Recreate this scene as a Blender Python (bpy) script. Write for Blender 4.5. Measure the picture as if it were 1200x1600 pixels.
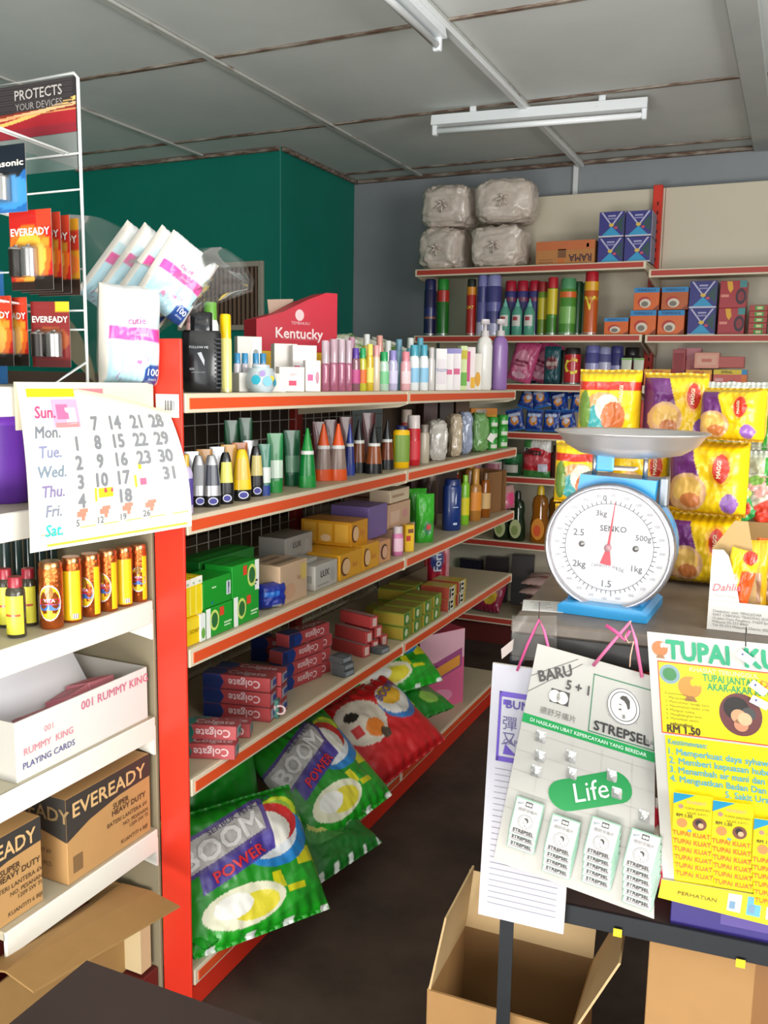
import bpy, bmesh, math, random
from math import sin, cos, pi, radians, sqrt, exp
from mathutils import Vector, Matrix, Euler, noise
for _o in list(bpy.data.objects): bpy.data.objects.remove(_o)
SC = bpy.context.scene
COL = SC.collection
rnd = random.Random(7)

# ------------------------------------------------------------ camera
F, YAW, PIT, ROL, CH = 1390.77, -.4301, -.1467, .01644, 1.45
_fw = Vector((sin(YAW)*cos(PIT), cos(YAW)*cos(PIT), sin(PIT)))
_rt = Vector((cos(YAW), -sin(YAW), 0)); _up = _rt.cross(_fw)
_r = _rt*cos(ROL)+_up*sin(ROL); _u = _up*cos(ROL)-_rt*sin(ROL)
CAM = Vector((0, 0, CH))
cd = bpy.data.cameras.new('camera'); cam = bpy.data.objects.new('camera', cd); COL.objects.link(cam)
cam.matrix_world = Matrix(((_r.x, _u.x, -_fw.x, 0), (_r.y, _u.y, -_fw.y, 0), (_r.z, _u.z, -_fw.z, CH), (0, 0, 0, 1)))
cd.sensor_fit = 'VERTICAL'; cd.sensor_height = 32; cd.lens = 32*F/1600; cd.clip_start = .02; cd.clip_end = 60
SC.camera = cam
# ------------------------------------------------------------ world, light, exposure
w = bpy.data.worlds.new('sky'); SC.world = w; w.use_nodes = True
bg = w.node_tree.nodes['Background']; bg.inputs[0].default_value = (.80, .90, 1, 1); bg.inputs[1].default_value = 1.2
def area(name, loc, rot, sx, sy, e, col):
    l = bpy.data.lights.new(name, 'AREA'); l.shape = 'RECTANGLE'; l.size = sx; l.size_y = sy; l.energy = e; l.color = col
    o = bpy.data.objects.new(name, l); COL.objects.link(o); o.location = loc; o.rotation_euler = rot
    return o
area('daylight_side_window', (2.38, .5, 1.70), (radians(114), 0, radians(90)), 2.4, 1.35, 120, (1, .975, .94))
area('daylight_shop_entrance', (-.25, -1.12, 1.05), (radians(112), 0, 0), 2.5, 1.8, 44, (1, .98, .95))
area('added_ceiling_fill', (-.25, -1.75, .10), (radians(142), 0, 0), 2.5, 1.1, 150, (1, .96, .90))  # added upward lamp, brightens the ceiling in place of bounce from outside ground
vs = SC.view_settings
vs.view_transform = 'Standard'; vs.look = 'None'; vs.gamma = 1; vs.exposure = .25
try: vs.use_curve_mapping = False
except Exception: pass

# ------------------------------------------------------------ pixel -> place
def ray(x, y): return _fw+_r*((x-600)/F)-_u*((y-800)/F)
def at(x, y, ax, v):
    d = ray(x, y); return CAM+d*((v-CAM[ax])/d[ax])
def atp(x, y, P0, n):
    d = ray(x, y); return CAM+d*((P0-CAM).dot(n)/d.dot(n))
def dep(P): return (Vector(P)-CAM).dot(_fw)
def m(px, P): return px*dep(P)/F            # pixel length -> metres at P

# ------------------------------------------------------------ materials
def lin(c): return c/12.92 if c <= .04045 else ((c+.055)/1.055)**2.4
def rgb(h): return tuple(lin(int(h[i:i+2], 16)/255) for i in (0, 2, 4))
MATS = {}
def M(h, rough=.45, metal=0, trans=0, alpha=1, coat=0, bump=0, var=0, bs=60, name=None):
    k = (h, rough, metal, trans, alpha, coat, bump, var, bs)
    if k in MATS: return MATS[k]
    mt = bpy.data.materials.new(name or 'mat_'+h); mt.use_nodes = True
    nt = mt.node_tree; b = nt.nodes['Principled BSDF']; N = nt.nodes.new; L = nt.links.new
    c = rgb(h)+(1,)
    b.inputs['Base Color'].default_value = c
    b.inputs['Roughness'].default_value = rough; b.inputs['Metallic'].default_value = metal
    b.inputs['Transmission Weight'].default_value = trans; b.inputs['Alpha'].default_value = alpha
    b.inputs['Coat Weight'].default_value = coat
    if bump or var:
        tc = N('ShaderNodeTexCoord'); nz = N('ShaderNodeTexNoise'); nz.inputs['Scale'].default_value = bs; nz.inputs['Detail'].default_value = 4
        L(tc.outputs['Object'], nz.inputs['Vector'])
        if bump:
            bp = N('ShaderNodeBump'); bp.inputs['Strength'].default_value = bump; bp.inputs['Distance'].default_value = .004
            L(nz.outputs['Fac'], bp.inputs['Height']); L(bp.outputs['Normal'], b.inputs['Normal'])
        if var:
            mx = N('ShaderNodeMix'); mx.data_type = 'RGBA'
            mx.inputs[6].default_value = tuple(v*(1-var) for v in c[:3])+(1,); mx.inputs[7].default_value = tuple(min(1, v*(1+var)) for v in c[:3])+(1,)
            L(nz.outputs['Fac'], mx.inputs[0]); L(mx.outputs[2], b.inputs['Base Color'])
    MATS[k] = mt; return mt
def MIXM(name, h1, h2, scale, lo, hi, rough=.8, bump=.3, stretch=(1, 1, 1)):
    mt = bpy.data.materials.new(name); mt.use_nodes = True
    nt = mt.node_tree; b = nt.nodes['Principled BSDF']; N = nt.nodes.new; L = nt.links.new
    tc = N('ShaderNodeTexCoord'); mp = N('ShaderNodeMapping'); mp.inputs['Scale'].default_value = stretch
    nz = N('ShaderNodeTexNoise'); nz.inputs['Scale'].default_value = scale; nz.inputs['Detail'].default_value = 8; nz.inputs['Roughness'].default_value = .62
    rp = N('ShaderNodeValToRGB'); e = rp.color_ramp.elements
    e[0].position = lo; e[0].color = rgb(h1)+(1,); e[1].position = hi; e[1].color = rgb(h2)+(1,)
    bp = N('ShaderNodeBump'); bp.inputs['Strength'].default_value = bump; bp.inputs['Distance'].default_value = .006
    L(tc.outputs['Object'], mp.inputs['Vector']); L(mp.outputs['Vector'], nz.inputs['Vector'])
    L(nz.outputs['Fac'], rp.inputs['Fac']); L(rp.outputs['Color'], b.inputs['Base Color'])
    L(nz.outputs['Fac'], bp.inputs['Height']); L(bp.outputs['Normal'], b.inputs['Normal'])
    b.inputs['Roughness'].default_value = rough
    return mt
def VCOL(name, rough=.35, coat=.2, bump=.15, bs=45, alpha=1):
    k = ('v', name, rough, coat, bump)
    if k in MATS: return MATS[k]
    mt = bpy.data.materials.new(name); mt.use_nodes = True
    nt = mt.node_tree; b = nt.nodes['Principled BSDF']; N = nt.nodes.new; L = nt.links.new
    a = N('ShaderNodeAttribute'); a.attribute_name = 'print'
    L(a.outputs['Color'], b.inputs['Base Color']); b.inputs['Roughness'].default_value = rough; b.inputs['Coat Weight'].default_value = coat
    tc = N('ShaderNodeTexCoord'); nz = N('ShaderNodeTexNoise'); nz.inputs['Scale'].default_value = bs; nz.inputs['Detail'].default_value = 3
    bp = N('ShaderNodeBump'); bp.inputs['Strength'].default_value = bump; bp.inputs['Distance'].default_value = .01
    L(tc.outputs['Object'], nz.inputs['Vector']); L(nz.outputs['Fac'], bp.inputs['Height']); L(bp.outputs['Normal'], b.inputs['Normal'])
    MATS[k] = mt; return mt
def FILM(name, tint='e8ebe8', glossy=.06, rough=.15, op=.06):
    k = ('film', name, op, glossy)
    if k in MATS: return MATS[k]
    mt = bpy.data.materials.new(name); mt.use_nodes = True
    nt = mt.node_tree; N = nt.nodes.new; L = nt.links.new
    for n in list(nt.nodes): nt.nodes.remove(n)
    out = N('ShaderNodeOutputMaterial'); t = N('ShaderNodeBsdfTransparent'); g = N('ShaderNodeBsdfGlossy'); d = N('ShaderNodeBsdfDiffuse')
    g.inputs['Roughness'].default_value = rough; d.inputs['Color'].default_value = rgb(tint)+(1,); t.inputs['Color'].default_value = (.97, .97, .97, 1)
    m1 = N('ShaderNodeMixShader'); m2 = N('ShaderNodeMixShader'); fr = N('ShaderNodeLayerWeight'); fr.inputs['Blend'].default_value = glossy
    m1.inputs[0].default_value = op; L(t.outputs[0], m1.inputs[1]); L(d.outputs[0], m1.inputs[2])
    L(fr.outputs['Fresnel'], m2.inputs[0]); L(m1.outputs[0], m2.inputs[1]); L(g.outputs[0], m2.inputs[2]); L(m2.outputs[0], out.inputs[0])
    MATS[k] = mt; return mt
def mat_of(k): return M(k) if isinstance(k, str) else k

# ------------------------------------------------------------ mesh builder
class MB:
    def __init__(s): s.v = []; s.f = []; s.k = []; s.c = []; s.sm = []
    def add(s, vs, fs, k, col=None, smooth=False):
        o = len(s.v); s.v += [tuple(p) for p in vs]
        for f in fs: s.f.append(tuple(i+o for i in f)); s.k.append(k); s.c.append(col); s.sm.append(smooth)
    def box(s, c, d, k, b=0, mtx=None):
        x, y, z = d[0]/2, d[1]/2, d[2]/2
        if b <= 0:
            vs = [(sx*x, sy*y, sz*z) for sx in (-1, 1) for sy in (-1, 1) for sz in (-1, 1)]
            fs = [(0, 1, 3, 2), (4, 6, 7, 5), (0, 4, 5, 1), (2, 3, 7, 6), (0, 2, 6, 4), (1, 5, 7, 3)]
        else:
            b = min(b, x*.9, y*.9, z*.9); vs = []; ix = {}
            for sx in (-1, 1):
                for sy in (-1, 1):
                    for sz in (-1, 1):
                        for a in range(3):
                            p = [sx*(x-b), sy*(y-b), sz*(z-b)]; p[a] = (sx*x, sy*y, sz*z)[a]
                            ix[(sx, sy, sz, a)] = len(vs); vs.append(tuple(p))
            fs = []
            I = lambda sx, sy, sz, a: ix[(sx, sy, sz, a)]
            for s1 in (-1, 1):
                fs.append((I(s1,-1,-1,0), I(s1,1,-1,0), I(s1,1,1,0), I(s1,-1,1,0))[::s1])
                fs.append((I(-1,s1,-1,1), I(-1,s1,1,1), I(1,s1,1,1), I(1,s1,-1,1))[::s1])
                fs.append((I(-1,-1,s1,2), I(1,-1,s1,2), I(1,1,s1,2), I(-1,1,s1,2))[::s1])
                for s2 in (-1, 1):
                    g = s1*s2
                    fs.append((I(s1,s2,-1,0), I(s1,s2,-1,1), I(s1,s2,1,1), I(s1,s2,1,0))[::g])
                    fs.append((I(-1,s1,s2,1), I(-1,s1,s2,2), I(1,s1,s2,2), I(1,s1,s2,1))[::g])
                    fs.append((I(s2,-1,s1,2), I(s2,-1,s1,0), I(s2,1,s1,0), I(s2,1,s1,2))[::g])
                    for s3 in (-1, 1):
                        fs.append((I(s1,s2,s3,0), I(s1,s2,s3,1), I(s1,s2,s3,2))[::s1*s2*s3])
        vs = [Vector(p)+Vector(c) for p in vs] if mtx is None else [mtx@(Vector(p)+Vector(c)) for p in vs]
        s.add(vs, fs, k)
    def quad(s, pts, k): s.add(pts, [tuple(range(len(pts)))], k)
    def lathe(s, prof, k, seg=20, sy=1, c=(0, 0, 0), a0=0, a1=2*pi, smooth=True, sq=0, cap=True):
        full = abs(a1-a0-2*pi) < 1e-6; n = seg if full else seg+1; vs = []; fs = []
        for r, z in prof:
            for i in range(n):
                a = a0+(a1-a0)*i/seg; cx, sx = cos(a), sin(a)
                if sq: q = (abs(cx)**sq+abs(sx)**sq)**(-1/sq); cx *= q; sx *= q
                vs.append((c[0]+r*cx, c[1]+r*sx*sy, c[2]+z))
        for j in range(len(prof)-1):
            for i in range(seg):
                i2 = (i+1) % n if full else i+1
                fs.append((j*n+i, j*n+i2, (j+1)*n+i2, (j+1)*n+i))
        s.add(vs, fs, k, smooth=smooth)
        if full and cap:
            if prof[0][0] > 1e-5: s.add(vs[:n], [tuple(range(n))[::-1]], k)
            if prof[-1][0] > 1e-5: s.add(vs[-n:], [tuple(range(n))], k)
    def tube(s, pts, r, k, seg=6):
        pts = [Vector(p) for p in pts]; vs = []; fs = []; n = len(pts)
        ref = Vector((0, 0, 1))
        for i, p in enumerate(pts):
            t = (pts[min(i+1, n-1)]-pts[max(i-1, 0)]).normalized()
            if abs(t.dot(ref)) > .95: ref = Vector((1, 0, 0))
            a = t.cross(ref).normalized(); b = t.cross(a)
            for j in range(seg): vs.append(p+a*r*cos(2*pi*j/seg)+b*r*sin(2*pi*j/seg))
        for i in range(n-1):
            for j in range(seg): fs.append((i*seg+j, i*seg+(j+1) % seg, (i+1)*seg+(j+1) % seg, (i+1)*seg+j))
        fs.append(tuple(range(seg))[::-1]); fs.append(tuple(range((n-1)*seg, n*seg)))
        s.add(vs, fs, k, smooth=True)
    def prism(s, poly, y0, y1, k, ax='y', side=None):
        n = len(poly)
        mk = {'y': lambda a, b, t: (a, t, b), 'x': lambda a, b, t: (t, a, b), 'z': lambda a, b, t: (a, b, t)}[ax]
        vs = [mk(a, b, y0) for a, b in poly]+[mk(a, b, y1) for a, b in poly]
        s.add(vs, [tuple(range(n)), tuple(range(n, 2*n))[::-1]], k)
        s.add(vs, [(i, i+n, (i+1) % n+n, (i+1) % n) for i in range(n)], side or k)
    def grid(s, fn, nu, nv, k, colfn=None, smooth=True, u0=0, u1=1, v0=0, v1=1):
        o = len(s.v)
        cc = [colfn(u0+(u1-u0)*i/nu, v0+(v1-v0)*j/nv) for j in range(nv+1) for i in range(nu+1)] if colfn else None
        for j in range(nv+1):
            for i in range(nu+1): s.v.append(tuple(fn(u0+(u1-u0)*i/nu, v0+(v1-v0)*j/nv)))
        for j in range(nv):
            for i in range(nu):
                a = o+j*(nu+1)+i; s.f.append((a, a+1, a+nu+2, a+nu+1)); s.k.append(k); s.sm.append(smooth)
                s.c.append(tuple(cc[q] for q in (j*(nu+1)+i, j*(nu+1)+i+1, (j+1)*(nu+1)+i+1, (j+1)*(nu+1)+i)) if colfn else None)
    def text(s, t, k, fn, size, x=0, y=0, align='C', bold=0, slant=0, wid=1, rot=0):
        if bold > 0:
            for n_, (dx, dy) in enumerate(((1, .5), (-1, -.5), (-.5, 1), (.5, -1))):
                cb_, sb_ = cos(rot), sin(rot); ux, uy = dx*bold*size*wid*.9, dy*bold*size*.9
                def f2(a, b_, n_=n_):       # each copy a hair prouder, so that no faces coincide
                    p0 = Vector(fn(a, b_))
                    if n_ == 0: return p0
                    nn = (Vector(fn(a+1e-3, b_))-p0).cross(Vector(fn(a, b_+1e-3))-p0)
                    return p0+nn.normalized()*(n_*.00012) if nn.length > 1e-12 else p0
                s.text(t, k, f2, size, x+ux*cb_-uy*sb_, y+ux*sb_+uy*cb_, align, 0, slant, wid, rot)
            return
        vs, fs, w = text_mesh(t)
        ox = {'C': -w/2, 'L': 0, 'R': -w}[align]; cr, sr = cos(rot), sin(rot); out = []
        for a, b in vs:
            px_ = (a+ox+slant*b)*size*wid; py_ = (b-.34)*size
            out.append(fn(x+px_*cr-py_*sr, y+px_*sr+py_*cr))
        s.add(out, fs, k)
    def build(s, name, parent=None, loc=None, rot=None, fix=True):
        me = bpy.data.meshes.new(name); me.from_pydata(s.v, [], s.f)
        ks = []
        for k in s.k:
            if k not in ks: ks.append(k)
        for k in ks: me.materials.append(mat_of(k))
        me.polygons.foreach_set('material_index', [ks.index(k) for k in s.k])
        me.polygons.foreach_set('use_smooth', s.sm)
        if any(c is not None for c in s.c):
            at_ = me.color_attributes.new('print', 'FLOAT_COLOR', 'CORNER'); buf = []
            for f, c in zip(s.f, s.c):
                if c is None: buf += (1, 1, 1, 1)*len(f)
                else:
                    for q in c: buf += q+(1,)
            at_.data.foreach_set('color', buf)
        me.update()
        o = bpy.data.objects.new(name, me); COL.objects.link(o)
        if parent: o.parent = parent
        if loc is not None: o.location = loc
        if rot is not None: o.rotation_euler = rot
        return o
TXT = {}
def text_mesh(t, bold=0):
    k = t
    if k not in TXT:
        c = bpy.data.curves.new('t', 'FONT'); c.body = t; c.size = 1; c.resolution_u = 2
        o = bpy.data.objects.new('t', c); me = bpy.data.meshes.new_from_object(o)
        vs = [(v.co.x, v.co.y) for v in me.vertices]; fs = [tuple(p.vertices) for p in me.polygons]
        wd = max([a for a, b in vs], default=0); mn = min([a for a, b in vs], default=0)
        TXT[k] = ([(a-mn, b) for a, b in vs], fs, wd-mn)
        bpy.data.objects.remove(o); bpy.data.curves.remove(c); bpy.data.meshes.remove(me)
    return TXT[k]

# ------------------------------------------------------------ things
def tag(o, label=None, cat=None, group=None, kind=None):
    if label: o['label'] = label
    if cat: o['category'] = cat
    if group: o['group'] = group
    if kind: o['kind'] = kind
    return o
def thing(name, label, cat, loc=(0, 0, 0), rz=0, group=None, rot=None):
    o = bpy.data.objects.new(name, None); COL.objects.link(o); o.empty_display_size = .02
    o.location = loc; o.rotation_euler = rot or (0, 0, rz)
    return tag(o, label, cat, group)
def struct(name, mb): return tag(mb.build(name), kind='structure')
def clone(o, loc=None, rz=None, label=None, parent=None):
    c = o.copy(); COL.objects.link(c); c.parent = parent
    if loc is not None: c.location = loc
    if rz is not None: c.rotation_euler = (0, 0, rz) if not isinstance(rz, tuple) else rz
    if label: c['label'] = label
    for ch in o.children: clone(ch, parent=c)
    return c
FACES = {  # box faces: (u, v) in metres on the face from its centre -> local point, d proud
    'front': lambda w, d, h: (lambda u, v, e=.0006: (u, -d/2-e, h/2+v)),
    'back': lambda w, d, h: (lambda u, v, e=.0006: (-u, d/2+e, h/2+v)),
    'left': lambda w, d, h: (lambda u, v, e=.0006: (-w/2-e, -u, h/2+v)),
    'right': lambda w, d, h: (lambda u, v, e=.0006: (w/2+e, u, h/2+v)),
    'top': lambda w, d, h: (lambda u, v, e=.0006: (u, v, h+e))}
def carton(name, label, cat, loc, dims, color, rz=0, group=None, prints=(), bev=.0012, rough=.4, rot=None, film=False, pname='printed_panel'):
    """box thing: body + one printed child. prints: (face, kind, ...)"""
    wd, dp, ht = dims
    t = thing(name, label, cat, loc, rz, group, rot)
    b = MB(); b.box((0, 0, ht/2), dims, M(color, rough, coat=.15) if isinstance(color, str) else color, bev); b.build('body', t)
    pr = MB()
    for p in prints:
        fn = FACES[p[0]](wd, dp, ht)
        fw_, fh_ = {'front': (wd, ht), 'back': (wd, ht), 'left': (dp, ht), 'right': (dp, ht), 'top': (wd, dp)}[p[0]]
        if p[1] == 'rect':      # u0,v0,u1,v1 in 0..1
            _, _, u0, v0, u1, v1, c = p[:7]; e = p[7] if len(p) > 7 else .0006
            pr.quad([fn((u-.5)*fw_, (v-.5)*fh_, e) for u, v in ((u0, v0), (u1, v0), (u1, v1), (u0, v1))], c)
        elif p[1] == 'poly':
            _, _, pts, c = p[:4]; e = p[4] if len(p) > 4 else .0008
            pr.quad([fn((u-.5)*fw_, (v-.5)*fh_, e) for u, v in pts], c)
        elif p[1] == 'disc':
            _, _, u, v, ru, rv, c = p[:7]; e = p[7] if len(p) > 7 else .001
            pr.quad([fn((u-.5)*fw_+ru*fw_*cos(i*pi/9), (v-.5)*fh_+rv*fh_*sin(i*pi/9), e) for i in range(18)], c)
        elif p[1] == 'text':
            _, _, s, u, v, hh, c = p[:7]; kw = p[7] if len(p) > 7 else {}
            tw = text_mesh(s, kw.get('bold', 0))[2]; sz = hh*fh_/.72
            wl = kw.get('fit'); kw = {a: b2 for a, b2 in kw.items() if a != 'fit'}
            if wl: kw['wid'] = wl*fw_/(tw*sz)
            pr.text(s, c, lambda a, b2: fn(a, b2, .0013), sz, (u-.5)*fw_, (v-.5)*fh_, **kw)
    if pr.v: pr.build(pname, t)
    if film:
        fm = MB(); fm.box((0, 0, ht/2+.0008), (wd+.0016, dp+.0016, ht+.0014), FILM('shrink_film'), .001); fm.build('plastic_wrap', t)
    return t
def lathe_thing(name, label, cat, loc, parts, rz=0, group=None, sy=1, rot=None, seg=20, sq=0):
    """parts: (part_name, material, profile[(r,z)]) or (part_name, material, 'arc', r, z0, z1, a0, a1[, r2])"""
    t = thing(name, label, cat, loc, rz, group, rot)
    for p in parts:
        b = MB()
        if p[2] == 'arc':
            r2 = p[8] if len(p) > 8 else p[3]
            b.lathe([(p[3], p[4]), (r2, p[5])], p[1], 12, sy, a0=radians(p[6]-90), a1=radians(p[7]-90), sq=sq)
        else: b.lathe(p[2], p[1], seg, sy, sq=sq)
        b.build(p[0], t)
    return t
def arc_text(root, name, s, color, r, z, size, sy=1, a=0, bold=0, sq=0, **kw):
    b = MB()
    def fn(u, v):
        an = u/r+radians(a-90); cx, sx = cos(an), sin(an)
        if sq: q = (abs(cx)**sq+abs(sx)**sq)**(-1/sq); cx *= q; sx *= q
        return (r*cx, r*sx*sy, z+v)
    b.text(s, color, fn, size, bold=bold, **kw); return b.build(name, root)
# ============================================================ the room
CEIL, FLR, YB, XLW, XRW, YF = 2.70, -.03, 5.27, -4.10, 2.30, -.95
XS = [-4.10, -3.17, -2.20, -1.22, -.26, .70, 1.66, 2.30]
YS = [-.95, -.88, .11, 1.10, 2.10, 3.10, 4.09, 5.07, 5.27]
conc = MIXM('dark_worn_concrete', '2e2119', '57463a', 3.2, .3, .75, .7, .35)
b = MB(); b.box(((XLW+XRW)/2, (YF+YB)/2, FLR-.05), (XRW-XLW+.4, YB-YF+.4, .1), conc); struct('floor', b)
green = MIXM('teal_green_wall_paint', '00705f', '007c6a', 1.4, .3, .7, .55, .06)
grey = MIXM('grey_wall_paint', '858a8c', '93979a', 1.2, .3, .7, .6, .06)
asb = MIXM('ceiling_board', 'c6cac6', 'd0d3cf', 2.5, .3, .7, .8, .08)
batten = MIXM('weathered_ceiling_batten', '5f4638', 'a39a8c', 9, .42, .66, .7, .2, (1, 6, 6))
beamm = MIXM('painted_beam', 'a9aeac', 'b7bab6', 4, .3, .7, .6, .05)
battenY = MIXM('painted_ceiling_batten', '7a6659', 'b9bab3', 8, .30, .46, .6, .2, (6, 1, 6))
b = MB(); b.box(((XLW+XRW)/2, YB+.05, CEIL/2), (XRW-XLW, .1, CEIL-2*FLR), grey); struct('wall_back', b)
b = MB(); b.box((XLW-.05, (YF+YB)/2, CEIL/2), (.1, YB-YF, CEIL-2*FLR), green); struct('wall_left', b)
b = MB(); b.box(((XLW-2.66)/2, (4.37+YB)/2, CEIL/2), (-2.66-XLW, YB-4.37, CEIL-2*FLR), green, .004); struct('wall_green_block', b)
b = MB()   # right wall with a long window opening y -.75..1.75, z .95..2.4
for y0, y1, z0, z1 in ((YF, -.75, FLR, CEIL), (1.75, YB, FLR, CEIL), (-.75, 1.75, 2.4, CEIL), (-.75, 1.75, FLR, .95)):
    b.box((XRW+.05, (y0+y1)/2, (z0+z1)/2), (.1, y1-y0, z1-z0), grey)
struct('wall_right', b)
b = MB()   # front wall with a second opening x -1.55..1.05, z ..2.4
for x0, x1, z0, z1 in ((XLW, -1.55, FLR, CEIL), (1.05, XRW, FLR, CEIL), (-1.55, 1.05, 2.4, CEIL)):
    b.box(((x0+x1)/2, YF-.05, (z0+z1)/2), (x1-x0, .1, z1-z0), grey)
struct('wall_front', b)
b = MB(); b.box(((XLW+XRW)/2, (YF+YB)/2, CEIL+.06), (XRW-XLW, YB-YF, .1), M('6b6f6e', .9)); ceil = struct('ceiling', b)
for i in range(7):
    for j in range(8):
        x0, x1, y0, y1 = XS[i]+.006, XS[i+1]-.006, YS[j]+.006, YS[j+1]-.006
        p = MB(); p.box(((x0+x1)/2, (y0+y1)/2, CEIL+.005), (x1-x0, y1-y0, .010), asb, .002); p.build('ceiling_panel', ceil)
for j in range(1, 8):
    p = MB(); p.box(((XLW+XRW)/2, YS[j], CEIL-.004), (XRW-XLW-.01, .024, .008), batten, .002); p.build('cross_batten', ceil)
for i in range(1, 6):
    p = MB(); p.box((XS[i], (YF+YB)/2, CEIL-.008), (.038 if i != 4 else .10, YB-YF-.02, .012 if i != 4 else .045), battenY if i != 4 else beamm, .004); p.build('long_batten', ceil)
for n, (c, d) in enumerate((((-.18-XLW/100, YB-.02, CEIL-.02), (4.8, .03, .03)),)):
    p = MB(); p.box((-.15, YB-.02, CEIL-.014), (4.95, .03, .02), batten, .003); struct('trim_1', p)
p = MB(); p.box(((XLW-2.66)/2, 4.355, CEIL-.014), (-2.66-XLW, .025, .02), batten, .003); p.box((-2.645, (4.37+YB)/2, CEIL-.014), (.025, YB-4.37, .02), batten, .003); struct('trim_2', p)
# white cable duct on the ceiling and down the back wall
duct = M('d9dcdb', .4)
b = MB(); b.box((-1.215, 3.1, CEIL-.027), (.034, 4.3, .022), duct, .004); b.box((-1.245, YB-.013, 2.35), (.03, .02, .66), duct, .004)
tag(b.build('cable_duct'), 'white cable duct running along the ceiling and down the grey wall', 'cable duct')
def tube_lamp(loc, L, rz, label):
    t = thing('ceiling_lamp', label, 'lamp', loc, rz)
    wh = M('e4e8ea', .35)
    b = MB(); b.prism([(-.022, 0), (.022, 0), (.032, -.045), (-.032, -.045)], -L/2, L/2, wh, 'y'); b.build('batten_housing', t)
    for s in (-1, 1):
        b = MB(); b.box((0, s*(L/2-.012), -.062), (.03, .022, .05), wh, .004); b.build('lamp_holder', t)
    b = MB(); b.tube([(0, -L/2+.02, -.068), (0, L/2-.02, -.068)], .013, M('eef1f2', .2), 10); b.build('fluorescent_tube', t)
    for s in (-.3, .3):
        b = MB(); b.box((0, s*L, .014), (.02, .03, .03), wh, .003); b.build('mounting_clip', t)
    b = MB(); b.lathe([(0, 0), (.008, 0), (.008, .006), (0, .006)], M('33383c', .5), 10); b.build('screw_cap', t, (.02, .28*L, -.03))
    return t
A_ = at(676, 188, 2, 2.655); B_ = at(1012, 160, 2, 2.655)
tube_lamp(((A_.x+B_.x)/2, (A_.y+B_.y)/2, 2.672), (B_-A_).length, math.atan2(B_.y-A_.y, B_.x-A_.x)-pi/2, 'unlit white fluorescent batten hung across the ceiling before the back wall')
A_ = at(690, 48, 2, 2.655)
tube_lamp((A_.x-.01, A_.y-.5, 2.672), 1.0, 0, 'unlit white fluorescent batten running along the cable duct')
# louvre vent on the green block
t = thing('louvre_vent', 'brown louvred vent in a pale frame on the green wall', 'vent', (-3.06, 4.37, 1.74))
fr = M('a39a8a', .6); b = MB()
for c, d in (((-.28, -.012, .17), (.03, .024, .38)), ((.28, -.012, .17), (.03, .024, .38)), ((0, -.012, -.005), (.53, .024, .03)), ((0, -.012, .345), (.53, .024, .03))): b.box(c, d, fr, .003)
b.build('frame', t)
b = MB(); b.box((0, -.003, .17), (.53, .006, .33), M('3a2a22', .8)); b.build('backing', t)
for i in range(18):
    b = MB(); b.box((-.25+i*.5/17, -.012, .17), (.010, .014, .32), M('7c6250', .6)); b.build('slat', t)
# ============================================================ shelving
cream = M('bfb193', .45, var=.06, bs=8); creamL = M('dccfb4', .4); ored = M('dd5226', .4); ored2 = M('b23a2c', .45); redp = M('d8331f', .4, var=.05, bs=6)
maroon = M('5d1d18', .55); steelw = M('b9b8ae', .35, .3)
XG, GD = -1.182, .42
ZS = [1.416, 1.151, .852, .548, .075]         # gondola deck heights, top shelf first
GY = [1.552, 2.755, 4.05]
gon = thing('gondola_shelving', 'long double sided gondola shelving with orange red price strips along the aisle', 'shelving', (0, 0, 0))
def gshelf(root, y0, y1, z, lip=.042, x1=XG, d=GD, strip=ored, end=True):
    b = MB(); b.box((x1-d/2-.004, (y0+y1)/2, z-.008), (d-.008, y1-y0-.004, .016), cream, .002); s = b.build('shelf', root)
    b = MB(); b.box((x1-.004, (y0+y1)/2, z-lip/2), (.010, y1-y0-.004, lip), creamL, .002); b.build('price_rail', s)
    b = MB(); b.box((x1+.002, (y0+y1)/2, z-lip*.52), (.003, y1-y0-.03, lip*.56), strip); b.build('price_strip', s)
    if end:
        for yy in (y1,):
            b = MB(); b.prism([(x1-d, z-.09), (x1-d, z-.002), (x1+.004, z-.002), (x1+.004, z-lip), (x1-.03, z-lip-.012)], yy-.012, yy-.002, creamL, 'y'); b.build('end_bracket', s)
    return s
for k, z in enumerate(ZS[:4]):
    gshelf(gon, GY[0], GY[1], z); gshelf(gon, GY[1], GY[2] if k else 4.0, z)
for y0, y1 in ((GY[0], GY[1]), (GY[1], 3.98)):
    s = gshelf(gon, y0, y1, ZS[4], lip=.04, x1=XG+.0, end=False)
    b = MB(); b.box((XG-.012, (y0+y1)/2, .0), (.012, y1-y0-.004, .058), redp); b.build('kick_plate', s)
b = MB(); b.box(((XG-1.262)/2, 1.545, (1.53+FLR)/2), (.080, .008, 1.53-FLR), redp, .002); b.build('end_post', gon)
for yy in (2.755, 4.02):
    b = MB(); b.box((XG-GD-.012, yy, (1.40+FLR)/2), (.03, .05, 1.40-FLR), M('8a2019', .5), .003); b.build('upright', gon)
b = MB()
for i in range(32): b.tube([(XG-GD-.004, 1.62+i*.0595, .1), (XG-GD-.004, 1.62+i*.0595, 1.40)], .0017, steelw, 5)
for i in range(22): b.tube([(XG-GD-.001, 1.60, .12+i*.0595), (XG-GD-.001, 3.47, .12+i*.0595)], .0017, steelw, 5)
tag(b.build('wire_grid', gon), kind='stuff')
b = MB(); b.box((XG-GD-.01, 3.76, .73), (.006, .55, 1.32), M('5a4a3c', .8)); b.build('back_panel', gon)
for z in ZS[:4]:
    b = MB(); b.box((XG-GD-.23, 2.8, z-.008), (.40, 2.45, .016), cream, .002); b.build('rear_shelf', gon)
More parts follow.
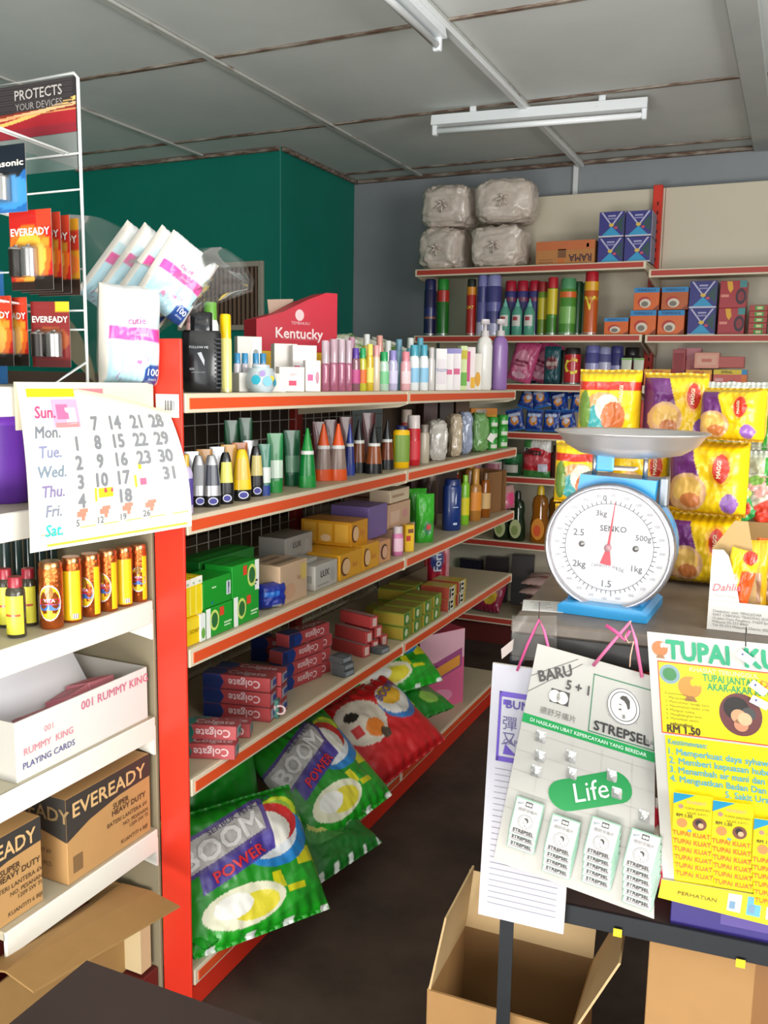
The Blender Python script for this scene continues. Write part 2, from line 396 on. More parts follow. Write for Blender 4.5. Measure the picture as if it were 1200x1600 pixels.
b = MB(); b.box((XG-GD-.23, 2.8, .03), (.40, 2.45, .10), cream, .002); b.build('rear_shelf', gon)
b = MB(); b.box((XG-GD-.44, 2.8, .72), (.02, 2.45, 1.48), M('4a3b30', .8)); b.build('rear_sheet', gon)

# ---- narrow side rack at the left, facing the aisle
XL = -1.262; LY = (1.095, 1.536); LZ = [1.428, 1.205, .960, .690, .420]
rack = thing('side_rack', 'narrow cream shelf rack standing against the red end post', 'shelving', (0, 0, 0))
whl = M('e9e7dc', .4)
for z in LZ:
    b = MB(); b.box((XL-.21, (LY[0]+LY[1])/2, z-.009), (.415, LY[1]-LY[0], .018), M('b9b198', .5, var=.08, bs=9), .002); s = b.build('shelf', rack)
    b = MB(); b.box((XL-.004, (LY[0]+LY[1])/2-.002, z-.026), (.008, LY[1]-LY[0]-.004, .052), whl, .002); b.build('front_lip', s)
    b = MB(); b.prism([(XL-.40, z-.02), (XL, z-.02), (XL, z-.088), (XL-.11, z-.072), (XL-.20, z-.10), (XL-.40, z-.10)], LY[1]-.010, LY[1]-.004, whl, 'y'); b.build('end_bracket', s)
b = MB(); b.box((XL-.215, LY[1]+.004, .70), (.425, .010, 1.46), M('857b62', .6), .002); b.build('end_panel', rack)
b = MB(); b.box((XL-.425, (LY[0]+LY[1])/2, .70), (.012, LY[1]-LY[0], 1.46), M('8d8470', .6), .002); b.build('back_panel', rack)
for yy in (LY[0]+.012,):
    b = MB(); b.box((XL-.40, yy, .70), (.03, .024, 1.46), redp, .002); b.build('upright', rack)
b = MB(); b.box((XL-.21, (LY[0]+LY[1])/2, .02), (.40, LY[1]-LY[0], .10), maroon, .003); b.build('base', rack)

# ---- shelving on the back wall
YK = 4.75
def bz(x, y): return at(x, y, 1, YK).z
back = thing('wall_shelving', 'tall cream and red shelving bays standing against the back wall', 'shelving', (0, 0, 0))
BZ = [bz(820, 414.5), bz(820, 523.5), bz(820, 599.5), bz(800, 674.5), bz(830, 746), bz(850, 851), bz(747, 957)]
BZR = [bz(1020, 421.5), bz(1020, 523.5), bz(1020, 602.5)]+BZ[3:]
X0B = at(648, 430, 1, YK).x; X1B = at(1010, 416, 1, YK).x
def bshelf(x0, x1, z, y=YK, d=.33, lip=.040):
    b = MB(); b.box(((x0+x1)/2, y+d/2+.004, z-.008), (x1-x0-.004, d-.008, .016), cream, .002); s = b.build('shelf', back)
    b = MB(); b.box(((x0+x1)/2, y+.004, z-lip/2), (x1-x0-.004, .010, lip), creamL, .002); b.build('price_rail', s)
    b = MB(); b.box(((x0+x1)/2, y-.002, z-lip*.47), (x1-x0-.03, .003, lip*.62), ored2); b.build('price_strip', s)
    for xx in (x0+.004, x1-.012):
        b = MB(); b.prism([(y+d, z-.10), (y+d, z-.016), (y+.02, z-.016), (y+.02, z-lip)], xx, xx+.008, creamL, 'x'); b.build('end_bracket', s)
for i in range(7):
    dd = .33 if i < 6 else .40
    bshelf(X0B, X1B, BZ[i], YK-(.0 if i < 6 else .05), dd); bshelf(X1B+.014, X1B+1.27, BZR[i], YK-.02-(.0 if i < 6 else .05), dd+.02)
pan = M('cfc6b0', .35, var=.04, bs=3)
for x0, x1 in ((X0B+.02, X1B+.02), (X1B+.022, X1B+1.3)):
    b = MB(); b.box(((x0+x1)/2, 5.115, 1.26), (x1-x0, .012, 2.46), pan, .002); b.build('back_panel', back)
px_ = at(1025, 350, 1, 5.07).x
for xx in (px_, px_+1.29):
    b = MB(); b.box((xx, 5.095, 1.235), (.048, .05, 2.53), redp, .003); u_ = b.build('upright', back)
    b = MB()
    for i in range(24): b.box((xx+.004, 5.0695, 1.3+i*.048), (.008, .002, .018), M('4a120e', .7))
    tag(b.build('bracket_slots', u_), kind='stuff')
b = MB(); b.box(((X0B+X1B+1.27)/2, YK+.02, BZ[6]/2-.035), (X1B+1.27-X0B, .02, BZ[6]-.01), maroon); b.build('kick_plate', back)

# ---- counter with the scale, turned a few degrees
CR = radians(5); CZ = 1.06
CP = Vector((-.403, 1.39, CZ)); CU = Vector((cos(CR), sin(CR), 0)); CV = Vector((-sin(CR), cos(CR), 0))
def cpt(u, v, z): return CP+CU*u+CV*v+Vector((0, 0, z-CZ))
def cat_(x, y, off=0): return atp(x, y, CP-CV*off, CV)      # pixel -> front plane of the counter, off = towards the camera
cnt = thing('counter_rack', 'black angle iron rack with a worn brown top carrying the scale', 'rack', CP*1, CR)
cnt.location = (CP.x, CP.y, FLR)
blk = M('23262a', .5, .4, var=.15, bs=20); top_m = MIXM('worn_grey_brown_top', '5b5148', '7d7265', 9, .3, .7, .5, .1)
T = CZ-FLR
b = MB(); b.box((.62, .40, T-.010), (1.24, .80, .020), top_m, .003); b.build('top_board', cnt)
b = MB(); b.box((.62, .004, T-.040), (1.24, .008, .040), M('2c2a28', .5), .002); b.build('front_rail', cnt)
LB = cat_(948, 1459); LBZ = LB.z-FLR
zl = (cat_(948, 1432).z-FLR)
for v_ in (.004, .77):
    for u_ in (.012, 1.22):
        b = MB(); b.box((u_, v_, (T-.06)/2), (.024, .004, T-.06), blk); b.box((u_-.010, v_+.012, (T-.06)/2), (.004, .024, T-.06), blk); b.build('leg', cnt)
b = MB(); b.box((.62, .004, (zl+LBZ)/2+.004), (1.22, .006, zl-LBZ+.004), blk, .001); b.build('lower_rail', cnt)
b = MB(); b.box((.62, .77, (zl+LBZ)/2), (1.22, .006, zl-LBZ), blk); b.build('lower_rail', cnt)
b = MB(); b.box((.62, .39, zl-.004), (1.22, .75, .010), M('4a443e', .6, var=.1, bs=9)); b.build('lower_shelf', cnt)
# dark desk corner in the foreground
DZ = .75
D0 = at(135, 1495, 2, DZ); D1 = at(430, 1600, 2, DZ); D2 = at(40, 1560, 2, DZ)
e1 = (D1-D0).normalized(); e2 = Vector((e1.y, -e1.x, 0))
desk = thing('desk', 'dark brown wooden desk in front of the side rack', 'desk', (D0.x, D0.y, FLR), math.atan2(e1.y, e1.x))
dk = M('2b1a16', .55, var=.2, bs=14)
b = MB(); b.box((.6, -.30, DZ-FLR-.0125), (1.2, .60, .025), dk, .005); b.build('desk_top', desk)
for x_ in (.05, 1.15):
    for y_ in (-.05, -.55):
        b = MB(); b.box((x_, y_, (DZ-FLR-.025)/2), (.04, .04, DZ-FLR-.025), dk, .003); b.build('leg', desk)
b = MB(); b.box((.6, -.03, DZ-FLR-.075), (1.06, .018, .10), dk, .002); b.build('apron', desk)
# ============================================================ item builders
def loft(b, secs, k, seg=18, sq=2, a0=0, a1=2*pi, grow=0, smooth=True):
    full = abs(a1-a0-2*pi) < 1e-6; n = seg if full else seg+1; vs = []; fs = []
    for z, rx, ry in secs:
        for i in range(n):
            a = a0+(a1-a0)*i/seg; c_, s_ = cos(a), sin(a); q = (abs(c_)**sq+abs(s_)**sq)**(-1/sq)
            vs.append(((rx+grow)*c_*q, (ry+grow)*s_*q, z))
    for j in range(len(secs)-1):
        for i in range(seg):
            i2 = (i+1) % n if full else i+1
            fs.append((j*n+i, j*n+i2, (j+1)*n+i2, (j+1)*n+i))
    b.add(vs, fs, k, smooth=smooth)
    if full: b.add(vs[:n], [tuple(range(n))[::-1]], k); b.add(vs[-n:], [tuple(range(n))], k)
def item(name, label, cat, loc, rz, parts, group=None, sq=2, rot=None, seg=18):
    """parts: (part_name, material, sections) or (part_name, material, sections, 'arc', a0, a1) degrees from the front"""
    t = thing(name, label, cat, loc, rz, group, rot)
    for p in parts:
        b = MB()
        if len(p) > 3: loft(b, p[2], p[1], 10, sq, radians(p[4]-90), radians(p[5]-90), .0008)
        else: loft(b, p[2], p[1], seg, sq)
        b.build(p[0], t)
    return t
def front_text(t, s, color, fn_r, z, size, bold=0, name='lettering', **kw):
    """text on a lofted front: fn_r = (rx, ry)"""
    rx, ry = fn_r; b = MB()
    def fn(u, v):
        a = max(-1, min(1, u/rx)); return (u, -ry*sqrt(max(.02, 1-abs(a)**2.6))-.0022, z+v)
    b.text(s, color, fn, size, bold=bold, **kw); return b.build(name, t)
def pj(P):
    d = Vector(P)-CAM; z = d.dot(_fw); return (600+F*d.dot(_r)/z, 800-F*d.dot(_u)/z)
def solve(x, z, ax, v):
    """point on plane axis ax = v at height z that shows at image column x"""
    y = 800
    for _ in range(6):
        P = at(x, y, ax, v); P = Vector((P.x, P.y, z)); y = pj(P)[1]
    return P
def G(x, k, off=.06, up=0): P = solve(x, ZS[k], 0, XG-off); P.z += .0006+up; return P
def L(x, k, off=.06, up=0): P = solve(x, LZ[k], 0, XL-off); P.z += .0006+up; return P
def B(x, k, off=.06, up=0, right=False): P = solve(x, (BZR if right else BZ)[k], 1, YK+off); P.z += .0006+up; return P
def Cn(x, y, up=0): P = at(x, y, 2, CZ); P.z += .0006+up; return P
PL = lambda h, r=.35: M(h, r, coat=.25)
FA = 48*pi/180      # bottles are turned half way to the camera
def bottle(name, label, P, w, h, body, cap, lab=None, group=None, rz=FA, capf=.2, capr=.62, sh=.12, fl=.75, sq=2.3, base=None, cat='bottle', labz=(.15, .6), taper=1, txt=None, tc='ffffff', tb=None, capn='cap'):
    rx, ry = w/2, w/2*fl; zc = h*(1-capf); zs = zc-h*sh
    bs = [(0, rx*.9, ry*.9), (.015*h, rx, ry), (zs*.5, rx*(1+taper)/2, ry*(1+taper)/2), (zs, rx*taper, ry*taper), (zs+(zc-zs)*.6, rx*taper*(.4+.6*capr+.1), ry*taper*.85), (zc, rx*capr*.98, min(ry, rx*capr)*.98)]
    cr = rx*capr; cy = min(ry, cr)
    ps = [('body', mat_of(body), bs), (capn, mat_of(cap), [(zc, cr, cy), (h*.985, cr*.97, cy*.97), (h, cr*.88, cy*.88)])]
    if base: ps.append(('base_band', mat_of(base), [(0.0008, rx*1.012, ry*1.012), (h*.16, rx*1.012, ry*1.012)]))
    if lab:
        z0, z1 = labz; ps.append(('label', mat_of(lab), [(h*z0, rx*(1+(taper-1)*z0/(zs/h)), ry*(1+(taper-1)*z0/(zs/h))), (h*z1, rx*(1+(taper-1)*z1/(zs/h)), ry*(1+(taper-1)*z1/(zs/h)))], 'arc', -62, 62))
    t = item(name, label, cat, P, rz, ps, group, sq)
    if txt: front_text(t, txt, tc, (rx, ry), h*(tb or (labz[0]+labz[1])/2), w*.7/max(.3, text_mesh(txt, .01)[2]), bold=.01)
    return t
def can(name, label, P, w, h, body, cap, bands=(), group=None, rz=0, capf=.16, base='c9c9c9', cat='spray can', txt=None, tc='f3e24a', tz=.5, lab=None):
    r = w/2; zc = h*(1-capf)
    ps = [('body', PL(body, .3), [(.012*h, r, r), (zc-.05*h, r, r), (zc-.02*h, r*.9, r*.9), (zc, r*.72, r*.72)]),
          ('cap', PL(cap), [(zc-.045*h, r*.93, r*.93), (h*.975, r*.9, r*.9), (h, r*.78, r*.78)]),
          ('base_rim', M(base, .3, .7), [(0, r*.97, r*.97), (.035*h, r*1.012, r*1.012), (.04*h, r, r)])]
    for c, z0, z1 in bands: ps.append(('print_band', PL(c, .3), [(h*z0, r*1.006, r*1.006), (h*z1, r*1.006, r*1.006)]))
    if lab: ps.append(('label', PL(lab[0], .3), [(h*lab[1], r*1.012, r*1.012), (h*lab[2], r*1.012, r*1.012)], 'arc', -58, 58))
    t = item(name, label, cat, P, rz, ps, group)
    if txt: arc_text(t, 'lettering', txt, tc, r*1.03, h*tz, w*.62/max(.3, text_mesh(txt, .02)[2])*1.3, a=0, bold=.02)
    return t
def tube_up(name, label, P, w, h, body, cap, group=None, rz=FA, capf=.2, flat=.25, cat='tube', lab=None, cone=False, mid=None, tipw=.2):
    """squeeze tube standing on its cap; cone=True gives a bottle with a pointed nozzle"""
    rx = w/2
    if cone:
        ps = [('base_band', mat_of(cap), [(0, rx*.96, rx*.7), (h*capf, rx*.93, rx*.7)]),
              ('body', mat_of(body), [(h*capf, rx*.92, rx*.68), (h*.52, rx*.72, rx*.58), (h*.56, rx*.66, rx*.55)]),
              ('collar', PL('d8d8d2'), [(h*.56, rx*.70, rx*.58), (h*.62, rx*.68, rx*.56)]),
              ('nozzle_cap', mat_of(mid or cap), [(h*.62, rx*.62, rx*.52), (h*.97, rx*.16, rx*.16), (h, rx*.10, rx*.10)])]
    else:
        ps = [('cap', mat_of(cap), [(0, rx*.86, rx*.6), (h*capf, rx*.9, rx*.62)]),
              ('body', mat_of(body), [(h*capf, rx*.92, rx*.64), (h*.6, rx*.97, rx*.42), (h*.93, rx, rx*flat*.4), (h, rx*1.0, rx*.05)])]
    if lab: ps.append(('label', mat_of(lab), [(h*(capf+.05), rx*.93, rx*.66), (h*.55, rx*(.72 if cone else .97), rx*(.57 if cone else .45))], 'arc', -55, 55))
    return item(name, label, cat, P, rz, ps, group, 2.4)
def nz(x, y, z): return noise.noise(Vector((x, y, z)))
def pouch(name, label, cat, W, H, T, colfn, loc, rot, group=None, p=3.2, q=3.2, seal=.05, wr=.006, nu=46, nv=48, texts=(), seed=0, bottom=True, mat=None, flat_top=False):
    """filled plastic pouch: printed pillow with crimped seals; front is local -Y"""
    def S(u, v, e=0, side=-1):
        a = min(1, abs(2*u/W)); bb = 2*v/H-1; bs = abs(bb)/(1-seal)
        if bb < 0 and not bottom: bs = abs(bb)*.9
        g = ((1-a**p)**.5)*((1-min(1, bs)**q)**.5) if bs < 1 else 0
        r = wr*(1.2*nz(u*5/W+seed, v*6/H, side*3+seed)+.35*nz(u*16/W+seed, v*11/H, 5+side))*(.25+g)
        if bs > .7: r += wr*.5*sin(u/W*60+seed)*(min(1, bs)-.7)*3
        x = u*(1-.07*(1-((1-min(1, bs)**2) if bs < 1 else 0))*0)
        return Vector((x*(1-.05*g), side*(T/2*g+.0008)+r*side*.8+.02*W*nz(v*3/H, seed, 1), v+.012*H*nz(u*4/W, seed*2, side*0)*min(1, v/H*3)))-(Vector((0, -side*e, 0)) if e else Vector((0, 0, 0)))
    mt = mat or VCOL('printed_film')
    b = MB()
    b.grid(lambda u, v: S((u-.5)*W, v*H), nu, nv, mt, colfn)
    b.grid(lambda u, v: S((.5-u)*W, v*H, 0, 1), nu//2, nv//2, mt, lambda u, v: colfn(1-u, v))
    o = b.build(name, None, loc, rot); tag(o, label, cat, group)
    if texts:
        tb = MB()
        for s, c, sz, u, v, kw in texts:
            kw = dict(kw); fit = kw.pop('fit', None)
            if fit: kw['wid'] = fit*W/(text_mesh(s, kw.get('bold', 0))[2]*sz*H)
            e = kw.pop('e', .0035)
            tb.text(s, PL(c, .35), lambda a, b2: S(max(-W/2, min(W/2, a)), b2, e), sz*H, (u-.5)*W, v*H, **kw)
        tb.build('lettering', o)
    o['_'] = 0; del o['_']
    return o
def hx(h): return rgb(h)
def paint(*layers):
    """layers: (test(u,v), hex) last wins"""
    L_ = [(t, rgb(c)) for t, c in layers]
    def f(u, v):
        r = L_[0][1]
        for t, c in L_:
            if t is None or t(u, v): r = c
        return r
    return f
rect = lambda u0, v0, u1, v1: (lambda u, v: u0 <= u <= u1 and v0 <= v <= v1)
disc = lambda cu, cv, ru, rv: (lambda u, v: ((u-cu)/ru)**2+((v-cv)/rv)**2 < 1)
def band(a, c0, c1): return lambda u, v: c0 < v-a*u < c1
def sack(name, label, cat, W, D, H, loc, rz, color, seed, group=None, knot=True, lump=.02, rough=.35):
    """stuffed plastic bag with a twisted knot on its front"""
    t = thing(name, label, cat, loc, rz, group)
    mt = M(color, rough, coat=.35, bump=.9, var=.22, bs=34)
    n = 4.2; b = MB()
    def fn(u, v):
        th = 2*pi*u; ph = pi*(v-.5); f = lambda x, e: math.copysign(abs(x)**(2/e), x)
        x = W/2*f(cos(ph), n)*f(cos(th), n); y = D/2*f(cos(ph), n)*f(sin(th), n); z = H/2+H/2*f(sin(ph), n)
        d = Vector((x, y, z-H/2)).normalized(); k = lump*(nz(d.x*3+seed, d.y*3, d.z*3)+.7*nz(d.x*9+seed, d.y*9, d.z*9)+.35*nz(d.x*20, d.y*20+seed, d.z*20))
        if knot and y < 0:   # creases run to the knot
            r2 = sqrt((x/W)**2+((z-H*.5)/H)**2); an = math.atan2(z-H*.5, x)
            k += .012*sin(an*9+seed)*exp(-r2*5); y += .03*exp(-(r2/.12)**2)
        q = Vector((x, y, z))+d*k; q.z = max(q.z, 0.001); return q
    b.grid(fn, 64, 40, mt); b.build('bag', t)
    if knot:
        b = MB()
        for i in range(5):
            a = i*1.25+seed; b.tube([(0, -D/2+.02, H*.5), (.012*cos(a), -D/2-.012, H*.5+.012*sin(a)), (.035*cos(a), -D/2-.02, H*.5+.035*sin(a)-.01)], .006, mt, 5)
        b.build('knot', t)
    return t
# ============================================================ goods on the long gondola
def S3(P, *px): return [m(p, P) for p in px]
clear = M('dfe6e6', .08, trans=.75, coat=.3); pinkc = M('d987a8', .1, trans=.55); amber = M('b0661c', .1, trans=.5)
# ---- top shelf
P = G(316, 0, .07); w, h = S3(P, 60, 122)
t = item('shampoo_bottle', 'large flat black bottle with ribbed side beside the yellow spray can', 'bottle', P, radians(38), [
    ('body', PL('121315', .25), [(0, w*.47, w*.26), (.01, w*.5, w*.29), (h*.74, w*.5, w*.29), (h*.77, w*.46, w*.26)]),
    ('cap', PL('17181b', .2), [(h*.77, w*.28, w*.2), (h*.985, w*.28, w*.2), (h, w*.25, w*.17)])], sq=5)
b = MB(); [b.box((w*.40, -w*.285, h*(.06+i*.055)), (w*.14, .004, h*.02), PL('24262a', .25)) for i in range(12)]; tag(b.build('ribs', t), kind='stuff')
b = MB(); q = lambda u, v: (u, -w*.30-.001, v)
b.text('FOLLOW ME', 'c9ccd0', q, w*.085, -w*.08, h*.56); b.text('DAMAGE CARE', '9a9da0', q, w*.05, -w*.1, h*.25); b.text('650', 'c9ccd0', q, w*.08, -w*.26, h*.29)
b.quad([q(-w*.12, h*.49), q(-w*.02, h*.5), q(w*.06, h*.40), q(w*.05, h*.33)], 'b9bdc2'); b.build('lettering', t)
P = G(353, 0, .055); w, h = S3(P, 19, 119)
can('spray_can', 'slim pale yellow spray can with bright yellow cap on the top shelf', P, w, h, 'f2e88a', 'f7c600', capf=.28, base='efe9b0', rz=FA)
for x, wd, hh, off, bc, cc, lb in ((330, 25, 135, .20, 'eef2ea', '6fb43c', 'white bottle with a light green cap behind the black bottle'),
                                  (298, 13, 130, .18, 'e7b9b6', 'c98f92', 'pale pink tube behind the black bottle'),
                                  (310, 15, 120, .24, '8a4a78', '7a2b5c', 'purple bottle standing behind the black bottle')):
    P = G(x, 0, off); w, h = S3(P, wd, hh); bottle('toiletry_bottle', lb, P, w, h, PL(bc), PL(cc), capf=.2, capr=.8)
P = G(398, 0, .07); w, h = S3(P, 70, 36)
carton('display_tray', 'low white card tray holding blue capped bottles', 'tray', P, (.13, .09, h*.8), 'd9d6cf', radians(60))
for i, x in enumerate((371, 383, 400, 411)):
    P = G(x, 0, .085, .0245); w, h = S3(P, 12, 44)
    bottle('small_bottle', 'small clear bottle with a blue cap in the white card tray', P, w, h, M('d9d3da', .15, trans=.3), PL('2f86b5'), group='blue capped bottles in the tray', capf=.36, capr=.8)
P = G(408, 0, .022); w, h = S3(P, 46, 42)
t = item('round_jar', 'round clear jar with teal stickers in front of the white tray', 'jar', P, FA, [
    ('body', M('cfdde2', .1, trans=.35), [(0, w*.36, w*.36), (h*.2, w*.48, w*.48), (h*.55, w*.5, w*.5), (h*.88, w*.4, w*.4)]), ('lid', PL('b9c6cc'), [(h*.88, w*.3, w*.3), (h, w*.29, w*.29)])])
b = MB()
for a, z_, r_, c in ((-35, .45, .16, '1a9fb5'), (10, .4, .17, '2b8fc0'), (30, .5, .1, 'e8c53a'), (-10, .68, .1, '8f79b0'), (50, .35, .12, '1a9fb5')):
    an = radians(a-90); cx_ = Vector((w*.51*cos(an), w*.51*sin(an), h*z_)); tx = Vector((-sin(an), cos(an), 0))
    b.quad([cx_+tx*(r_*w*cos(i*pi/6))+Vector((0, 0, r_*w*sin(i*pi/6))) for i in range(12)], PL(c))
b.build('sticker', t)
tag(t.children[-1], kind='stuff')
for x, wd, hh, off, up, col, lb, pr in (
    (388, 42, 60, .17, .04, 'd5cfc6', 'white carton with a slanted panel behind the blue capped bottles', [('front', 'poly', [(.5, .2), (.95, .25), (.95, .9), (.6, .9)], 'efece6'), ('front', 'disc', .75, .6, .1, .08, '8d8f8a')]),
    (444, 40, 72, .15, .0, 'd8d1c9', 'cream carton beside the tray under the red display box', [('right', 'rect', .1, .1, .9, .8, 'e4ded6')]),
    (473, 42, 70, .10, .0, 'e3dddc', 'tall white carton with pink labels beneath the red display box', [('front', 'rect', .06, .45, .3, .55, 'd9447a'), ('front', 'rect', .6, .45, .9, .55, 'd9447a'), ('front', 'disc', .5, .5, .2, .12, 'c7bfc2')]),
    (453, 44, 38, .045, .0, 'e9e2d6', 'low cream carton with a crimson label on the top shelf edge', [('front', 'rect', .38, .25, .68, .45, 'd5285a'), ('front', 'text', 'SAFI', .55, .7, .12, 'c98a9a')]),
    (487, 27, 48, .03, .0, 'ece4e2', 'small white carton with a pink label and a portrait mark', [('front', 'rect', .15, .35, .5, .55, 'e0538c'), ('front', 'disc', .78, .45, .12, .2, 'b7808f')])):
    P = G(x, 0, off, up); w, h = S3(P, wd*.93, hh); carton('cosmetic_carton', lb, 'carton', P, (w, w*.5, h), col, radians(48), None, pr)
# yellow carton that carries the red display box
P = G(455, 0, .30); carton('yellow_carton', 'yellow carton supporting the red display box', 'carton', P, (.30, .10, .118), 'e2b21c', radians(62))
P = G(455, 0, .30, .119); A0 = solve(381, P.z, 0, P.x); A1 = solve(506, P.z, 0, P.x)
t = thing('display_box', 'crimson cardboard display box with a sloping top and white lettering', 'display box', P, radians(60)); red = M('c31530', .45, bump=.05)
wb, hb, db = m(142, P), m(92, P), .085
poly = [(-wb/2, 0), (wb/2, 0), (wb/2, hb), (wb*.36, hb*1.0), (wb*.12, hb*.86), (-wb*.18, hb*.64), (-wb*.36, hb*.56), (-wb/2, hb*.5)]
b = MB(); b.prism(poly, -db/2, db/2, red, 'y'); b.build('body', t)
b = MB(); b.prism([(-wb*.2, hb*.62), (wb*.1, hb*.86), (wb*.1, hb*.9), (-wb*.22, hb*.86)], db/2-.003, db/2+.001, M('b9a08c', .6), 'y'); b.build('rear_flap', t)
b = MB(); q = lambda u, v: (u, -db/2-.001, v)
b.text('Kentucky', 'f0d9d9', q, hb*.24, wb*.02, hb*.30, bold=.02); b.text('TEMBAKAU', 'e6b7bb', q, hb*.07, wb*.03, hb*.47)
b.quad([q(wb*.02+.016*cos(i*pi/6), hb*.6+.018*sin(i*pi/6)) for i in range(12)], 'e6c4c6'); b.quad([q(-wb*.2, hb*.2), q(wb*.24, hb*.2), q(wb*.24, hb*.206), q(-wb*.2, hb*.206)], 'd77782')
q2 = lambda u, v: (wb/2+.001, u, v); b.text('20', 'e6c4c6', q2, hb*.1, 0, hb*.27); b.text('FILTER', 'e09aa2', q2, hb*.06, 0, hb*.15); b.build('lettering', t)
# perfumes, small bottles, lotions along the edge of the top shelf
row = [(508, 13, 78, 'pinkc', 'd8c3cc', 'pink perfume bottle with a clear cap'), (521, 14, 80, 'pinkc', 'd4b4c0', 'pink perfume bottle with a clear cap'), (533, 13, 80, 'pinkc', 'dcc6d0', 'pink perfume bottle with a clear cap'), (544, 12, 78, 'pinkc', 'd9c1cd', 'pink perfume bottle with a clear cap'),
       (555, 15, 66, '8a5a66', '5b3a9c', 'plum body mist bottle with a violet cap'), (566, 13, 66, 'c9c23a', '12a05a', 'lime body mist bottle with a green cap'), (577, 13, 72, 'd9b62c', 'e8d25a', 'yellow body mist bottle with a pale cap'), (587, 13, 70, 'e0cdb0', 'e9a0a0', 'cream bottle with a salmon cap'),
       (599, 17, 60, 'bcd9c2', '1f9e58', 'pale mint bottle with a round green stopper'), (613, 16, 62, 'c3bede', '8f86c4', 'lilac bottle with a lavender cap'), (633, 17, 60, 'e9b0b6', 'df8793', 'pink baby lotion bottle with a rose cap'),
       (646, 17, 70, 'eef2f2', '4aa3b8', 'white baby lotion bottle with a teal cap and blue drop'), (661, 16, 70, 'eef2f2', '4aa3b8', 'white baby lotion bottle with a teal cap and blue drop'), (673, 12, 66, 'd9d3cf', 'cfc8c4', 'small grey white bottle beside the tall white cartons')]
for i, (x, wd, hh, bc, cc, lb) in enumerate(row):
    P = G(x, 0, .045); w, h = S3(P, wd, hh)
    bd = pinkc if bc == 'pinkc' else PL(bc, .2)
    tt = bottle('perfume_bottle' if i < 9 else 'lotion_bottle', lb, P, w, h, bd, M(cc, .15, trans=.3) if i < 4 else PL(cc), lab={4: 'c24a86', 5: 'e7722c', 6: 'f2e26a', 8: '7cc98e', 9: 'd9d2ee', 10: 'f3d7da', 11: '8ec7e6', 12: '8ec7e6'}.get(i), group={0: 'pink perfume bottles', 1: 'pink perfume bottles', 2: 'pink perfume bottles', 3: 'pink perfume bottles', 11: 'white baby lotion bottles', 12: 'white baby lotion bottles'}.get(i), capf=.45 if i < 4 else .24, capr=.9 if i < 4 else .72, labz=(.18, .5), fl=.7)
for i, (x, hh, c) in enumerate(((512, 74, 'c98fa6'), (528, 80, 'd8a3b6'), (549, 82, 'b98aa0'), (572, 86, 'b7a73a'), (592, 84, 'd99a8a'), (605, 76, 'c7cdd0'), (622, 78, '6f9fb5'), (640, 80, '5aa8bd'), (655, 80, '5aa8bd'))):
    P = G(x, 0, .125); w, h = S3(P, 14, hh); bottle('rear_row_bottle', ['dusty pink bottle in the second row behind the perfumes', 'dusty pink bottle in the second row behind the perfumes', 'mauve bottle behind the plum body mist', 'olive bottle behind the yellow body mist', 'salmon bottle behind the cream bottle', 'pale grey bottle behind the mint bottle', 'blue grey bottle behind the lilac bottle', 'teal bottle behind the baby lotions', 'teal bottle behind the baby lotions'][i], P, w, h, PL(c, .2), PL('d9dcd9' if i % 2 else c), group={0: 'dusty pink rear bottles', 1: 'dusty pink rear bottles', 7: 'teal rear bottles', 8: 'teal rear bottles'}.get(i), capr=.7)
for i, (x, wd, hh, c, pr, lb) in enumerate(((686, 15, 64, 'ece6e4', [('front', 'rect', .1, .15, .9, .75, 'e2d8dc'), ('front', 'text', 'mom', .5, .5, .12, '7a86a8')], 'white upright carton with grey lettering among the baby lotions'),
    (698, 12, 64, 'efe9e8', [('front', 'rect', 0, .88, 1, 1, '8a86c0'), ('front', 'rect', .15, .38, .85, .5, 'd9638c')], 'white carton with a violet top and pink mark'), (710, 12, 64, 'efe6e8', [('front', 'rect', 0, .88, 1, 1, '9a90c8'), ('front', 'rect', .15, .38, .85, .52, 'd9638c')], 'white carton with a lavender top and rose mark'),
    (721, 9, 68, 'd7e4a8', [('front', 'rect', 0, .1, 1, .4, '6fb048'), ('front', 'rect', 0, .7, 1, .9, 'c9b83a')], 'slim lime carton with a green band'), (732, 12, 66, 'f0dfe0', [('front', 'rect', 0, .2, .4, .9, 'd9568a'), ('front', 'rect', .5, .05, 1, .3, 'e8b02c')], 'white carton with pink stripe and yellow corner'), (743, 11, 56, 'efe9dc', [('front', 'disc', .5, .3, .35, .2, 'e8a83a')], 'cream carton with an orange disc beside the pump bottles'))):
    P = G(x, 0, .05); w, h = S3(P, wd*1.25, hh); carton('lotion_carton', lb, 'carton', P, (w, .03, h), c, FA, None, pr)
for x, bc, lb, st in ((755, 'ebe7e0', 'tall white pump bottle with a teal side panel at the shelf end', '1f9fc0'), (779, '9a72b4', 'tall purple pump bottle with a pink side panel at the shelf end', 'd9307a')):
    P = G(x, 0, .055); w, h = S3(P, 25, 108)
    t = item('pump_bottle', lb, 'bottle', P, radians(40), [('body', PL(bc), [(0, w*.44, w*.3), (.01, w*.5, w*.34), (h*.62, w*.5, w*.34), (h*.72, w*.4, w*.3), (h*.76, w*.2, w*.2)]),
        ('pump_collar', PL('cfc6c6'), [(h*.76, w*.26, w*.26), (h*.84, w*.24, w*.24)]), ('pump_head', PL('d8d0d2'), [(h*.84, w*.1, w*.1), (h*.93, w*.1, w*.1), (h*.93, w*.3, w*.2), (h, w*.26, w*.18)])], sq=3)
    b = MB(); loft(b, [(h*.1, w*.5, w*.34), (h*.55, w*.5, w*.34)], PL(st), 8, 3, radians(-35), radians(25), .0008); b.build('side_panel', t)
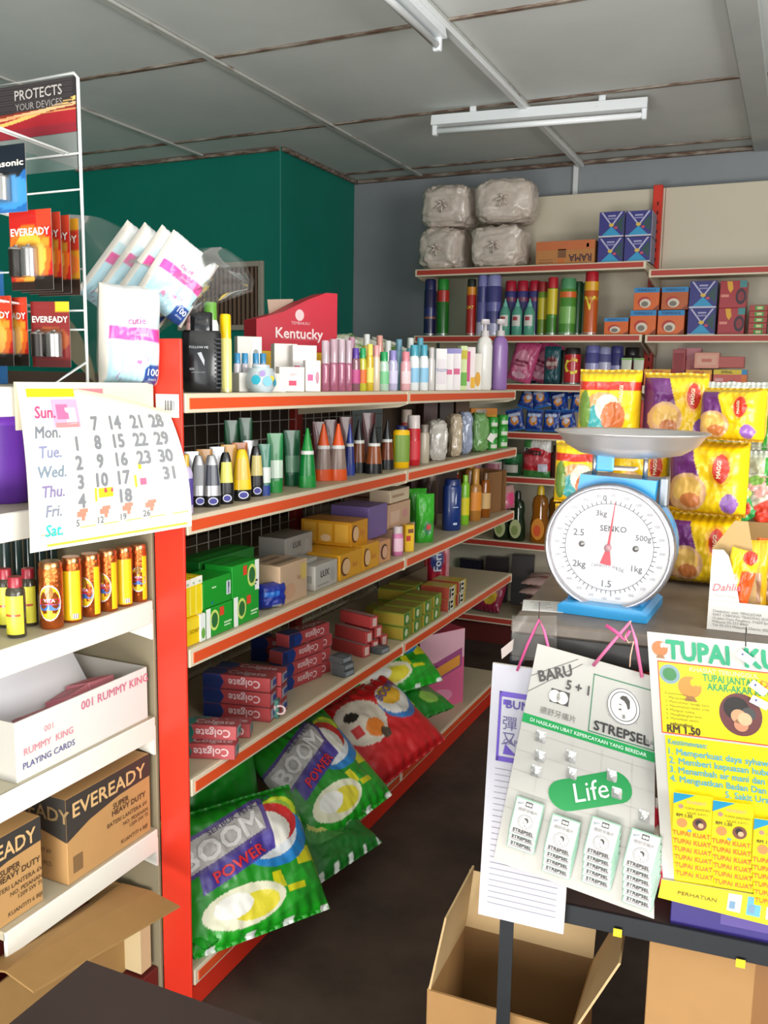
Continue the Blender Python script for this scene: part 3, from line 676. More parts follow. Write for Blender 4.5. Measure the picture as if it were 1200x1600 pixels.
# leafy packets lying behind the small bottles
for i, (x, off, c, lb) in enumerate(((552, .25, 'c7cfae', 'pale green leaf print packet lying behind the perfumes'), (590, .27, 'd4d2bd', 'cream and green packet lying behind the body mists'), (628, .25, 'e0dcd0', 'white packet lying behind the baby lotions'))):
    P = G(x, 0, off, .155); pouch('leaf_packet', lb, 'packet', .16, .14, .03, paint((None, c), (band(.8, -.1, .12), '5e8a3a'), (band(-.6, .6, .75), '7aa04c'), (disc(.7, .5, .15, .2), 'e8e6dc')), P+Vector((0, 0, -.03)), (radians(-62), radians(10*i-8), radians(60)), seed=i, nu=16, nv=16)
    carton('stock_carton', ['plain grey carton supporting the pale green packet', 'plain grey carton supporting the cream packet', 'plain grey carton supporting the white packet'][i], 'carton', G(x, 0, off), (.10, .12, .118), '9a958a', radians(90))

# ---- second shelf: inverted bottles, tubes and nozzle bottles
P = G(291, 1, .03); w, h = S3(P, 22, 92); bottle('lilac_bottle', 'lilac bottle with yellow top half hidden behind the calendar', P, w, h, PL('c9bde0'), PL('e6b62a'), capr=.5, lab='5a4a9a')
sil = M('b4b4b6', .28, .55); k1 = PL('16171a', .3); yl = PL('f2bf08')
def inv(x, off, body, lab, lb, wd=27, hh=80, grp=None, oval=True):
    P = G(x, 1, off); w, h = S3(P, wd, hh); rx, ry = w/2, w*.33
    t = item('deodorant_bottle', lb, 'bottle', P, FA, [('cap', k1, [(0, rx*.8, ry*.86), (h*.02, rx*.9, ry*.93), (h*.22, rx*.95, ry)]),
        ('body', body, [(h*.22, rx*1.0, ry*1.02), (h*.5, rx*.92, ry*.98), (h*.8, rx*.72, ry*.85), (h*.93, rx*.55, ry*.7), (h, rx*.36, ry*.45)])]+([('label', lab, [(h*.42, rx*.92, ry*1.0), (h*.82, rx*.70, ry*.84)], 'arc', -48, 48)] if lab else []), grp, sq=2.6)
    if oval:
        b = MB(); b.quad([(rx*.55*cos(i*pi/8), -ry*1.02-.001, h*.12+h*.075*sin(i*pi/8)) for i in range(16)], 'dfe0ee'); b.quad([(rx*.44*cos(i*pi/8), -ry*1.02-.0016, h*.12+h*.055*sin(i*pi/8)) for i in range(16)], '3b3a94'); b.build('oval_badge', t)
    return t
inv(311, .07, sil, M('8d8e92', .4), 'silver upended bottle with a black cap next to the lilac bottle', 26, 80)
inv(331, .045, sil, PL('3a3f4c'), 'silver upended bottle with a dark crest label', 29, 80)
inv(353, .045, k1, PL('d8cf58'), 'black upended bottle with a yellow and teal label', 26, 80)
inv(378, .045, yl, PL('d9a92a'), 'yellow upended bottle with a black cap', 30, 80)
inv(400, .06, k1, PL('c9b96a'), 'slim black upended bottle beside the yellow one', 24, 78)
for x, c in ((300, sil), (320, PL('c98a2a')), (340, sil), (358, PL('e3a21a')), (375, PL('d8731c')), (392, sil)):
    P = G(x, 1, .15); w, h = S3(P, 25, 76); tube_up('rear_tube', {sil: 'silver flip cap tube in the second row behind the upended bottles'}.get(c, 'amber flip cap tube in the second row behind the upended bottles'), P, w, h, c, PL('b9babc'), group='silver second row tubes' if c is sil else 'amber second row tubes')
g1, g2, g3 = PL('0f7a3c'), PL('0a5a34'), PL('128a34')
for x, off, wd, hh, bd, cp, lb, lab in ((414, .05, 19, 80, PL('1e6f56'), PL('25408f'), 'small green tube with a navy cap and white print', 'c9cfc8'), (430, .06, 26, 92, g1, g3, 'dark green upended tube with white print', 'b9cbb8'), (456, .10, 27, 86, g2, g2, 'deep green upended tube with a pale collar', '5f8f70'),
    (362, .22, 22, 104, g2, g2, 'dark green tube at the mesh behind the upended bottles', None), (384, .22, 22, 104, g2, g2, 'dark green tube at the mesh behind the upended bottles', None)):
    P = G(x, 1, off); w, h = S3(P, wd, hh); tube_up('face_wash_tube', lb, P, w, h, bd, cp, lab=PL(lab) if lab else None, group='green tubes at the mesh' if lab is None else None)
P = G(480, 1, .045); w, h = S3(P, 29, 92); tube_up('gel_bottle', 'green cone shaped gel bottle with a pointed green nozzle', P, w, h, M('0f8a3a', .2, trans=.2), g3, cone=True)
org = PL('e4571c'); clg = M('a88f84', .2, trans=.3)
for x, off, lb in ((505, .09, 'clear cone shaped gel bottle with orange base and nozzle'), (528, .055, 'clear cone shaped gel bottle with orange base and nozzle')):
    P = G(x, 1, off); w, h = S3(P, 30, 88); tube_up('gel_bottle', lb, P, w, h, clg, org, cone=True, group='orange gel bottles')
for x, off, bd, cp, lb, wd, hh in ((546, .09, PL('26347f'), PL('2a3f9a'), 'blue cone shaped gel bottle', 18, 80), (560, .10, M('8a4a2a', .2, trans=.3), k1, 'brown cone shaped gel bottle with black base behind its twin', 26, 82), (584, .05, M('a85a2e', .2, trans=.3), k1, 'amber brown cone shaped gel bottle with black base and cap', 28, 76), (604, .07, M('8a4426', .2, trans=.3), k1, 'brown cone shaped gel bottle with black base beside the yellow powder', 24, 76)):
    P = G(x, 1, off); w, h = S3(P, wd, hh); tube_up('gel_bottle', lb, P, w, h, bd, cp, cone=True)
for x in (498, 516, 540, 575): 
    P = G(x, 1, .20); w, h = S3(P, 22, 80); tube_up('rear_gel_tube', 'dark tube with a red top at the mesh behind the gel bottles', P, w, h, PL('5e1f22'), PL('2a1c20'), group='dark tubes behind the gel bottles')
P = G(626, 1, .05); w, h = S3(P, 27, 66); bottle('powder_bottle', 'yellow talcum powder bottle with a navy cap', P, w, h, yl, PL('1f2350'), lab='7a9a3c', capf=.1, capr=.66, sh=.04, labz=(.15, .78), tb=.5)
P = G(645, 1, .05); w, h = S3(P, 22, 78); bottle('powder_bottle', 'red talcum powder bottle with a white cap', P, w, h, PL('c21a26'), PL('cfc4bf'), lab='d0303a', capf=.26, capr=.9, sh=.04, labz=(.12, .5), fl=.9)
P = G(634, 1, .14); w, h = S3(P, 20, 80); bottle('powder_bottle', 'dull red bottle with a cream cap behind the yellow powder', P, w, h, PL('9a2a2c'), PL('b9a89a'), capf=.25, capr=.8)
P = G(662, 1, .05); w, h = S3(P, 17, 60); bottle('powder_bottle', 'slim cream powder bottle wrapped beside the red one', P, w, h, PL('b9ad98'), PL('8a7f72'), capr=.7)
for i, (x, wd, hh, c, lb) in enumerate(((680, 34, 62, 'b7b1a8', 'clear plastic bag of white bottles on the second shelf'), (708, 22, 66, 'b5a48a', 'clear plastic bag around a tan bottle'), (724, 22, 66, '8f97ad', 'clear plastic bag around a bluish bottle'), (746, 30, 60, '6f9a5c', 'crumpled pale green plastic bag with a white tag'))):
    P = G(x, 1, .06); w, h = S3(P, wd, hh)
    t = sack('wrapped_goods', lb, 'bag', w*.95, .07, h, P, FA, c, i*3.1, knot=False, lump=.008, rough=.2)
    if i == 3: b = MB(); b.box((0, -.042, h*.45), (w*.38, .001, w*.38), 'd8d6cc', 0, Matrix.Rotation(.6, 4, 'Y')); b.build('tag', t)
for r_ in range(3):
    for c_, x in enumerate((768, 784)):
        P = G(x, 1, .05); P.z += r_*m(17, P); w, h = S3(P, 17, 16.6)
        item('cream_jar', 'squat green jar in the stack at the end of the second shelf', 'jar', P, FA, [('body', PL('3aa63a'), [(0, w*.46, w*.46), (h*.1, w*.5, w*.5), (h*.6, w*.5, w*.5)]), ('lid', PL('2f9a35'), [(h*.6, w*.52, w*.52), (h*.96, w*.52, w*.52), (h*.99, w*.46, w*.46)]), ('label', 'd9dccb', [(h*.15, w*.5, w*.5), (h*.5, w*.5, w*.5)], 'arc', -40, 40)], 'green jars stacked three high')
P = G(750, 1, .20); w, h = S3(P, 46, 24); carton('food_carton', 'orange and yellow carton at the back of the second shelf', 'carton', P+Vector((0, 0, .10)), (w, .06, h), 'd9a02c', FA, None, [('front', 'rect', 0, .6, 1, 1, 'd9862c'), ('front', 'rect', .2, .65, .6, .95, 'cfc8b8'), ('front', 'rect', 0, 0, 1, .15, '9aa02c')])
carton('stock_carton', 'brown carton beneath the orange and yellow carton', 'carton', P, (w*1.1, .08, .0985), '6a4a34', FA)
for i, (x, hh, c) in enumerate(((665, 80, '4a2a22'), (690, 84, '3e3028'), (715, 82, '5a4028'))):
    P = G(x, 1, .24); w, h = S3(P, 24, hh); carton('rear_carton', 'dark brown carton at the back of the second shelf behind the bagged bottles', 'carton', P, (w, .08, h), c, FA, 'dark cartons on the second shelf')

# ---- third shelf: soaps and lotions
def gbox(name, lb, x0, x1, k, hpx, dpt, off, col, up=0, prints=(), grp=None, film=False, cat='carton', hm=None):
    A = G(x0, k, off, up); Bq = G(x1, k, off, up); wd = (Bq-A).length; C_ = (A+Bq)/2; C_.x -= dpt/2
    h = hm or m(hpx, (A+Bq)/2)
    return carton(name, lb, cat, C_, (wd*.985, dpt, h), col, pi/2, grp, prints, film=film), h
ye = 'efc80a'
_, h1 = gbox('soap_carton', 'yellow soap carton with blue corner at the bottom beside the red post', 289, 318, 2, 44, .075, .015, ye, 0, [('front', 'rect', .0, .55, 1, .95, 'f2d22a'), ('front', 'text', 'SOAP', .5, .5, .16, '9a7a10'), ('right', 'rect', 0, 0, 1, 1, 'f4f0d8'), ('left', 'rect', .3, .1, .9, .4, '2a7ac0')])
for i in range(3):
    gbox('soap_carton', 'upright yellow and white soap carton stacked beside the red post', 290+i*9, 299+i*9, 2, 60, .07, .02, 'f0d21a', h1+.001, [('front', 'rect', 0, .8, 1, 1, 'f0ede0'), ('front', 'text', 'm', .5, .88, .09, '5a9a3c'), ('front', 'rect', .75, .05, 1, .75, 'f6e45a')], 'upright yellow soap cartons')
_, h1 = gbox('soap_carton', 'narrow white soap carton between the yellow and green soaps', 313, 322, 2, 44, .075, .012, 'e9ece6', 0, [('front', 'disc', .5, .3, .3, .2, '6aa83c')])
gp = lambda fl: [('front', 'rect', 0 if not fl else .84, 0, .16 if not fl else 1, 1, 'eef0ea'), ('front', 'disc', .3 if not fl else .72, .55, .17, .36, 'c8dc6a'), ('front', 'disc', .3 if not fl else .72, .55, .12, .26, '2d6a34', .0014), ('front', 'text', 'Det', .3 if not fl else .72, .55, .2, 'e9efe0'), ('front', 'rect', .5 if not fl else .4, .62, .66 if not fl else .54, .92, 'd8452a'), ('front', 'rect', .66, .3, .95, .36, 'bfe3b4'), ('front', 'rect', .66, .2, .9, .25, 'bfe3b4'), ('top', 'rect', .0, .4, 1, .6, '1f7a28')]
gc = '1c9a2c'
_, hg = gbox('soap_pack', 'bright green soap carton with white end in the lower row', 322, 364, 2, 46, .08, .015, gc, 0, gp(0), 'lower green soaps')
gbox('soap_pack', 'bright green soap carton with white end in the lower row', 365, 405, 2, 46, .08, .015, gc, 0, gp(0), 'lower green soaps')
gbox('soap_pack', 'bright green soap carton showing its barcode side, on the lower greens', 318, 362, 2, 44, .08, .018, '179226', hg+.001, [('front', 'rect', .82, .25, .97, .75, 'dfe2e6'), ('front', 'rect', .86, .28, .93, .72, '6a7a9a'), ('front', 'rect', .3, .65, .45, .7, 'bfe3b4'), ('front', 'rect', .28, .1, .34, .18, '2a6ab0')])
gbox('soap_pack', 'bright green soap carton with white right end, on the lower greens', 363, 405, 2, 50, .08, .018, gc, hg+.001, gp(1))
gbox('soap_pack', 'dark green soap carton lying behind the green stack', 312, 398, 2, 92, .08, .11, '146a22', 0, [('top', 'rect', .05, .1, .95, .5, '1f8a2c')])
P = G(421, 2, .045); w, h = S3(P, 32, 40); pouch('soap_pack', 'small royal blue wrapped soap beside the green stack', 'soap', .085, h*.98, .055, paint((None, '1d2f8f'), (rect(.1, .55, .6, .7), '2f6fc4'), (rect(.4, .0, .75, .18), 'aab6d0')), P, (0, 0, radians(70)), p=6, q=6, seal=.02, nu=20, nv=20)
_, hp = gbox('soap_pack', 'peach multi pack of soaps wrapped in clear film', 437, 480, 2, 62, .11, .02, 'dcb892', 0, [('front', 'disc', .35, .3, .2, .2, 'c79a7a'), ('front', 'text', 'lux', .7, .6, .14, 'b08a6a'), ('front', 'rect', .75, .5, .95, .9, 'e6c65a'), ('top', 'rect', .1, .2, .9, .4, '8a6a52'), ('top', 'rect', .2, .6, .8, .75, '8a6a52')], film=True)
wsp = [('front', 'text', 'LUX', .42, .62, .28, '4a4a4a', {'bold': .015}), ('front', 'disc', .78, .45, .10, .3, 'aaa6a0'), ('front', 'rect', .08, .15, .6, .2, '9a9690'), ('left', 'rect', .1, .3, .9, .6, 'a9a49a'), ('top', 'rect', .1, .3, .9, .6, 'b5b0a6')]
_, hl = gbox('soap_carton', 'white soap carton with grey lettering at the shelf edge', 492, 527, 2, 38, .10, .025, 'cfc9c0', 0, wsp, film=True)
gbox('soap_carton', 'white soap carton behind the front one, in film', 462, 495, 2, 44, .09, .07, 'bdb6ac', 0, wsp, film=True)
gbox('soap_carton', 'grey white soap carton on top of the filmed pair', 445, 488, 2, 34, .09, .13, 'a9a298', .075, wsp, film=True); gbox('soap_carton', 'grey white soap carton under the topmost filmed one', 440, 484, 2, 40, .09, .135, '9c958a', 0, wsp, hm=.073)
cp_ = lambda c2: [('left', 'rect', .06, .15, .3, .9, c2), ('left', 'rect', .36, .15, .62, .9, c2), ('left', 'rect', .68, .15, .94, .9, c2), ('front', 'disc', .22, .5, .20, .36, '6a3e22'), ('front', 'disc', .26, .5, .17, .3, 'e0b88a', .0014), ('front', 'text', 'lux', .66, .5, .25, 'c9763a'), ('left', 'disc', .5, .3, .1, .15, 'e8c79a')]
gd = 'd79a1e'
_, hgd = gbox('soap_carton', 'golden soap carton with a round portrait in the lower gold row', 531, 566, 2, 40, .16, .02, gd, 0, cp_('e2b040'), 'lower golden soaps')
gbox('soap_carton', 'golden soap carton with a round portrait in the lower gold row', 567, 592, 2, 40, .16, .02, gd, 0, cp_('e2b040'), 'lower golden soaps')
gbox('soap_carton', 'amber soap carton bundle resting on the golden soaps', 548, 574, 2, 38, .18, .05, 'd08f1c', hgd+.001, cp_('e0a93a'))
gbox('soap_carton', 'peach soap carton with a dark portrait beside the golden soaps', 593, 610, 2, 34, .10, .025, 'd59a6a', 0, [('front', 'disc', .4, .5, .32, .36, '5a3a2a'), ('front', 'disc', .45, .48, .24, .28, 'd9a98a', .0014)])
gbox('soap_carton', 'violet grey carton resting behind the amber soaps', 575, 604, 2, 50, .14, .06, '6f5a92', hgd+.001, [('top', 'rect', .1, .1, .9, .9, '7a649c')]); gbox('stock_carton', 'brown carton under the violet grey one', 594, 610, 2, 40, .05, .13, '8a6238', 0, hm=hgd)
gbox('soap_carton', 'orange and white carton standing behind the violet one', 550, 590, 2, 70, .05, .32, 'd9652a', 0, [('left', 'rect', 0, .72, 1, .96, 'd9cdb8'), ('left', 'text', 'BABYCARE', .5, .84, .14, '6a3a2a')])
P = G(621, 2, .035); w, h = S3(P, 17, 46); bottle('soap_bottle', 'small pink soap bottle with a pale cap', P, w, h, PL('d77aa8'), PL('c9b9b9'), lab='e8c0d0', capf=.24, capr=.9)
P = G(637, 2, .035); w, h = S3(P, 15, 42); carton('soap_carton', 'small bright yellow carton with red print at the joint', 'carton', P, (w, .03, h), 'e3b51c', FA, None, [('front', 'rect', .1, .4, .6, .6, 'c23a2a'), ('front', 'rect', .3, .7, .9, .85, '7a4a2a')])
for i, (x0, x1, up, off, lb) in enumerate(((612, 648, 0, .06, 'pale peach carton in the tall stack on the third shelf'), (577, 612, 0, .21, 'pale peach carton in the tall stack on the third shelf'), (605, 640, 1, .07, 'pale peach carton in the tall stack on the third shelf'), (572, 610, 1, .21, 'pale peach carton in the tall stack on the third shelf'))):
    gbox('peach_carton', lb, x0, x1, 2, 44, .09, off, 'c79f84', up*.0865, [('front', 'rect', .1, .2, .5, .7, 'd4b09a'), ('front', 'disc', .75, .5, .12, .2, 'c98a8a'), ('left', 'rect', .1, .1, .9, .8, 'cfa990')], 'pale peach cartons', hm=.085)
gbox('peach_carton', 'flat cream carton on top of the peach stack', 608, 638, 2, 22, .08, .075, 'd3bda0', .174, [('front', 'rect', .1, .4, .7, .6, 'a98a70')], hm=.045)
gbox('peach_carton', 'flat peach carton topping the rear of the stack', 575, 608, 2, 22, .08, .215, 'b98f78', .174, hm=.045)
for x, lb, s in ((651, 'green refill pouch with a red bird print', 2), (663, 'light green refill pouch standing beside its twin', 5)):
    P = G(x, 2, .12 if s == 2 else .05); w, h = S3(P, 22, 76); pouch('refill_pouch', lb, 'pouch', w*1.4, h, .04, paint((None, '2f9a22'), (rect(0, .5, 1, 1), '3aa82a'), (disc(.55, .3, .25, .12), '3f7f5a'), (disc(.6, .32, .15, .06), 'cf4a4a')), P, (0, 0, FA), seed=s, bottom=False, nu=16, nv=20)
for x, off, wd, hh, bc, cc, lb, lab, cf in ((705, .06, 30, 80, '16306e', '122a62', 'dark blue shampoo bottle with white feather mark', None, .12), (725, .06, 15, 78, '7ab81f', '8ac42a', 'lime green bottle beside the dark blue one', 'd8c81a', .15), (741, .06, 21, 82, 'a8702a', 'b98434', 'caramel lotion bottle with an orange label', 'd9862a', .3), (757, .05, 17, 70, 'amber', '6a4a2a', 'amber liquid bottle with a brown cap', 'caa46a', .16), (733, .15, 20, 84, '8a5a1c', 'c98a1c', 'brown bottle with yellow cap at the back', None, .15)):
    P = G(x, 2, off); w, h = S3(P, wd, hh); t = bottle('shampoo_bottle', lb, P, w, h, amber if bc == 'amber' else PL(bc), PL(cc), lab=lab, capf=cf, capr=.85 if cf < .14 else .55, sh=.06, labz=(.2, .55))
    if wd == 30: b = MB(); q = lambda u, v: (u, -w*.385-.002, v); b.quad([q(-.002, h*.62), q(.004, h*.75), q(.003, h*.55), q(0, h*.5)], 'c9d2e6'); b.quad([q(-.012, h*.47), q(.012, h*.47), q(.012, h*.455), q(-.012, h*.455)], 'b9c4d8'); b.quad([q(-.009, h*.16), q(.009, h*.16), q(.009, h*.12), q(-.009, h*.12)], 'b9c4d8'); b.build('lettering', t)
# open cardboard box on end with pink refill
A = G(763, 2, .05); Bq = G(798, 2, .05)
t = thing('open_carton', 'small brown open carton holding a pink packet at the shelf end', 'carton', ((A.x-.07), (A.y+Bq.y)/2-.06, ZS[2]+.0006), radians(75))
wv, hv, dv = .20, m(66, A), .13; cb = M('8a5f38', .75, bump=.1, var=.1, bs=30)
b = MB()
for c, d in (((0, 0, .002), (wv, dv, .004)), ((0, dv/2, hv/2), (wv, .004, hv)), ((-wv/2, 0, hv/2), (.004, dv, hv)), ((wv/2, 0, hv/2), (.004, dv, hv)), ((-.02, -dv/2, hv/2), (wv*.80, .004, hv*.98))): b.box(c, d, cb)
b.build('body', t)
Pp = Vector(((A.x+.005), Bq.y-.06, ZS[2]+.0006)); pouch('pink_packet', 'small pink clear packet propped against the brown carton', 'packet', .085, .11, .025, paint((None, 'c06a80'), (disc(.5, .45, .3, .3), 'd9407a'), (rect(0, .7, 1, 1), 'b58a86')), Pp+Vector((.012, -.015, 0)), (radians(-6), 0, radians(75)), nu=12, nv=12)
for x, c in ((690, '3a2420'), (655, '4a2e2a')):
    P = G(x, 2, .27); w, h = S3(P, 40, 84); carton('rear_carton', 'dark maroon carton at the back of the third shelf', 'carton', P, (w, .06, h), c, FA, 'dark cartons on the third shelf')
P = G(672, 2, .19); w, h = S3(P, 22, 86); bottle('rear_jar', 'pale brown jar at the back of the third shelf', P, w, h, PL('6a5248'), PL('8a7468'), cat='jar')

# ---- fourth shelf: toothpaste and small packs
def colg(lb, x, off, up, rz, L_=.19, wd=.05, hh=.038, col='b3141f', c2='1f3f8f', grp=None, film=False, txt='Colgate', flip=True):
    P = G(x, 3, off, up)
    pr = [('front', 'text', txt, .62, .5, .55, 'd9b9b9', {'bold': .02, 'rot': pi if flip else 0}), ('front', 'poly', [(0, 0), (.26, 0), (.32, .5), (.26, 1), (0, 1)], c2), ('right', 'rect', .1, .15, .9, .85, 'c9c3cf'), ('right', 'rect', .4, .3, .9, .7, c2, .0014), ('top', 'poly', [(0, 0), (.26, 0), (.32, .5), (.26, 1), (0, 1)], c2), ('top', 'text', txt, .62, .5, .5, 'd9b9b9', {'bold': .02})]
    return carton('toothpaste_carton', lb, 'carton', P, (L_, wd, hh), col, rz, grp, pr, film=True)
z0 = 0
for i, (dx, dz) in enumerate(((0, 0), (0, .041), (0, .082), (.056, 0), (.056, .041), (.056, .082))):
    colg('red and blue toothpaste carton in the filmed stack on the fourth shelf', 375, .12+0*dx, dz, radians(12)); bpy.context.view_layer
    o = [c for c in COL.objects if c.name.startswith('toothpaste_carton') and c.parent is None][-1]; o['group'] = 'red and blue toothpaste cartons in film'; o.location.y += dx; 
for i, (x, off, dz, dy) in enumerate(((440, .27, 0, 0), (440, .27, .041, 0), (462, .12, 0, .0), (462, .12, .041, .0), (464, .12, .082, .0), (462, .12, 0, .056), (462, .12, .041, .056), (464, .12, .082, .056), (466, .12, .123, .03))):
    colg('red toothpaste carton with blue top in the farther filmed stack', x, off, dz, radians(80 if i > 1 else 12), grp='farther toothpaste cartons in film', L_=.19, wd=.05); o = [c for c in COL.objects if c.name.startswith('toothpaste_carton') and c.parent is None][-1]; o.location.y += dy
for i, (x, off, up, rz) in enumerate(((322, .05, 0, 22), (326, .06, .037, 20), (347, .09, 0, 24))):
    colg(['red and teal toothpaste carton lowest at the red post', 'red and teal toothpaste carton lying on the lowest one', 'red and teal toothpaste carton beside the lowest pair'][i], x, off, up, radians(rz), .15, .045, .036, 'b3202a', '1f8a7a')
_t = colg('teal toothpaste carton standing against the filmed stack', 408, .07, 0, radians(20), .10, .03, .05, '1f7a6a', '9a1420')
for i, (x, off, up) in enumerate(((548, .11, 0), (562, .11, 0), (576, .11, 0), (552, .11, .042), (567, .11, .042), (560, .11, .084))):
    P = G(x, 3, off, up); carton('small_red_carton', 'small red and white toothbrush carton in the filmed heap', 'carton', P, (.035, .14, .04), 'b5403f', radians(75), 'small red and white cartons', [('front', 'rect', .2, .15, .8, .85, 'd0b0a8'), ('top', 'rect', .2, 0, .8, 1, 'a88a84')])
for i, (x, off, up, lb) in enumerate(((536, .03, 0, 'black toothbrush pack lowest on the shelf edge'), (535, .03, .022, 'black toothbrush pack lying on the lowest one'), (592, .03, .0, 'grey toothbrush pack slanting beside the red cartons'), (532, .035, .044, 'dark toothbrush pack topping the black pair'))):
    P = G(x, 3, off, up); carton('toothbrush_pack', lb, 'pack', P, (.05, .05, .02), '2f3438', radians(80), None, [('front', 'rect', .1, .2, .9, .8, '8a8f94'), ('top', 'rect', .1, .05, .6, .6, '70767a')], film=True)
for i, (x, off, up) in enumerate(((612, .07, 0), (629, .07, 0), (645, .07, 0), (660, .07, 0), (613, .07, .048), (630, .07, .048), (646, .07, .048), (661, .07, .048), (600, .2, .0), (618, .2, .0), (634, .2, 0), (649, .2, 0), (618, .2, .048), (634, .2, .048))):
    P = G(x, 3, off, up); carton('green_carton', 'small olive green and yellow carton in the block on the fourth shelf', 'carton', P, (.075, .12, .047), '7d8a2e', pi/2, 'olive and green small cartons', [('front', 'rect', .05, .1, .6, .9, '2f7f3c'), ('front', 'disc', .35, .5, .18, .3, 'c9cfa0'), ('left', 'rect', 0, .1, 1, .9, 'a08a2c'), ('top', 'rect', .05, .1, .95, .9, '8a7a34')])
for i, (x, up) in enumerate(((684, 0), (700, 0), (685, .048), (701, .048))):
    P = G(x, 3, .07, up); carton('striped_carton', 'black white and yellow striped carton beside the green block', 'carton', P, (.085, .12, .047), 'b9a238', pi/2, 'striped small cartons', [('front', 'rect', 0, 0, .7, 1, 'c9c4b4'), ('front', 'rect', .05, .1, .2, .9, '3a3834'), ('front', 'rect', .3, .2, .6, .4, '3a3834'), ('front', 'rect', .3, .6, .6, .8, '5a5650'), ('left', 'rect', 0, 0, 1, 1, 'a0402e')])
P = G(684, 3, .20); w, h = S3(P, 32, 62); pouch('paste_pouch', 'crimson pouch with white and blue lettering standing on the fourth shelf', 'pouch', w*1.05, h*1.2, .035, paint((None, 'a8142c'), (rect(.86, 0, 1, 1), 'c98a92'), (disc(.4, .62, .32, .26), '2a3a7a')), P, (0, 0, radians(30)), texts=[('Form', 'd9dde6', .24, .42, .62, {'rot': pi/2, 'bold': .02})], bottom=False, nu=16, nv=18)
# ============================================================ detergent on the base deck of the gondola
def boomcol(dark=0):
    return paint((None, '1f8f1f'), (band(.3, -.1, .08), '2aa02a'), (disc(.82, .80, .15, .12), 'c8d82a'), (disc(.82, .80, .11, .09), '8fb83a'),
        (lambda u, v: (int(u*7+.3*v)+int(v*8)) % 3 == 0 and u > .62 and v < .72 and v > .2, 'd8d21a'), (disc(.72, .62, .28, .22), '1f7fc4'), (disc(.68, .66, .24, .19), 'd9dde0'), (disc(.74, .72, .2, .16), 'c42a2a'), (disc(.70, .68, .17, .14), 'e8e4d8'),
        (lambda u, v: .48 < v-.28*u < .76 and u < .72, '5a4a8a'), (lambda u, v: .51 < v-.28*u < .73 and u < .68, 'b9b4b0'), (lambda u, v: .34 < v-.28*u < .48 and .12 < u < .72, '4a3a96'),
        (disc(.38, .22, .30, .14), 'e9e7c8'), (disc(.45, .2, .18, .09), 'e6d83a'), (disc(.3, .24, .14, .08), 'f4f2ea'), (rect(0, 0, 1, .07), '1a9a1c'), (rect(0, .94, 1, 1), '148a18'), (lambda u, v: v < .04 and int(u*14) % 4 == 1, 'dfe6dc'))
bt = [('BOOM', 'e2dedb', .21, .34, .70, {'bold': .03, 'rot': .24, 'fit': .62}), ('POWER', 'd8222e', .11, .42, .52, {'bold': .025, 'rot': .24, 'fit': .42}), ('SERBUK PENCUCI', '3a3268', .055, .52, .86, {'rot': .24, 'fit': .55})]
P = Vector((-1.112, 1.75, .072))
pouch('detergent_bag', 'big green detergent bag with white lettering slumping over the shelf edge by the red post', 'bag', .38, .34, .10, boomcol(), P, (radians(-40), 0, radians(60)), texts=bt, seed=1.3, wr=.012, nu=130, nv=130)
P = G(345, 4, .20); pouch('detergent_bag', 'plain green detergent bag standing behind the slumped one at the post', 'bag', .30, .36, .10, paint((None, '189a20'), (rect(.15, .3, .5, .5), '1f7a34'), (disc(.35, .42, .12, .06), 'd9cf6a'), (disc(.5, .4, .08, .05), 'c9dfe6'), (rect(0, .92, 1, 1), '0f7a18')), P, (radians(-10), 0, radians(70)), seed=2.1, wr=.009)
P = G(330, 4, .02); pouch('detergent_bag', 'flat green detergent bag lying under the slumped one', 'bag', .30, .30, .045, paint((None, '1a9a22'), (disc(.3, .3, .2, .15), 'd9d23a'), (rect(.5, .1, .8, .4), '2f6fb0')), Vector((XG+.02, 1.74, .104)), (radians(-86), 0, radians(84)), seed=4.1)
P = at(545, 1322, 2, .10)
pouch('detergent_bag', 'green detergent bag with slanting lettering in the middle of the deck', 'bag', .36, .36, .10, boomcol(), Vector((-1.115, 2.27, .125)), (radians(-50), radians(-6), radians(78)), texts=bt, seed=3.7, wr=.009, nu=130, nv=130)
P = at(520, 1400, 2, .07)
pouch('detergent_bag', 'dark green detergent bag with its crimped bottom hanging over the kick plate', 'bag', .30, .20, .06, paint((None, '15701f'), (disc(.5, .6, .3, .2), '3f8a3a'), (disc(.5, .7, .2, .15), 'c9c86a'), (disc(.55, .75, .1, .1), 'd9dccf'), (lambda u, v: v < .10 and int(u*18) % 4 == 1, 'dfe6dc')), Vector((-1.065, 2.13, .075)), (radians(-62), 0, radians(78)), seed=5.5, wr=.008)
P = at(625, 1240, 2, .10)
pouch('detergent_bag', 'red detergent bag with a white and orange picture lying on the green ones', 'bag', .44, .34, .09, paint((None, 'c41a1e'), (disc(.36, .62, .26, .26), 'd8cdbb'), (disc(.42, .5, .10, .10), 'dd7a22'), (disc(.30, .72, .07, .06), '2a2624'), (disc(.48, .40, .05, .06), '4a3a2a'), (rect(.2, .5, .3, .6), 'c41a1e'), (disc(.82, .62, .20, .22), '2f6fb0'), (disc(.80, .66, .17, .19), 'd8d4cc'), (disc(.80, .72, .12, .12), 'd9a52a'), (rect(0, 0, 1, .08), 'b01418')), Vector((-1.11, 2.66, .145)), (radians(-54), radians(-8), radians(76)), texts=[('BOOM', '6a5a8a', .12, .80, .78, {'bold': .03, 'rot': .3, 'fit': .3})], seed=6.2, wr=.010, nu=72, nv=72)
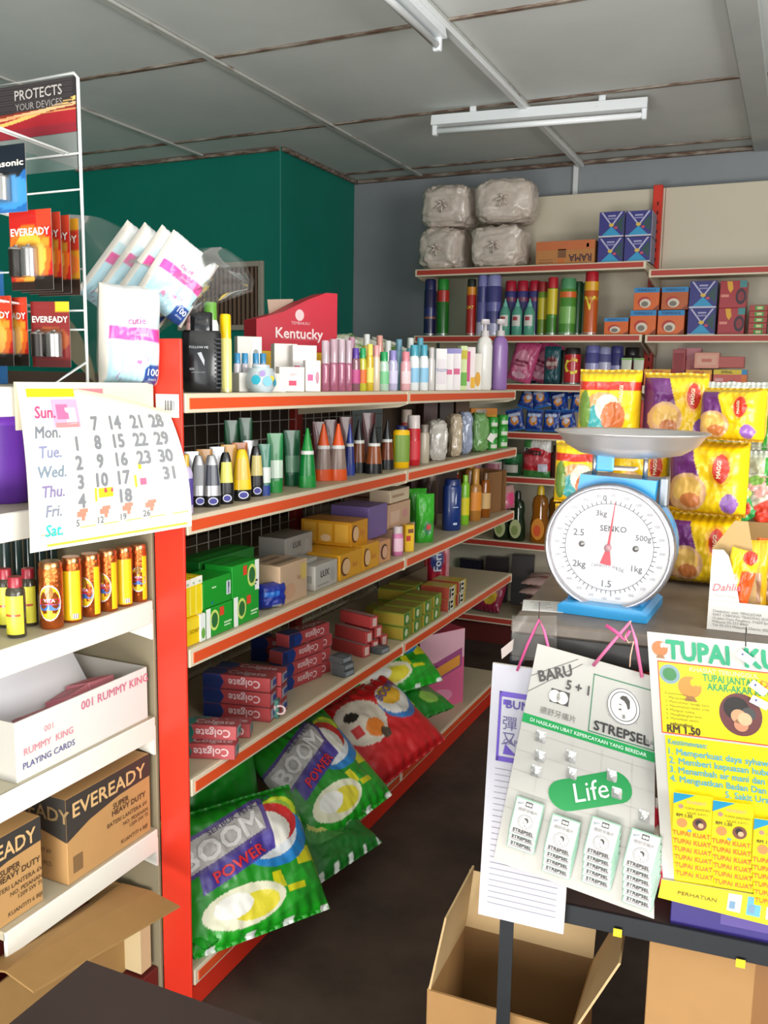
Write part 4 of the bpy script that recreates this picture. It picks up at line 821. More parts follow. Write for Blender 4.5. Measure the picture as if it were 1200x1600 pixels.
for i, (x, off, up, rz, tl, lb) in enumerate(((640, .06, .048, 74, -86, 'green detergent bag lying flat at the bottom of the far pile'), (648, .09, .125, 70, -70, 'green and yellow detergent bag in the middle of the far pile'), (628, .16, .215, 68, -52, 'green detergent bag with lettering on top of the far pile'))):
    P = G(x, 4, off-.08, up)
    pouch('detergent_bag', lb, 'bag', .44, .34, .075, boomcol() if i == 2 else paint((None, '1c7f22'), (lambda u, v: .14 < v < .24 and int(u*12) % 3 == 0, 'c9c43a'), (rect(.3, .05, .5, .12), 'd9752a'), (lambda u, v: .05 < v < .1 and u < .3 and int(u*30) % 2, 'cfd6c8'), (disc(.8, .2, .1, .1), '8ab84a')), P, (radians(tl), 0, radians(rz)), texts=bt if i == 2 else (), seed=7+i*2.2, wr=.009, nu=72, nv=72)
Aa = solve(660, .075, 0, XG-.16); Ab = solve(727, .075, 0, XG-.06)
h = m(122, Aa)
carton('detergent_carton', 'tall pink and red detergent carton at the end of the base deck', 'carton', ((Aa.x+Ab.x)/2-.05, (Aa.y+Ab.y)/2-.04, .0756), (.25, .14, h), 'c8345a', radians(62), None, [
    ('front', 'rect', 0, 0, 1, 1, 'cf5f86'), ('front', 'rect', 0, .62, 1, 1, 'd9a8b4', .0008), ('front', 'poly', [(.05, .3), (.95, .5), (.95, .75), (.05, .55)], '9a4a7a', .001), ('front', 'poly', [(.1, .34), (.9, .52), (.9, .66), (.1, .48)], 'd9923a', .0014), ('front', 'disc', .4, .15, .35, .1, 'd98aa8'), ('front', 'text', 'Daia', .5, .54, .14, '6a2a5a', {'rot': .2}),
    ('left', 'rect', .1, .68, .9, .9, '6a4a6a'), ('left', 'rect', .15, .74, .85, .82, 'd9a23a', .001), ('left', 'disc', .4, .4, .25, .15, 'd9b0a8')])
# ============================================================ side rack at the left
# foil cans and small bottles
foil = M('c0622a', .28, .75, bump=.5, var=.2, bs=120); lab_y = PL('f0c418', .35)
for i, (x, wd, hh, a) in enumerate(((82, 36, 105, 12), (114, 30, 102, 95), (143, 30, 98, 40), (170, 29, 96, 40), (195, 26, 93, 85), (218, 25, 90, 15))):
    P = L(x, 2, .034-.0018*i); w, h = S3(P, wd, hh); r = w/2
    lb = ['foil wrapped drink can with a round label nearest the yellow bottles', 'foil wrapped drink can showing its plain yellow back, second from the bottles', 'foil wrapped drink can with a half turned round label, third from the bottles', 'foil wrapped drink can with a half turned round label, fourth from the bottles', 'foil wrapped drink can showing its yellow back, second from the red post', 'foil wrapped drink can with a round label beside the red post'][i]
    rz = radians(35)
    t = item('drink_can', lb, 'can', P, rz, [('body', foil, [(0, r*.9, r*.9), (h*.02, r, r), (h*.86, r, r), (h*.91, r*.93, r*.93)]), ('lid', M('c98a5a', .25, .9), [(h*.91, r*.95, r*.95), (h*.97, r*.95, r*.95), (h, r*.85, r*.85)])], 'foil drink cans', seg=24)
    lbm = MB()
    if i in (1, 4):
        lbm.lathe([(r*1.01, h*.04), (r*1.01, h*.80)], lab_y, 14, a0=radians(-90-75), a1=radians(-90+65)); lbm.build('label', t)
        bq = MB()
        for q in range(6): bq.lathe([(r*1.02, h*.06), (r*1.02, h*.14)], M('8a7a8a' if q % 2 else 'e9e4ea', .5), 2, a0=radians(-80+q*6), a1=radians(-75+q*6))
        bq.build('barcode', t); tag(bq and t.children[-1], kind='stuff')
    else:
        off = {0: 0, 5: 0, 2: -32, 3: -32}[i]
        def disk(rr, c, ee, z_=.40, sx=1.0, v0=-1, v1=1):
            pts = [(rr*sx*cos(q*pi/10), z_*h+max(v0, min(v1, sin(q*pi/10)))*rr*1.55) for q in range(20)]
            vs = []
            for u_, z__ in pts:
                an = radians(-90+off)+u_/r; vs.append((r*ee*cos(an), r*ee*sin(an), z__))
            c0 = (r*ee*cos(radians(-90+off)), r*ee*sin(radians(-90+off)), z_*h)
            lbm.add(vs+[c0], [(q, (q+1) % 20, 20) for q in range(20)], c)
        disk(r*1.02, PL('e6e8f0'), 1.012); disk(r*.94, PL('f0c418'), 1.02); disk(r*.9, PL('3b6fc0'), 1.03, v0=-.45, v1=-.12); disk(r*.9, PL('d8305a'), 1.035, v0=-.1, v1=.25); disk(r*.35, PL('9a6a1a'), 1.03, .56)
        lbm.build('label', t); arc_text(t, 'lettering', 'VITA', 'f4e9ef', r*1.05, h*.44, w*.22, a=off, bold=.02)
        if i != 0: b = MB(); b.lathe([(r*1.008, h*.04), (r*1.008, h*.80)], lab_y, 8, a0=radians(-90+28), a1=radians(-90+70)); b.build('side_label', t)
for i, (x, off, wd, hh, lb) in enumerate(((27, .045, 29, 95, 'small clear bottle with red cap and yellow label at the rack edge'), (47, .085, 26, 90, 'small bottle with red cap and yellow label beside the foil cans'), (11, .115, 26, 92, 'small bottle with red cap and yellow label rearmost of the three'))):
    P = L(x, 2, off); w, h = S3(P, wd, hh)
    t = bottle('sauce_bottle', lb, P, w, h, M('4a4436', .12, trans=.3), PL('9a2230'), lab='d9d23a', capf=.17, capr=.75, sh=.10, fl=1, sq=2, labz=(.06, .70), rz=radians(30))
    b = MB(); loft(b, [(h*.36, w*.505, w*.505), (h*.40, w*.505, w*.505)], PL('b5522a'), 8, 2, radians(-140), radians(-50), .0012); b.build('label_stripe', t)
for i in range(5):
    P = L(12+i*18, 2, .26, 0); w, h = S3(P, 16, 150); bottle('dark_bottle', 'dark glass bottle with a teal cap at the back of the rack', P, w, h, M('20302e', .15), PL('1f7f6a'), group='dark bottles at the rack back', fl=1, sq=2, capr=.5)
P = L(2, 1, .12); 
t = item('food_container', 'purple plastic container standing on the second rack shelf', 'container', P+Vector((-.02, 0, 0)), radians(48), [('body', PL('5a2a8f', .3), [(0, .062, .045), (.01, .07, .05), (.11, .074, .053), (.15, .076, .055)]), ('lid', PL('6b35a5', .3), [(.15, .079, .058), (.165, .079, .058), (.17, .074, .054)])], sq=5)
# calendar hanging from the top lip
cal_y0, cal_y1 = 1.150, 1.535
def calS(s, t, e=0):
    y = cal_y0+.012*(1-t)+(cal_y1-cal_y0-.012*(1-t))*s
    pr = (1-(1-t)**2.2)
    x = XL+.014+pr*(.030+.062*s*s)+.006*sin(s*7)*t*(1-t)*2
    return Vector((x+e, y-e*.25, 1.436-.300*t-.004*sin(s*3)*t))
cal = MB(); paper = M('f4f2e6', .6)
t0_ = lambda s: 0 if s < .36 else .05+.17*((s-.36)/.64)
cal.grid(lambda u, v: calS(u, t0_(u)+(1-t0_(u))*v), 50, 24, paper); cal.grid(lambda u, v: calS(1-u, t0_(1-u)+(1-t0_(1-u))*v, -.0015), 50, 24, M('e4dfd0', .7))
cobj = tag(cal.build('wall_calendar'), 'paper month calendar with large grey numbers hanging from the side rack', 'calendar')
CW, CHh = .385, .300
cf = lambda a, b_: calS(a/CW, 1-b_/CHh, .0016)
pb = MB()
def cq(u0, t0, u1, t1, c):
    n = max(2, int((u1-u0)*14)); 
    for i in range(n): a0, a1 = u0+(u1-u0)*i/n, u0+(u1-u0)*(i+1)/n; pb.quad([calS(a0, t0, .0012), calS(a1, t0, .0012), calS(a1, t1, .0012), calS(a0, t1, .0012)], c)
cq(.05, .035, .355, .085, 'f0d31a')
for i in range(7): cq(.06, .115+i*.118, .16, .145+i*.118, ['f0d0d4', 'f0dcc4', 'dcc8ea', 'd8dcf0', 'f0d4e4', 'e4dcec', 'd8ece8'][i])
cq(.19, .10, .36, .27, 'e7a8c4'); cq(.215, .13, .29, .22, 'd9709c'); cq(.27, .15, .34, .25, 'efc4d6'); cq(.2, .24, .35, .27, 'd98a8a')
cq(.10, .965, .97, .980, 'd8de4a'); cq(.06, .90, .16, .91, 'd9b8a0')
for i in range(5): cq(.30+i*.145, .885, .40+i*.145, .893, 'd9c86a'); cq(.36+i*.145, .885, .40+i*.145, .893, 'd99090')
cq(.425, .66, .52, .72, 'f0c42a'); cq(.46, .66, .52, .69, 'd0485a'); cq(.40, .655, .415, .74, 'f0d83a'); cq(.70, .52, .72, .565, 'f0d01a'); cq(.665, .60, .68, .68, 'f0d83a')
for i, x in enumerate((.31, .455, .60, .745)): cq(x-.028, .79, x+.028, .825, 'd98a74'); cq(x-.012, .775, x+.04, .80, 'd98a74'); cq(x+.0, .82, x+.02, .85, 'd98a74')
cq(.70, .625, .74, .67, 'd96a8a')
pb.build('printed_marks', cobj); tag(cobj.children[-1], kind='stuff')
def ct(s, u, t, sz, c, **kw):
    tb = MB(); tb.text(s, c, cf, sz, u*CW, (1-t)*CHh, **kw); return tb
nb = MB()
for i, (s, c) in enumerate((('Sun.', 'd84a80'), ('Mon.', '7a7f8a'), ('Tue.', '8a8fb0'), ('Wed.', '7f8fa0'), ('Thu.', '8a7fa8'), ('Fri.', '8a8fa0'), ('Sat.', '3ac4c0'))): nb.text(s, c, cf, .030, .14*CW, (1-.175-i*.118)*CHh, bold=.02, slant=.15)
cols = [(.315, ['', '', '1', '2', '3', '4', '']), (.455, ['', '7', '8', '9', '10', '', '']), (.60, ['', '14', '15', '16', '17', '18', '']), (.745, ['', '21', '22', '23', '', '', '']), (.885, ['', '28', '29', '30', '31', '', ''])]
for u, col in cols:
    for i, s in enumerate(col):
        if s: nb.text(s, '85878c', cf, .036, u*CW, (1-.20-(i-.55)*.118+.0)*CHh, bold=.045)
for u, s in ((.285, '5'), (.43, '12'), (.575, '19'), (.72, '26')): nb.text(s, '7a7c80', cf, .018, u*CW, (1-.86)*CHh, bold=.02)
nb.build('lettering', cobj)
# backing sheet above the curled page, and the curl itself
bk = MB(); bk.grid(lambda u, v: Vector((XL+.010+.006*sin(u*3), cal_y0+.012+(cal_y1-cal_y0-.012)*u, 1.437-.085*v)), 12, 4, M('efe6cc', .65)); bk.grid(lambda u, v: Vector((XL+.0085+.006*sin((1-u)*3), cal_y0+.012+(cal_y1-cal_y0-.012)*(1-u), 1.437-.085*v)), 12, 4, M('d9d0b8', .7)); bk.build('backing_sheet', cobj)
bq = MB(); bq.grid(lambda u, v: Vector((XL+.0118+.006*sin((.37+.2*u)*3), cal_y0+.012+(cal_y1-cal_y0-.012)*(.37+.2*u), 1.437-.012-.014*v)), 6, 2, M('d8848c', .6)); bq.build('backing_print', cobj)
cr = MB()
def curl(u, v):
    s = .36+.64*u; base = calS(s, t0_(s)); a = v*2.6
    r_ = .004+.006*sin(u*pi); return base+Vector((r_*(1-cos(a))+.0015, 0, r_*sin(a)))
cr.grid(curl, 20, 8, M('e9dcc0', .6)); cr.build('curled_page', cobj)
# price tag with barcode on the red post
Pt = at(262, 634, 1, 1.5395)
t = thing('barcode_card', 'small white card with a barcode stuck to the red end post', 'card', Pt); wv, hv = m(44, Pt), m(36, Pt)
b = MB(); b.box((0, -.001, 0), (wv, .0015, hv), M('efeee8', .5)); b.build('card', t)
b = MB(); [b.box((-.004+i*.0042+(.001 if i % 2 else 0), -.002, .001), (.0015 if i % 3 else .0025, .0006, hv*.42), M('5a5a60', .6)) for i in range(6)]; tag(b.build('barcode', t), kind='stuff')
# playing card carton, open topped
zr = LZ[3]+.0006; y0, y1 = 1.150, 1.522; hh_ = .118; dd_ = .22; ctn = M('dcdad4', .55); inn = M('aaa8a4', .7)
t = thing('playing_card_carton', 'open white carton of playing cards on the rack', 'carton', (XL-.015-dd_/2, (y0+y1)/2, zr), pi/2)
wd_ = y1-y0
b = MB(); b.box((0, -dd_/2, hh_/2), (wd_, .003, hh_), ctn); b.build('front_panel', t)
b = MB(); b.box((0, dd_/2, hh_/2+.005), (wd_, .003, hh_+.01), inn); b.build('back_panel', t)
for s_ in (-1, 1):
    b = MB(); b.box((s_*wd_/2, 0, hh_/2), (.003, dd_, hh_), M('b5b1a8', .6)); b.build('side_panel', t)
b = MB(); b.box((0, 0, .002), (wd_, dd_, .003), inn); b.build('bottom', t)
b = MB(); b.grid(lambda u, v: (-wd_*.30+u*wd_*.72, dd_/2-.02-.10*(1-v)*(1-(2*u-1)**4*.3), hh_*(.45+.85*v)+.02*sin(u*pi)), 12, 8, M('d5d5da', .55)); b.build('inner_flap', t)
b = MB(); q = lambda u, v: (u, -dd_/2-.0025, v)
b.text('001 RUMMY KING', 'cf7088', q, .026, .085, .095, bold=.01); b.text('001', 'd88a98', q, .018, -.105, .082); b.text('RUMMY  KING', 'd88a98', q, .020, -.105, .054, bold=.005); b.text('PLAYING CARDS', '5a5a90', q, .018, -.105, .027, bold=.005)
q3 = lambda u, v: (-wd_/2-.0025, -u, v); b.text('KING', '4a4744', q3, .034, -.035, .070, bold=.02); b.text('CARDS', '6a6660', q3, .018, -.04, .045); b.build('lettering', t)
b = MB(); [b.box(c, d, M('a89a90', .6)) for c, d in (((-wd_/2-.002, .035, .088), (.001, .13, .0012)), ((-wd_/2-.002, .035, .034), (.001, .13, .0012)), ((-wd_/2-.002, -.03, .061), (.001, .0012, .054)))]; tag(b.build('printed_frame', t), kind='stuff')
for i, (x, y, z, rx, rz) in enumerate(((-.13, -.05, .045, .05, .2), (-.05, -.03, .060, -.3, -.3), (.03, -.04, .080, -.35, .25), (.10, -.03, .082, -.25, .1), (-.09, .03, .03, 0, .1), (.12, .03, .05, 0, .4))):
    P = t.matrix_basis@Vector((x, y, z))
    carton('playing_card_pack', ['red playing card pack with a white corner tag in the carton', 'red playing card pack leaning on its neighbours in the white carton', 'red playing card pack lying across the top of the heap', 'red playing card pack beside the topmost one', 'red playing card pack half buried in the carton', 'red playing card pack at the red post end of the carton'][i], 'card pack', P, (.088, .062, .018), 'c77a84', 0, 'playing card packs', [('top', 'rect', .04, .06, .96, .94, 'b5485a'), ('top', 'text', 'RUMMY', .5, .6, .2, 'd9a0a8'), ('top', 'text', 'KING', .5, .35, .2, 'd9a0a8')], rot=(rx, .1*i-.2, pi/2+rz))
# battery cartons below
kraft = M('b98e58', .7, bump=.1, var=.06, bs=25); ze = LZ[4]+.0006
def bcarton(x0, x1, hpx, dpt, lb, off=.03):
    A = solve(x0, ze, 0, XL-off); Bq = solve(x1, ze, 0, XL-off); Bq.y = min(Bq.y, 1.522); wd = (Bq-A).length; h = hpx
    dkc = '3b3834'
    return carton('battery_carton', lb, 'carton', ((A.x+Bq.x)/2-dpt/2, (A.y+Bq.y)/2, ze), (wd, dpt, h), kraft, pi/2, None, [
        ('front', 'poly', [(0, .50), (.25, .62), (.6, .70), (1, .72), (1, 1), (0, 1)], dkc), ('front', 'text', 'EVEREADY', .5, .835, .17, 'd6b07a', {'bold': .02, 'fit': .86}), ('front', 'text', 'SUPER', .62, .60, .07, '4a3a2c', {'bold': .01}), ('front', 'text', 'HEAVY DUTY', .72, .52, .07, '4a3a2c', {'bold': .01}),
        ('front', 'text', 'BATERI LANTERA 6V', .70, .40, .055, '4a3a2c'), ('front', 'text', 'NO. PESANAN', .80, .31, .05, '4a3a2c'), ('front', 'text', '1209 SW TI', .84, .24, .05, '4a3a2c'), ('front', 'text', 'KUANTITI 6 BIJI', .78, .10, .05, '4a3a2c'),
        ('left', 'poly', [(0, .70), (.5, .62), (1, .50), (1, 1), (0, 1)], dkc), ('left', 'text', 'EVEREADY', .5, .80, .16, '9a7f58', {'bold': .02, 'fit': 1.1}), ('left', 'text', 'BATTERY 6V', .6, .35, .05, '5a4632'), ('left', 'text', '6 PCS.', .7, .2, .05, '5a4632')]+
        [('front', 'rect', .06+i*.012, .10, .066+i*.012, .30, '5a4a38') for i in range(9)])
bcarton(107, 243, .185, .19, 'brown battery carton with dark banner beside the red post', .012)
bcarton(-70, 68, .178, .19, 'brown battery carton with dark banner at the open end of the rack', .02)
# carton on the rack base with its flap swung out
t = thing('flapped_carton', 'brown carton on the rack base with a long flap swung open', 'carton', (XL-.20, 1.31, .0716), pi/2)
cbm = M('a07c48', .75, bump=.12, var=.08, bs=22)
for c, d, n in (((0, -.13, .10), (.40, .004, .20), 'front_panel'), ((0, .13, .10), (.40, .004, .20), 'back_panel'), ((-.20, 0, .10), (.004, .26, .20), 'side_panel'), ((.20, 0, .10), (.004, .26, .20), 'side_panel'), ((0, 0, .003), (.40, .26, .004), 'bottom')):
    b = MB(); b.box(c, d, cbm); b.build(n, t)
b = MB(); b.box((.05, 0, .07), (.26, .20, .13), M('7a1a1e', .6, var=.2, bs=20)); b.build('contents', t)
fl = MB()
pts = [[at(-30, 1516, 0, XL-.02), at(190, 1382, 0, XL-.02)], [at(8, 1520, 0, XL+.05), at(236, 1394, 0, XL+.05)], [at(52, 1552, 0, XL+.12), at(281, 1418, 0, XL+.12)]]
for i in range(2):
    a, b_ = pts[i], pts[i+1]; up_ = Vector((0, 0, .004))
    fl.add([a[0], a[1], b_[1], b_[0], a[0]+up_, a[1]+up_, b_[1]+up_, b_[0]+up_], [(0, 1, 2, 3), (7, 6, 5, 4), (0, 4, 5, 1), (1, 5, 6, 2), (2, 6, 7, 3), (3, 7, 4, 0)], cbm)
o = fl.build('open_flap'); o.parent = t; o.matrix_parent_inverse = t.matrix_basis.inverted()
b = MB(); Pc = t.matrix_basis.inverted()@at(212, 1480, 0, XL-.05); b.box((Pc.x, Pc.y, .10), (.035, .06, .19), M('cdb98e', .7)); b.build('inner_divider', t)
# ---- wire display rack with battery cards on top
YW = 1.40; xr = at(129, 350, 1, YW).x; xl_ = xr-.34; z0 = LZ[0]+.0035; z1 = at(128, 112, 1, YW).z
t = thing('wire_display_rack', 'white wire rack with a header card, standing on the side rack', 'display rack', ((xr+xl_)/2, YW, LZ[0]))
ww = M('e9ebe8', .35); X_ = (xr-xl_)/2; Zt = z1-LZ[0]
b = MB(); b.tube([(X_, 0, .004), (X_, 0, Zt-.01), (X_-.01, 0, Zt), (-X_+.01, 0, Zt), (-X_, 0, Zt-.01), (-X_, 0, .004)], .0032, ww, 8); b.build('frame', t)
zz = [at(129, y, 1, YW).z-LZ[0] for y in (238, 295, 420, 485, 515)]
for z_ in zz: b = MB(); b.tube([(-X_, .002, z_), (X_, .002, z_)], .0020, ww, 6); b.build('cross_wire', t)
for s_ in (-1, 1): b = MB(); b.tube([(s_*X_, 0, .05), (s_*X_*.98, -.09, .0035), (s_*X_*.98, .05, .0035)], .0030, ww, 6); b.build('foot', t)
zs = at(128, 118, 1, YW).z-LZ[0]; zb = at(128, 205, 1, YW).z-LZ[0]
hd = MB(); hd.grid(lambda u, v: (-X_+.004+u*(2*X_-.008), -.004, zb+v*(zs-zb)), 150, 70, VCOL('printed_card', .4, .1, 0), paint((None, '2a2628'), (lambda u, v: v < .46+.05*u, '7a2a1e'), (lambda u, v: v < .36+.05*u, '9a2028'), (lambda u, v: abs(v-(.20+.42*(u)**1.8)) < .035, 'e2b060'), (lambda u, v: abs(v-(.30+.22*u)) < .03, 'd9a878'), (lambda u, v: abs(v-(.40+.02*u)) < .012, 'c98a5a'), (lambda u, v: v < .18, '8a2430'), (lambda u, v: v > .5 and u < .98 and (int(v*40) % 2 == 0), '3a3434')), smooth=False)
hd.box((0, -.002, (zs+zb)/2), (2*X_-.008, .002, zs-zb), M('3a3030', .5)); hc = hd.build('header_card', t)
hz = zs-zb; q = lambda u, v: (u, -.0052, v); tb = MB(); tb.text('PROTECTS', 'a8a29e', q, hz*.26, X_*.42, zb+hz*.80, bold=.015); tb.text('YOUR DEVICES', '8f8a86', q, hz*.18, X_*.42, zb+hz*.58); tb.build('lettering', hc)
b = MB(); b.box((0, -.003, zb-.035), (2*X_-.01, .001, .07), FILM('header_film', op=.10)); b.build('clear_sleeve', t)
def hook(xp, z_, L_):
    b = MB()
    for dx in (-.006, .006): b.tube([(xp+dx, 0, z_), (xp+dx, -L_, z_+.012)], .0022, ww, 6)
    b.tube([(xp-.006, -L_, z_+.012), (xp+.006, -L_, z_+.012)], .0022, ww, 6); b.build('hook', t)
hooks = [(at(104, 240, 1, YW), .34), (at(72, 352, 1, YW), .22), (at(72, 482, 1, YW), .26)]
for Ph, L_ in hooks: hook(Ph.x-(xr+xl_)/2, Ph.z-LZ[0], L_)
hook(hooks[0][0].x-(xr+xl_)/2-.13, zz[1]+.03, .3); hook(-X_+.09, zz[3], .25)
def bcard(lb, x0, y0, x1, y1, Y, style, grp=None, tw=0):
    A = at(x0, y0, 1, Y); Bq = at(x1, y1, 1, Y); wv, hv = abs(Bq.x-A.x), abs(A.z-Bq.z)
    t = thing('battery_card', lb, 'battery card', ((A.x+Bq.x)/2, Y, min(A.z, Bq.z)), tw, grp)
    col = {'e': paint((None, 'b01c16'), (disc(.45, .42, .52, .40), 'd8641c'), (disc(.45, .42, .40, .30), 'e8a838'), (rect(0, 0, 1, .12), '2a1a14'), (lambda u, v: v < .20 and u > .55, '1e1612'), (rect(.66, .80, 1, 1), 'c23a22'), (disc(.85, .60, .1, .06), 'c98a2a')),
           'y': paint((None, 'c98a1c'), (rect(0, .6, 1, .85), 'b5301c'), (rect(0, 0, 1, .2), '2a1a14'), (disc(.5, .4, .5, .2), 'd8702c')),
           'p': paint((None, '1f5f9f'), (rect(0, .62, 1, 1), '121a24'), (disc(.45, .62, .5, .14), '121a24'), (disc(.6, .3, .5, .25), '3a86c0')),
           'm': paint((None, '7a1a18'), (rect(.66, .84, 1, 1), 'd9b41c'), (disc(.5, .42, .5, .2), '9a4a22'), (rect(0, 0, 1, .12), '5a1614'))}[style]
    b = MB(); b.grid(lambda u, v: ((u-.5)*wv, -.0006, v*hv), 24, 30, VCOL('printed_card', .4, .1, 0), col, False); b.grid(lambda u, v: ((.5-u)*wv, .0006, v*hv), 2, 2, VCOL('printed_card', .4, .1, 0), lambda u, v: rgb('b9b2a8'), False); b.build('backing_card', t)
    cell = M('2a2420', .3, .4); slv = M('a8a4a0', .22, .8); n = 2
    for i in range(n):
        r = wv*.14 if style != 'm' else wv*.19; xx = (-.5+.26+.30*i)*wv if style != 'm' else (-.5+.27+.40*i)*wv
        b = MB(); b.lathe([(r, hv*.16), (r, hv*.50)], cell if i == 0 else slv, 14, c=(xx, -r*.8, 0)); b.lathe([(r*1.01, hv*.50), (r*.9, hv*.53), (r*.3, hv*.54), (r*.3, hv*.56)], slv, 14, c=(xx, -r*.8, 0)); b.build('battery_cell', t)
    b = MB(); rr = wv*.2; b.grid(lambda u, v: (-.42*wv+u*.72*wv, -.001-rr*1.25*(sin(pi*min(1, max(0, u)))**.4)*(sin(pi*v)**.35), hv*(.13+.45*v)), 14, 12, FILM('blister', op=.03)); b.build('blister', t)
    tb = MB(); q = lambda u, v: (u, -.0016, v)
    s = {'e': 'EVEREADY', 'y': 'EVEREADY', 'p': 'Panasonic', 'm': 'EVEREADY'}[style]; tb.text(s, 'ddd6cc', q, hv*.13, 0, hv*.73, bold=.03, wid=wv*.92/(text_mesh(s, .03)[2]*hv*.13)); tb.build('lettering', t)
    return t
for i in range(4):
    Y = YW-.125+i*.030; dx = 14*i; dy = 5*i
    bcard(['red battery card at the tip of the upper hook', 'red battery card second on the upper hook', 'red battery card third on the upper hook', 'yellow battery card last on the upper hook'][i], 14+dx, 331+dy, 84+dx, 452+dy*.6, Y, 'e' if i < 3 else 'y')
bcard('black and blue battery card hanging near the header', -30, 232, 43, 330, YW-.14, 'p')
bcard('red battery card on the lower hook at the rack side', -45, 464, 22, 572, YW-.10, 'e'); bcard('red battery card behind its twin on the lower hook', -12, 466, 46, 572, YW-.076, 'e')
bcard('dull red battery card with two silver cells, resting slanted', 53, 472, 106, 574, YW-.05, 'm', tw=.25)
A = at(20, 420, 1, YW+.05); carton('blue_carton', 'blue carton behind the wire rack', 'carton', (A.x-.16, YW+.055, LZ[0]+.0006), (.20, .05, A.z-LZ[0]), '2a6aa8', 0)
# ---- napkin packs in a torn plastic bag
npk = paint((None, 'b5dbe8'), (rect(0, .72, 1, 1), 'eef0ee'), (rect(0, .58, 1, .72), 'c9e4ea'), (rect(0, .44, 1, .57), 'e0489a'), (lambda u, v: v < .40 and abs((u-.45)+.25*sin(v*18)) < .012, 'b98ab0'), (disc(.55, .24, .05, .03), 'd9649a'), (disc(.35, .2, .05, .03), 'd98ab0'), (lambda u, v: u > .68 and v < .22 and v < .22-.6*max(0, .76-u), '2a4a8f'), (lambda u, v: u < .055 or u > .95, 'ece4d8'))
def napkin(P, W_, H_, T_, rot, lb, seed, txt=True):
    return pouch('napkin_pack', lb, 'napkin pack', W_, H_, T_, npk, P, rot, None, p=7, q=7, seal=.03, wr=.004, nu=44, nv=44, mat=VCOL('soft_film', .3, .3, .12), seed=seed,
                 texts=[('cutie', 'd94a90', .10, .5, .64, {'e': .003, 'bold': .01}), ('compact', 'f0c0d8', .045, .58, .505, {'e': .003}), ('100', 'f2f4f8', .10, .82, .14, {'e': .003, 'bold': .01}), ('sheets', 'c9d4e8', .04, .82, .07, {'e': .003})] if txt else ())
wht = M('ece6da', .5, bump=.15, var=.04, bs=30)
packs = (((-1.285, 1.495, 1.4315), 2, 60, .125, .205, 'pale blue napkin pack with pink band standing upright above the post'),
         ((246, 486, 1.60), 33, 58, .125, .17, 'napkin pack with pink band tipped over above the upright one'),
         (1, 36, 58, .125, .19, 'tilted white napkin pack next to the tipped one'),
         (2, 36, 58, .125, .20, 'tilted white napkin pack in the middle of the bag'),
         (3, 36, 58, .125, .21, 'tilted white napkin pack at the wire rack end of the bag'))
for i, (pp, roll, rz, Wn, Hn, lb) in enumerate(packs):
    P = Vector(pp) if i == 0 else at(246, 486, 1, 1.60)+Vector((-.066, .012, .004))*(i-1)
    o = napkin(P, Wn, Hn, .058 if i else .095, (0, radians(roll), radians(rz)), lb, i*1.7, i < 2)
A0 = [at(x, y, 1, 1.66) for x, y in ((268, 395), (310, 388), (345, 392), (388, 440), (380, 462), (345, 468), (320, 480), (285, 505), (272, 490), (262, 430))]
# plastic bag skin: over the packs and flaring to the right
bagm = FILM('thin_poly_bag', 'f2f4f2', .08, .25, .035)
b = MB()
top = [(108, 335), (150, 338), (200, 362), (245, 378), (285, 400), (310, 388), (345, 386), (372, 405), (390, 438)]
bot = [(110, 560), (150, 600), (190, 560), (240, 520), (268, 500), (290, 505), (320, 478), (352, 466), (386, 455)]
def bagf(u, v):
    x = u*(len(top)-1); i = min(int(x), len(top)-2); f = x-i
    a = (top[i][0]*(1-f)+top[i+1][0]*f, top[i][1]*(1-f)+top[i+1][1]*f); c = (bot[i][0]*(1-f)+bot[i+1][0]*f, bot[i][1]*(1-f)+bot[i+1][1]*f)
    p = (a[0]*(1-v)+c[0]*v, a[1]*(1-v)+c[1]*v)
    d = 1.70-.16*sin(pi*v)*(1-u*.8)-.02+.035*nz(u*5, v*3.5, 2)+.008*nz(u*12, v*9, 5)
    return at(p[0], p[1], 1, d)
b.grid(bagf, 60, 30, bagm); b.grid(lambda u, v: bagf(1-u, v)+Vector((0, .16*sin(pi*v)*(u*.8)+.02, 0)), 40, 20, bagm)
tag(b.build('plastic_bag'), 'crumpled clear plastic bag around the napkin packs, open end flaring out', 'bag')
# ============================================================ goods on the back wall shelving
sk = 'cdbfb2'
for i, (x, k_up, wd, hh, lb) in enumerate(((697, 0, 72, 62, 'stuffed clear plastic sack with a knot at the bottom next to the grey wall'), (703, 1, 80, 62, 'stuffed clear plastic sack lying on the one next to the grey wall'), (782, 0, 84, 62, 'stuffed clear plastic sack beside the brown noodle carton'), (790, 1, 92, 64, 'stuffed clear plastic sack on the one beside the brown carton'))):
    off = .16 if i < 2 else .12
    P = B(x, 0, off); W_, H_ = m(wd, P), m(hh, P)
    P.z += k_up*m(64 if i < 2 else 66, P)
    sack('plastic_sack', lb, 'sack', W_, .28, H_, P, radians(-4+3*i), sk, i*2.3, lump=.016)
def bbox(name, lb, x0, x1, k, hpx, col, prints=(), off=.04, up=0, dpt=.12, grp=None, right=False, hm=None, cat='carton', film=False):
    A = B(x0, k, off, up, right); Bq = B(x1, k, off, up, right); wd = (Bq-A).length; C_ = (A+Bq)/2; C_.y += dpt/2
    h = hm or m(hpx, A); return carton(name, lb, cat, C_, (wd*.985, dpt, h), col, 0, grp, prints, film=film), h
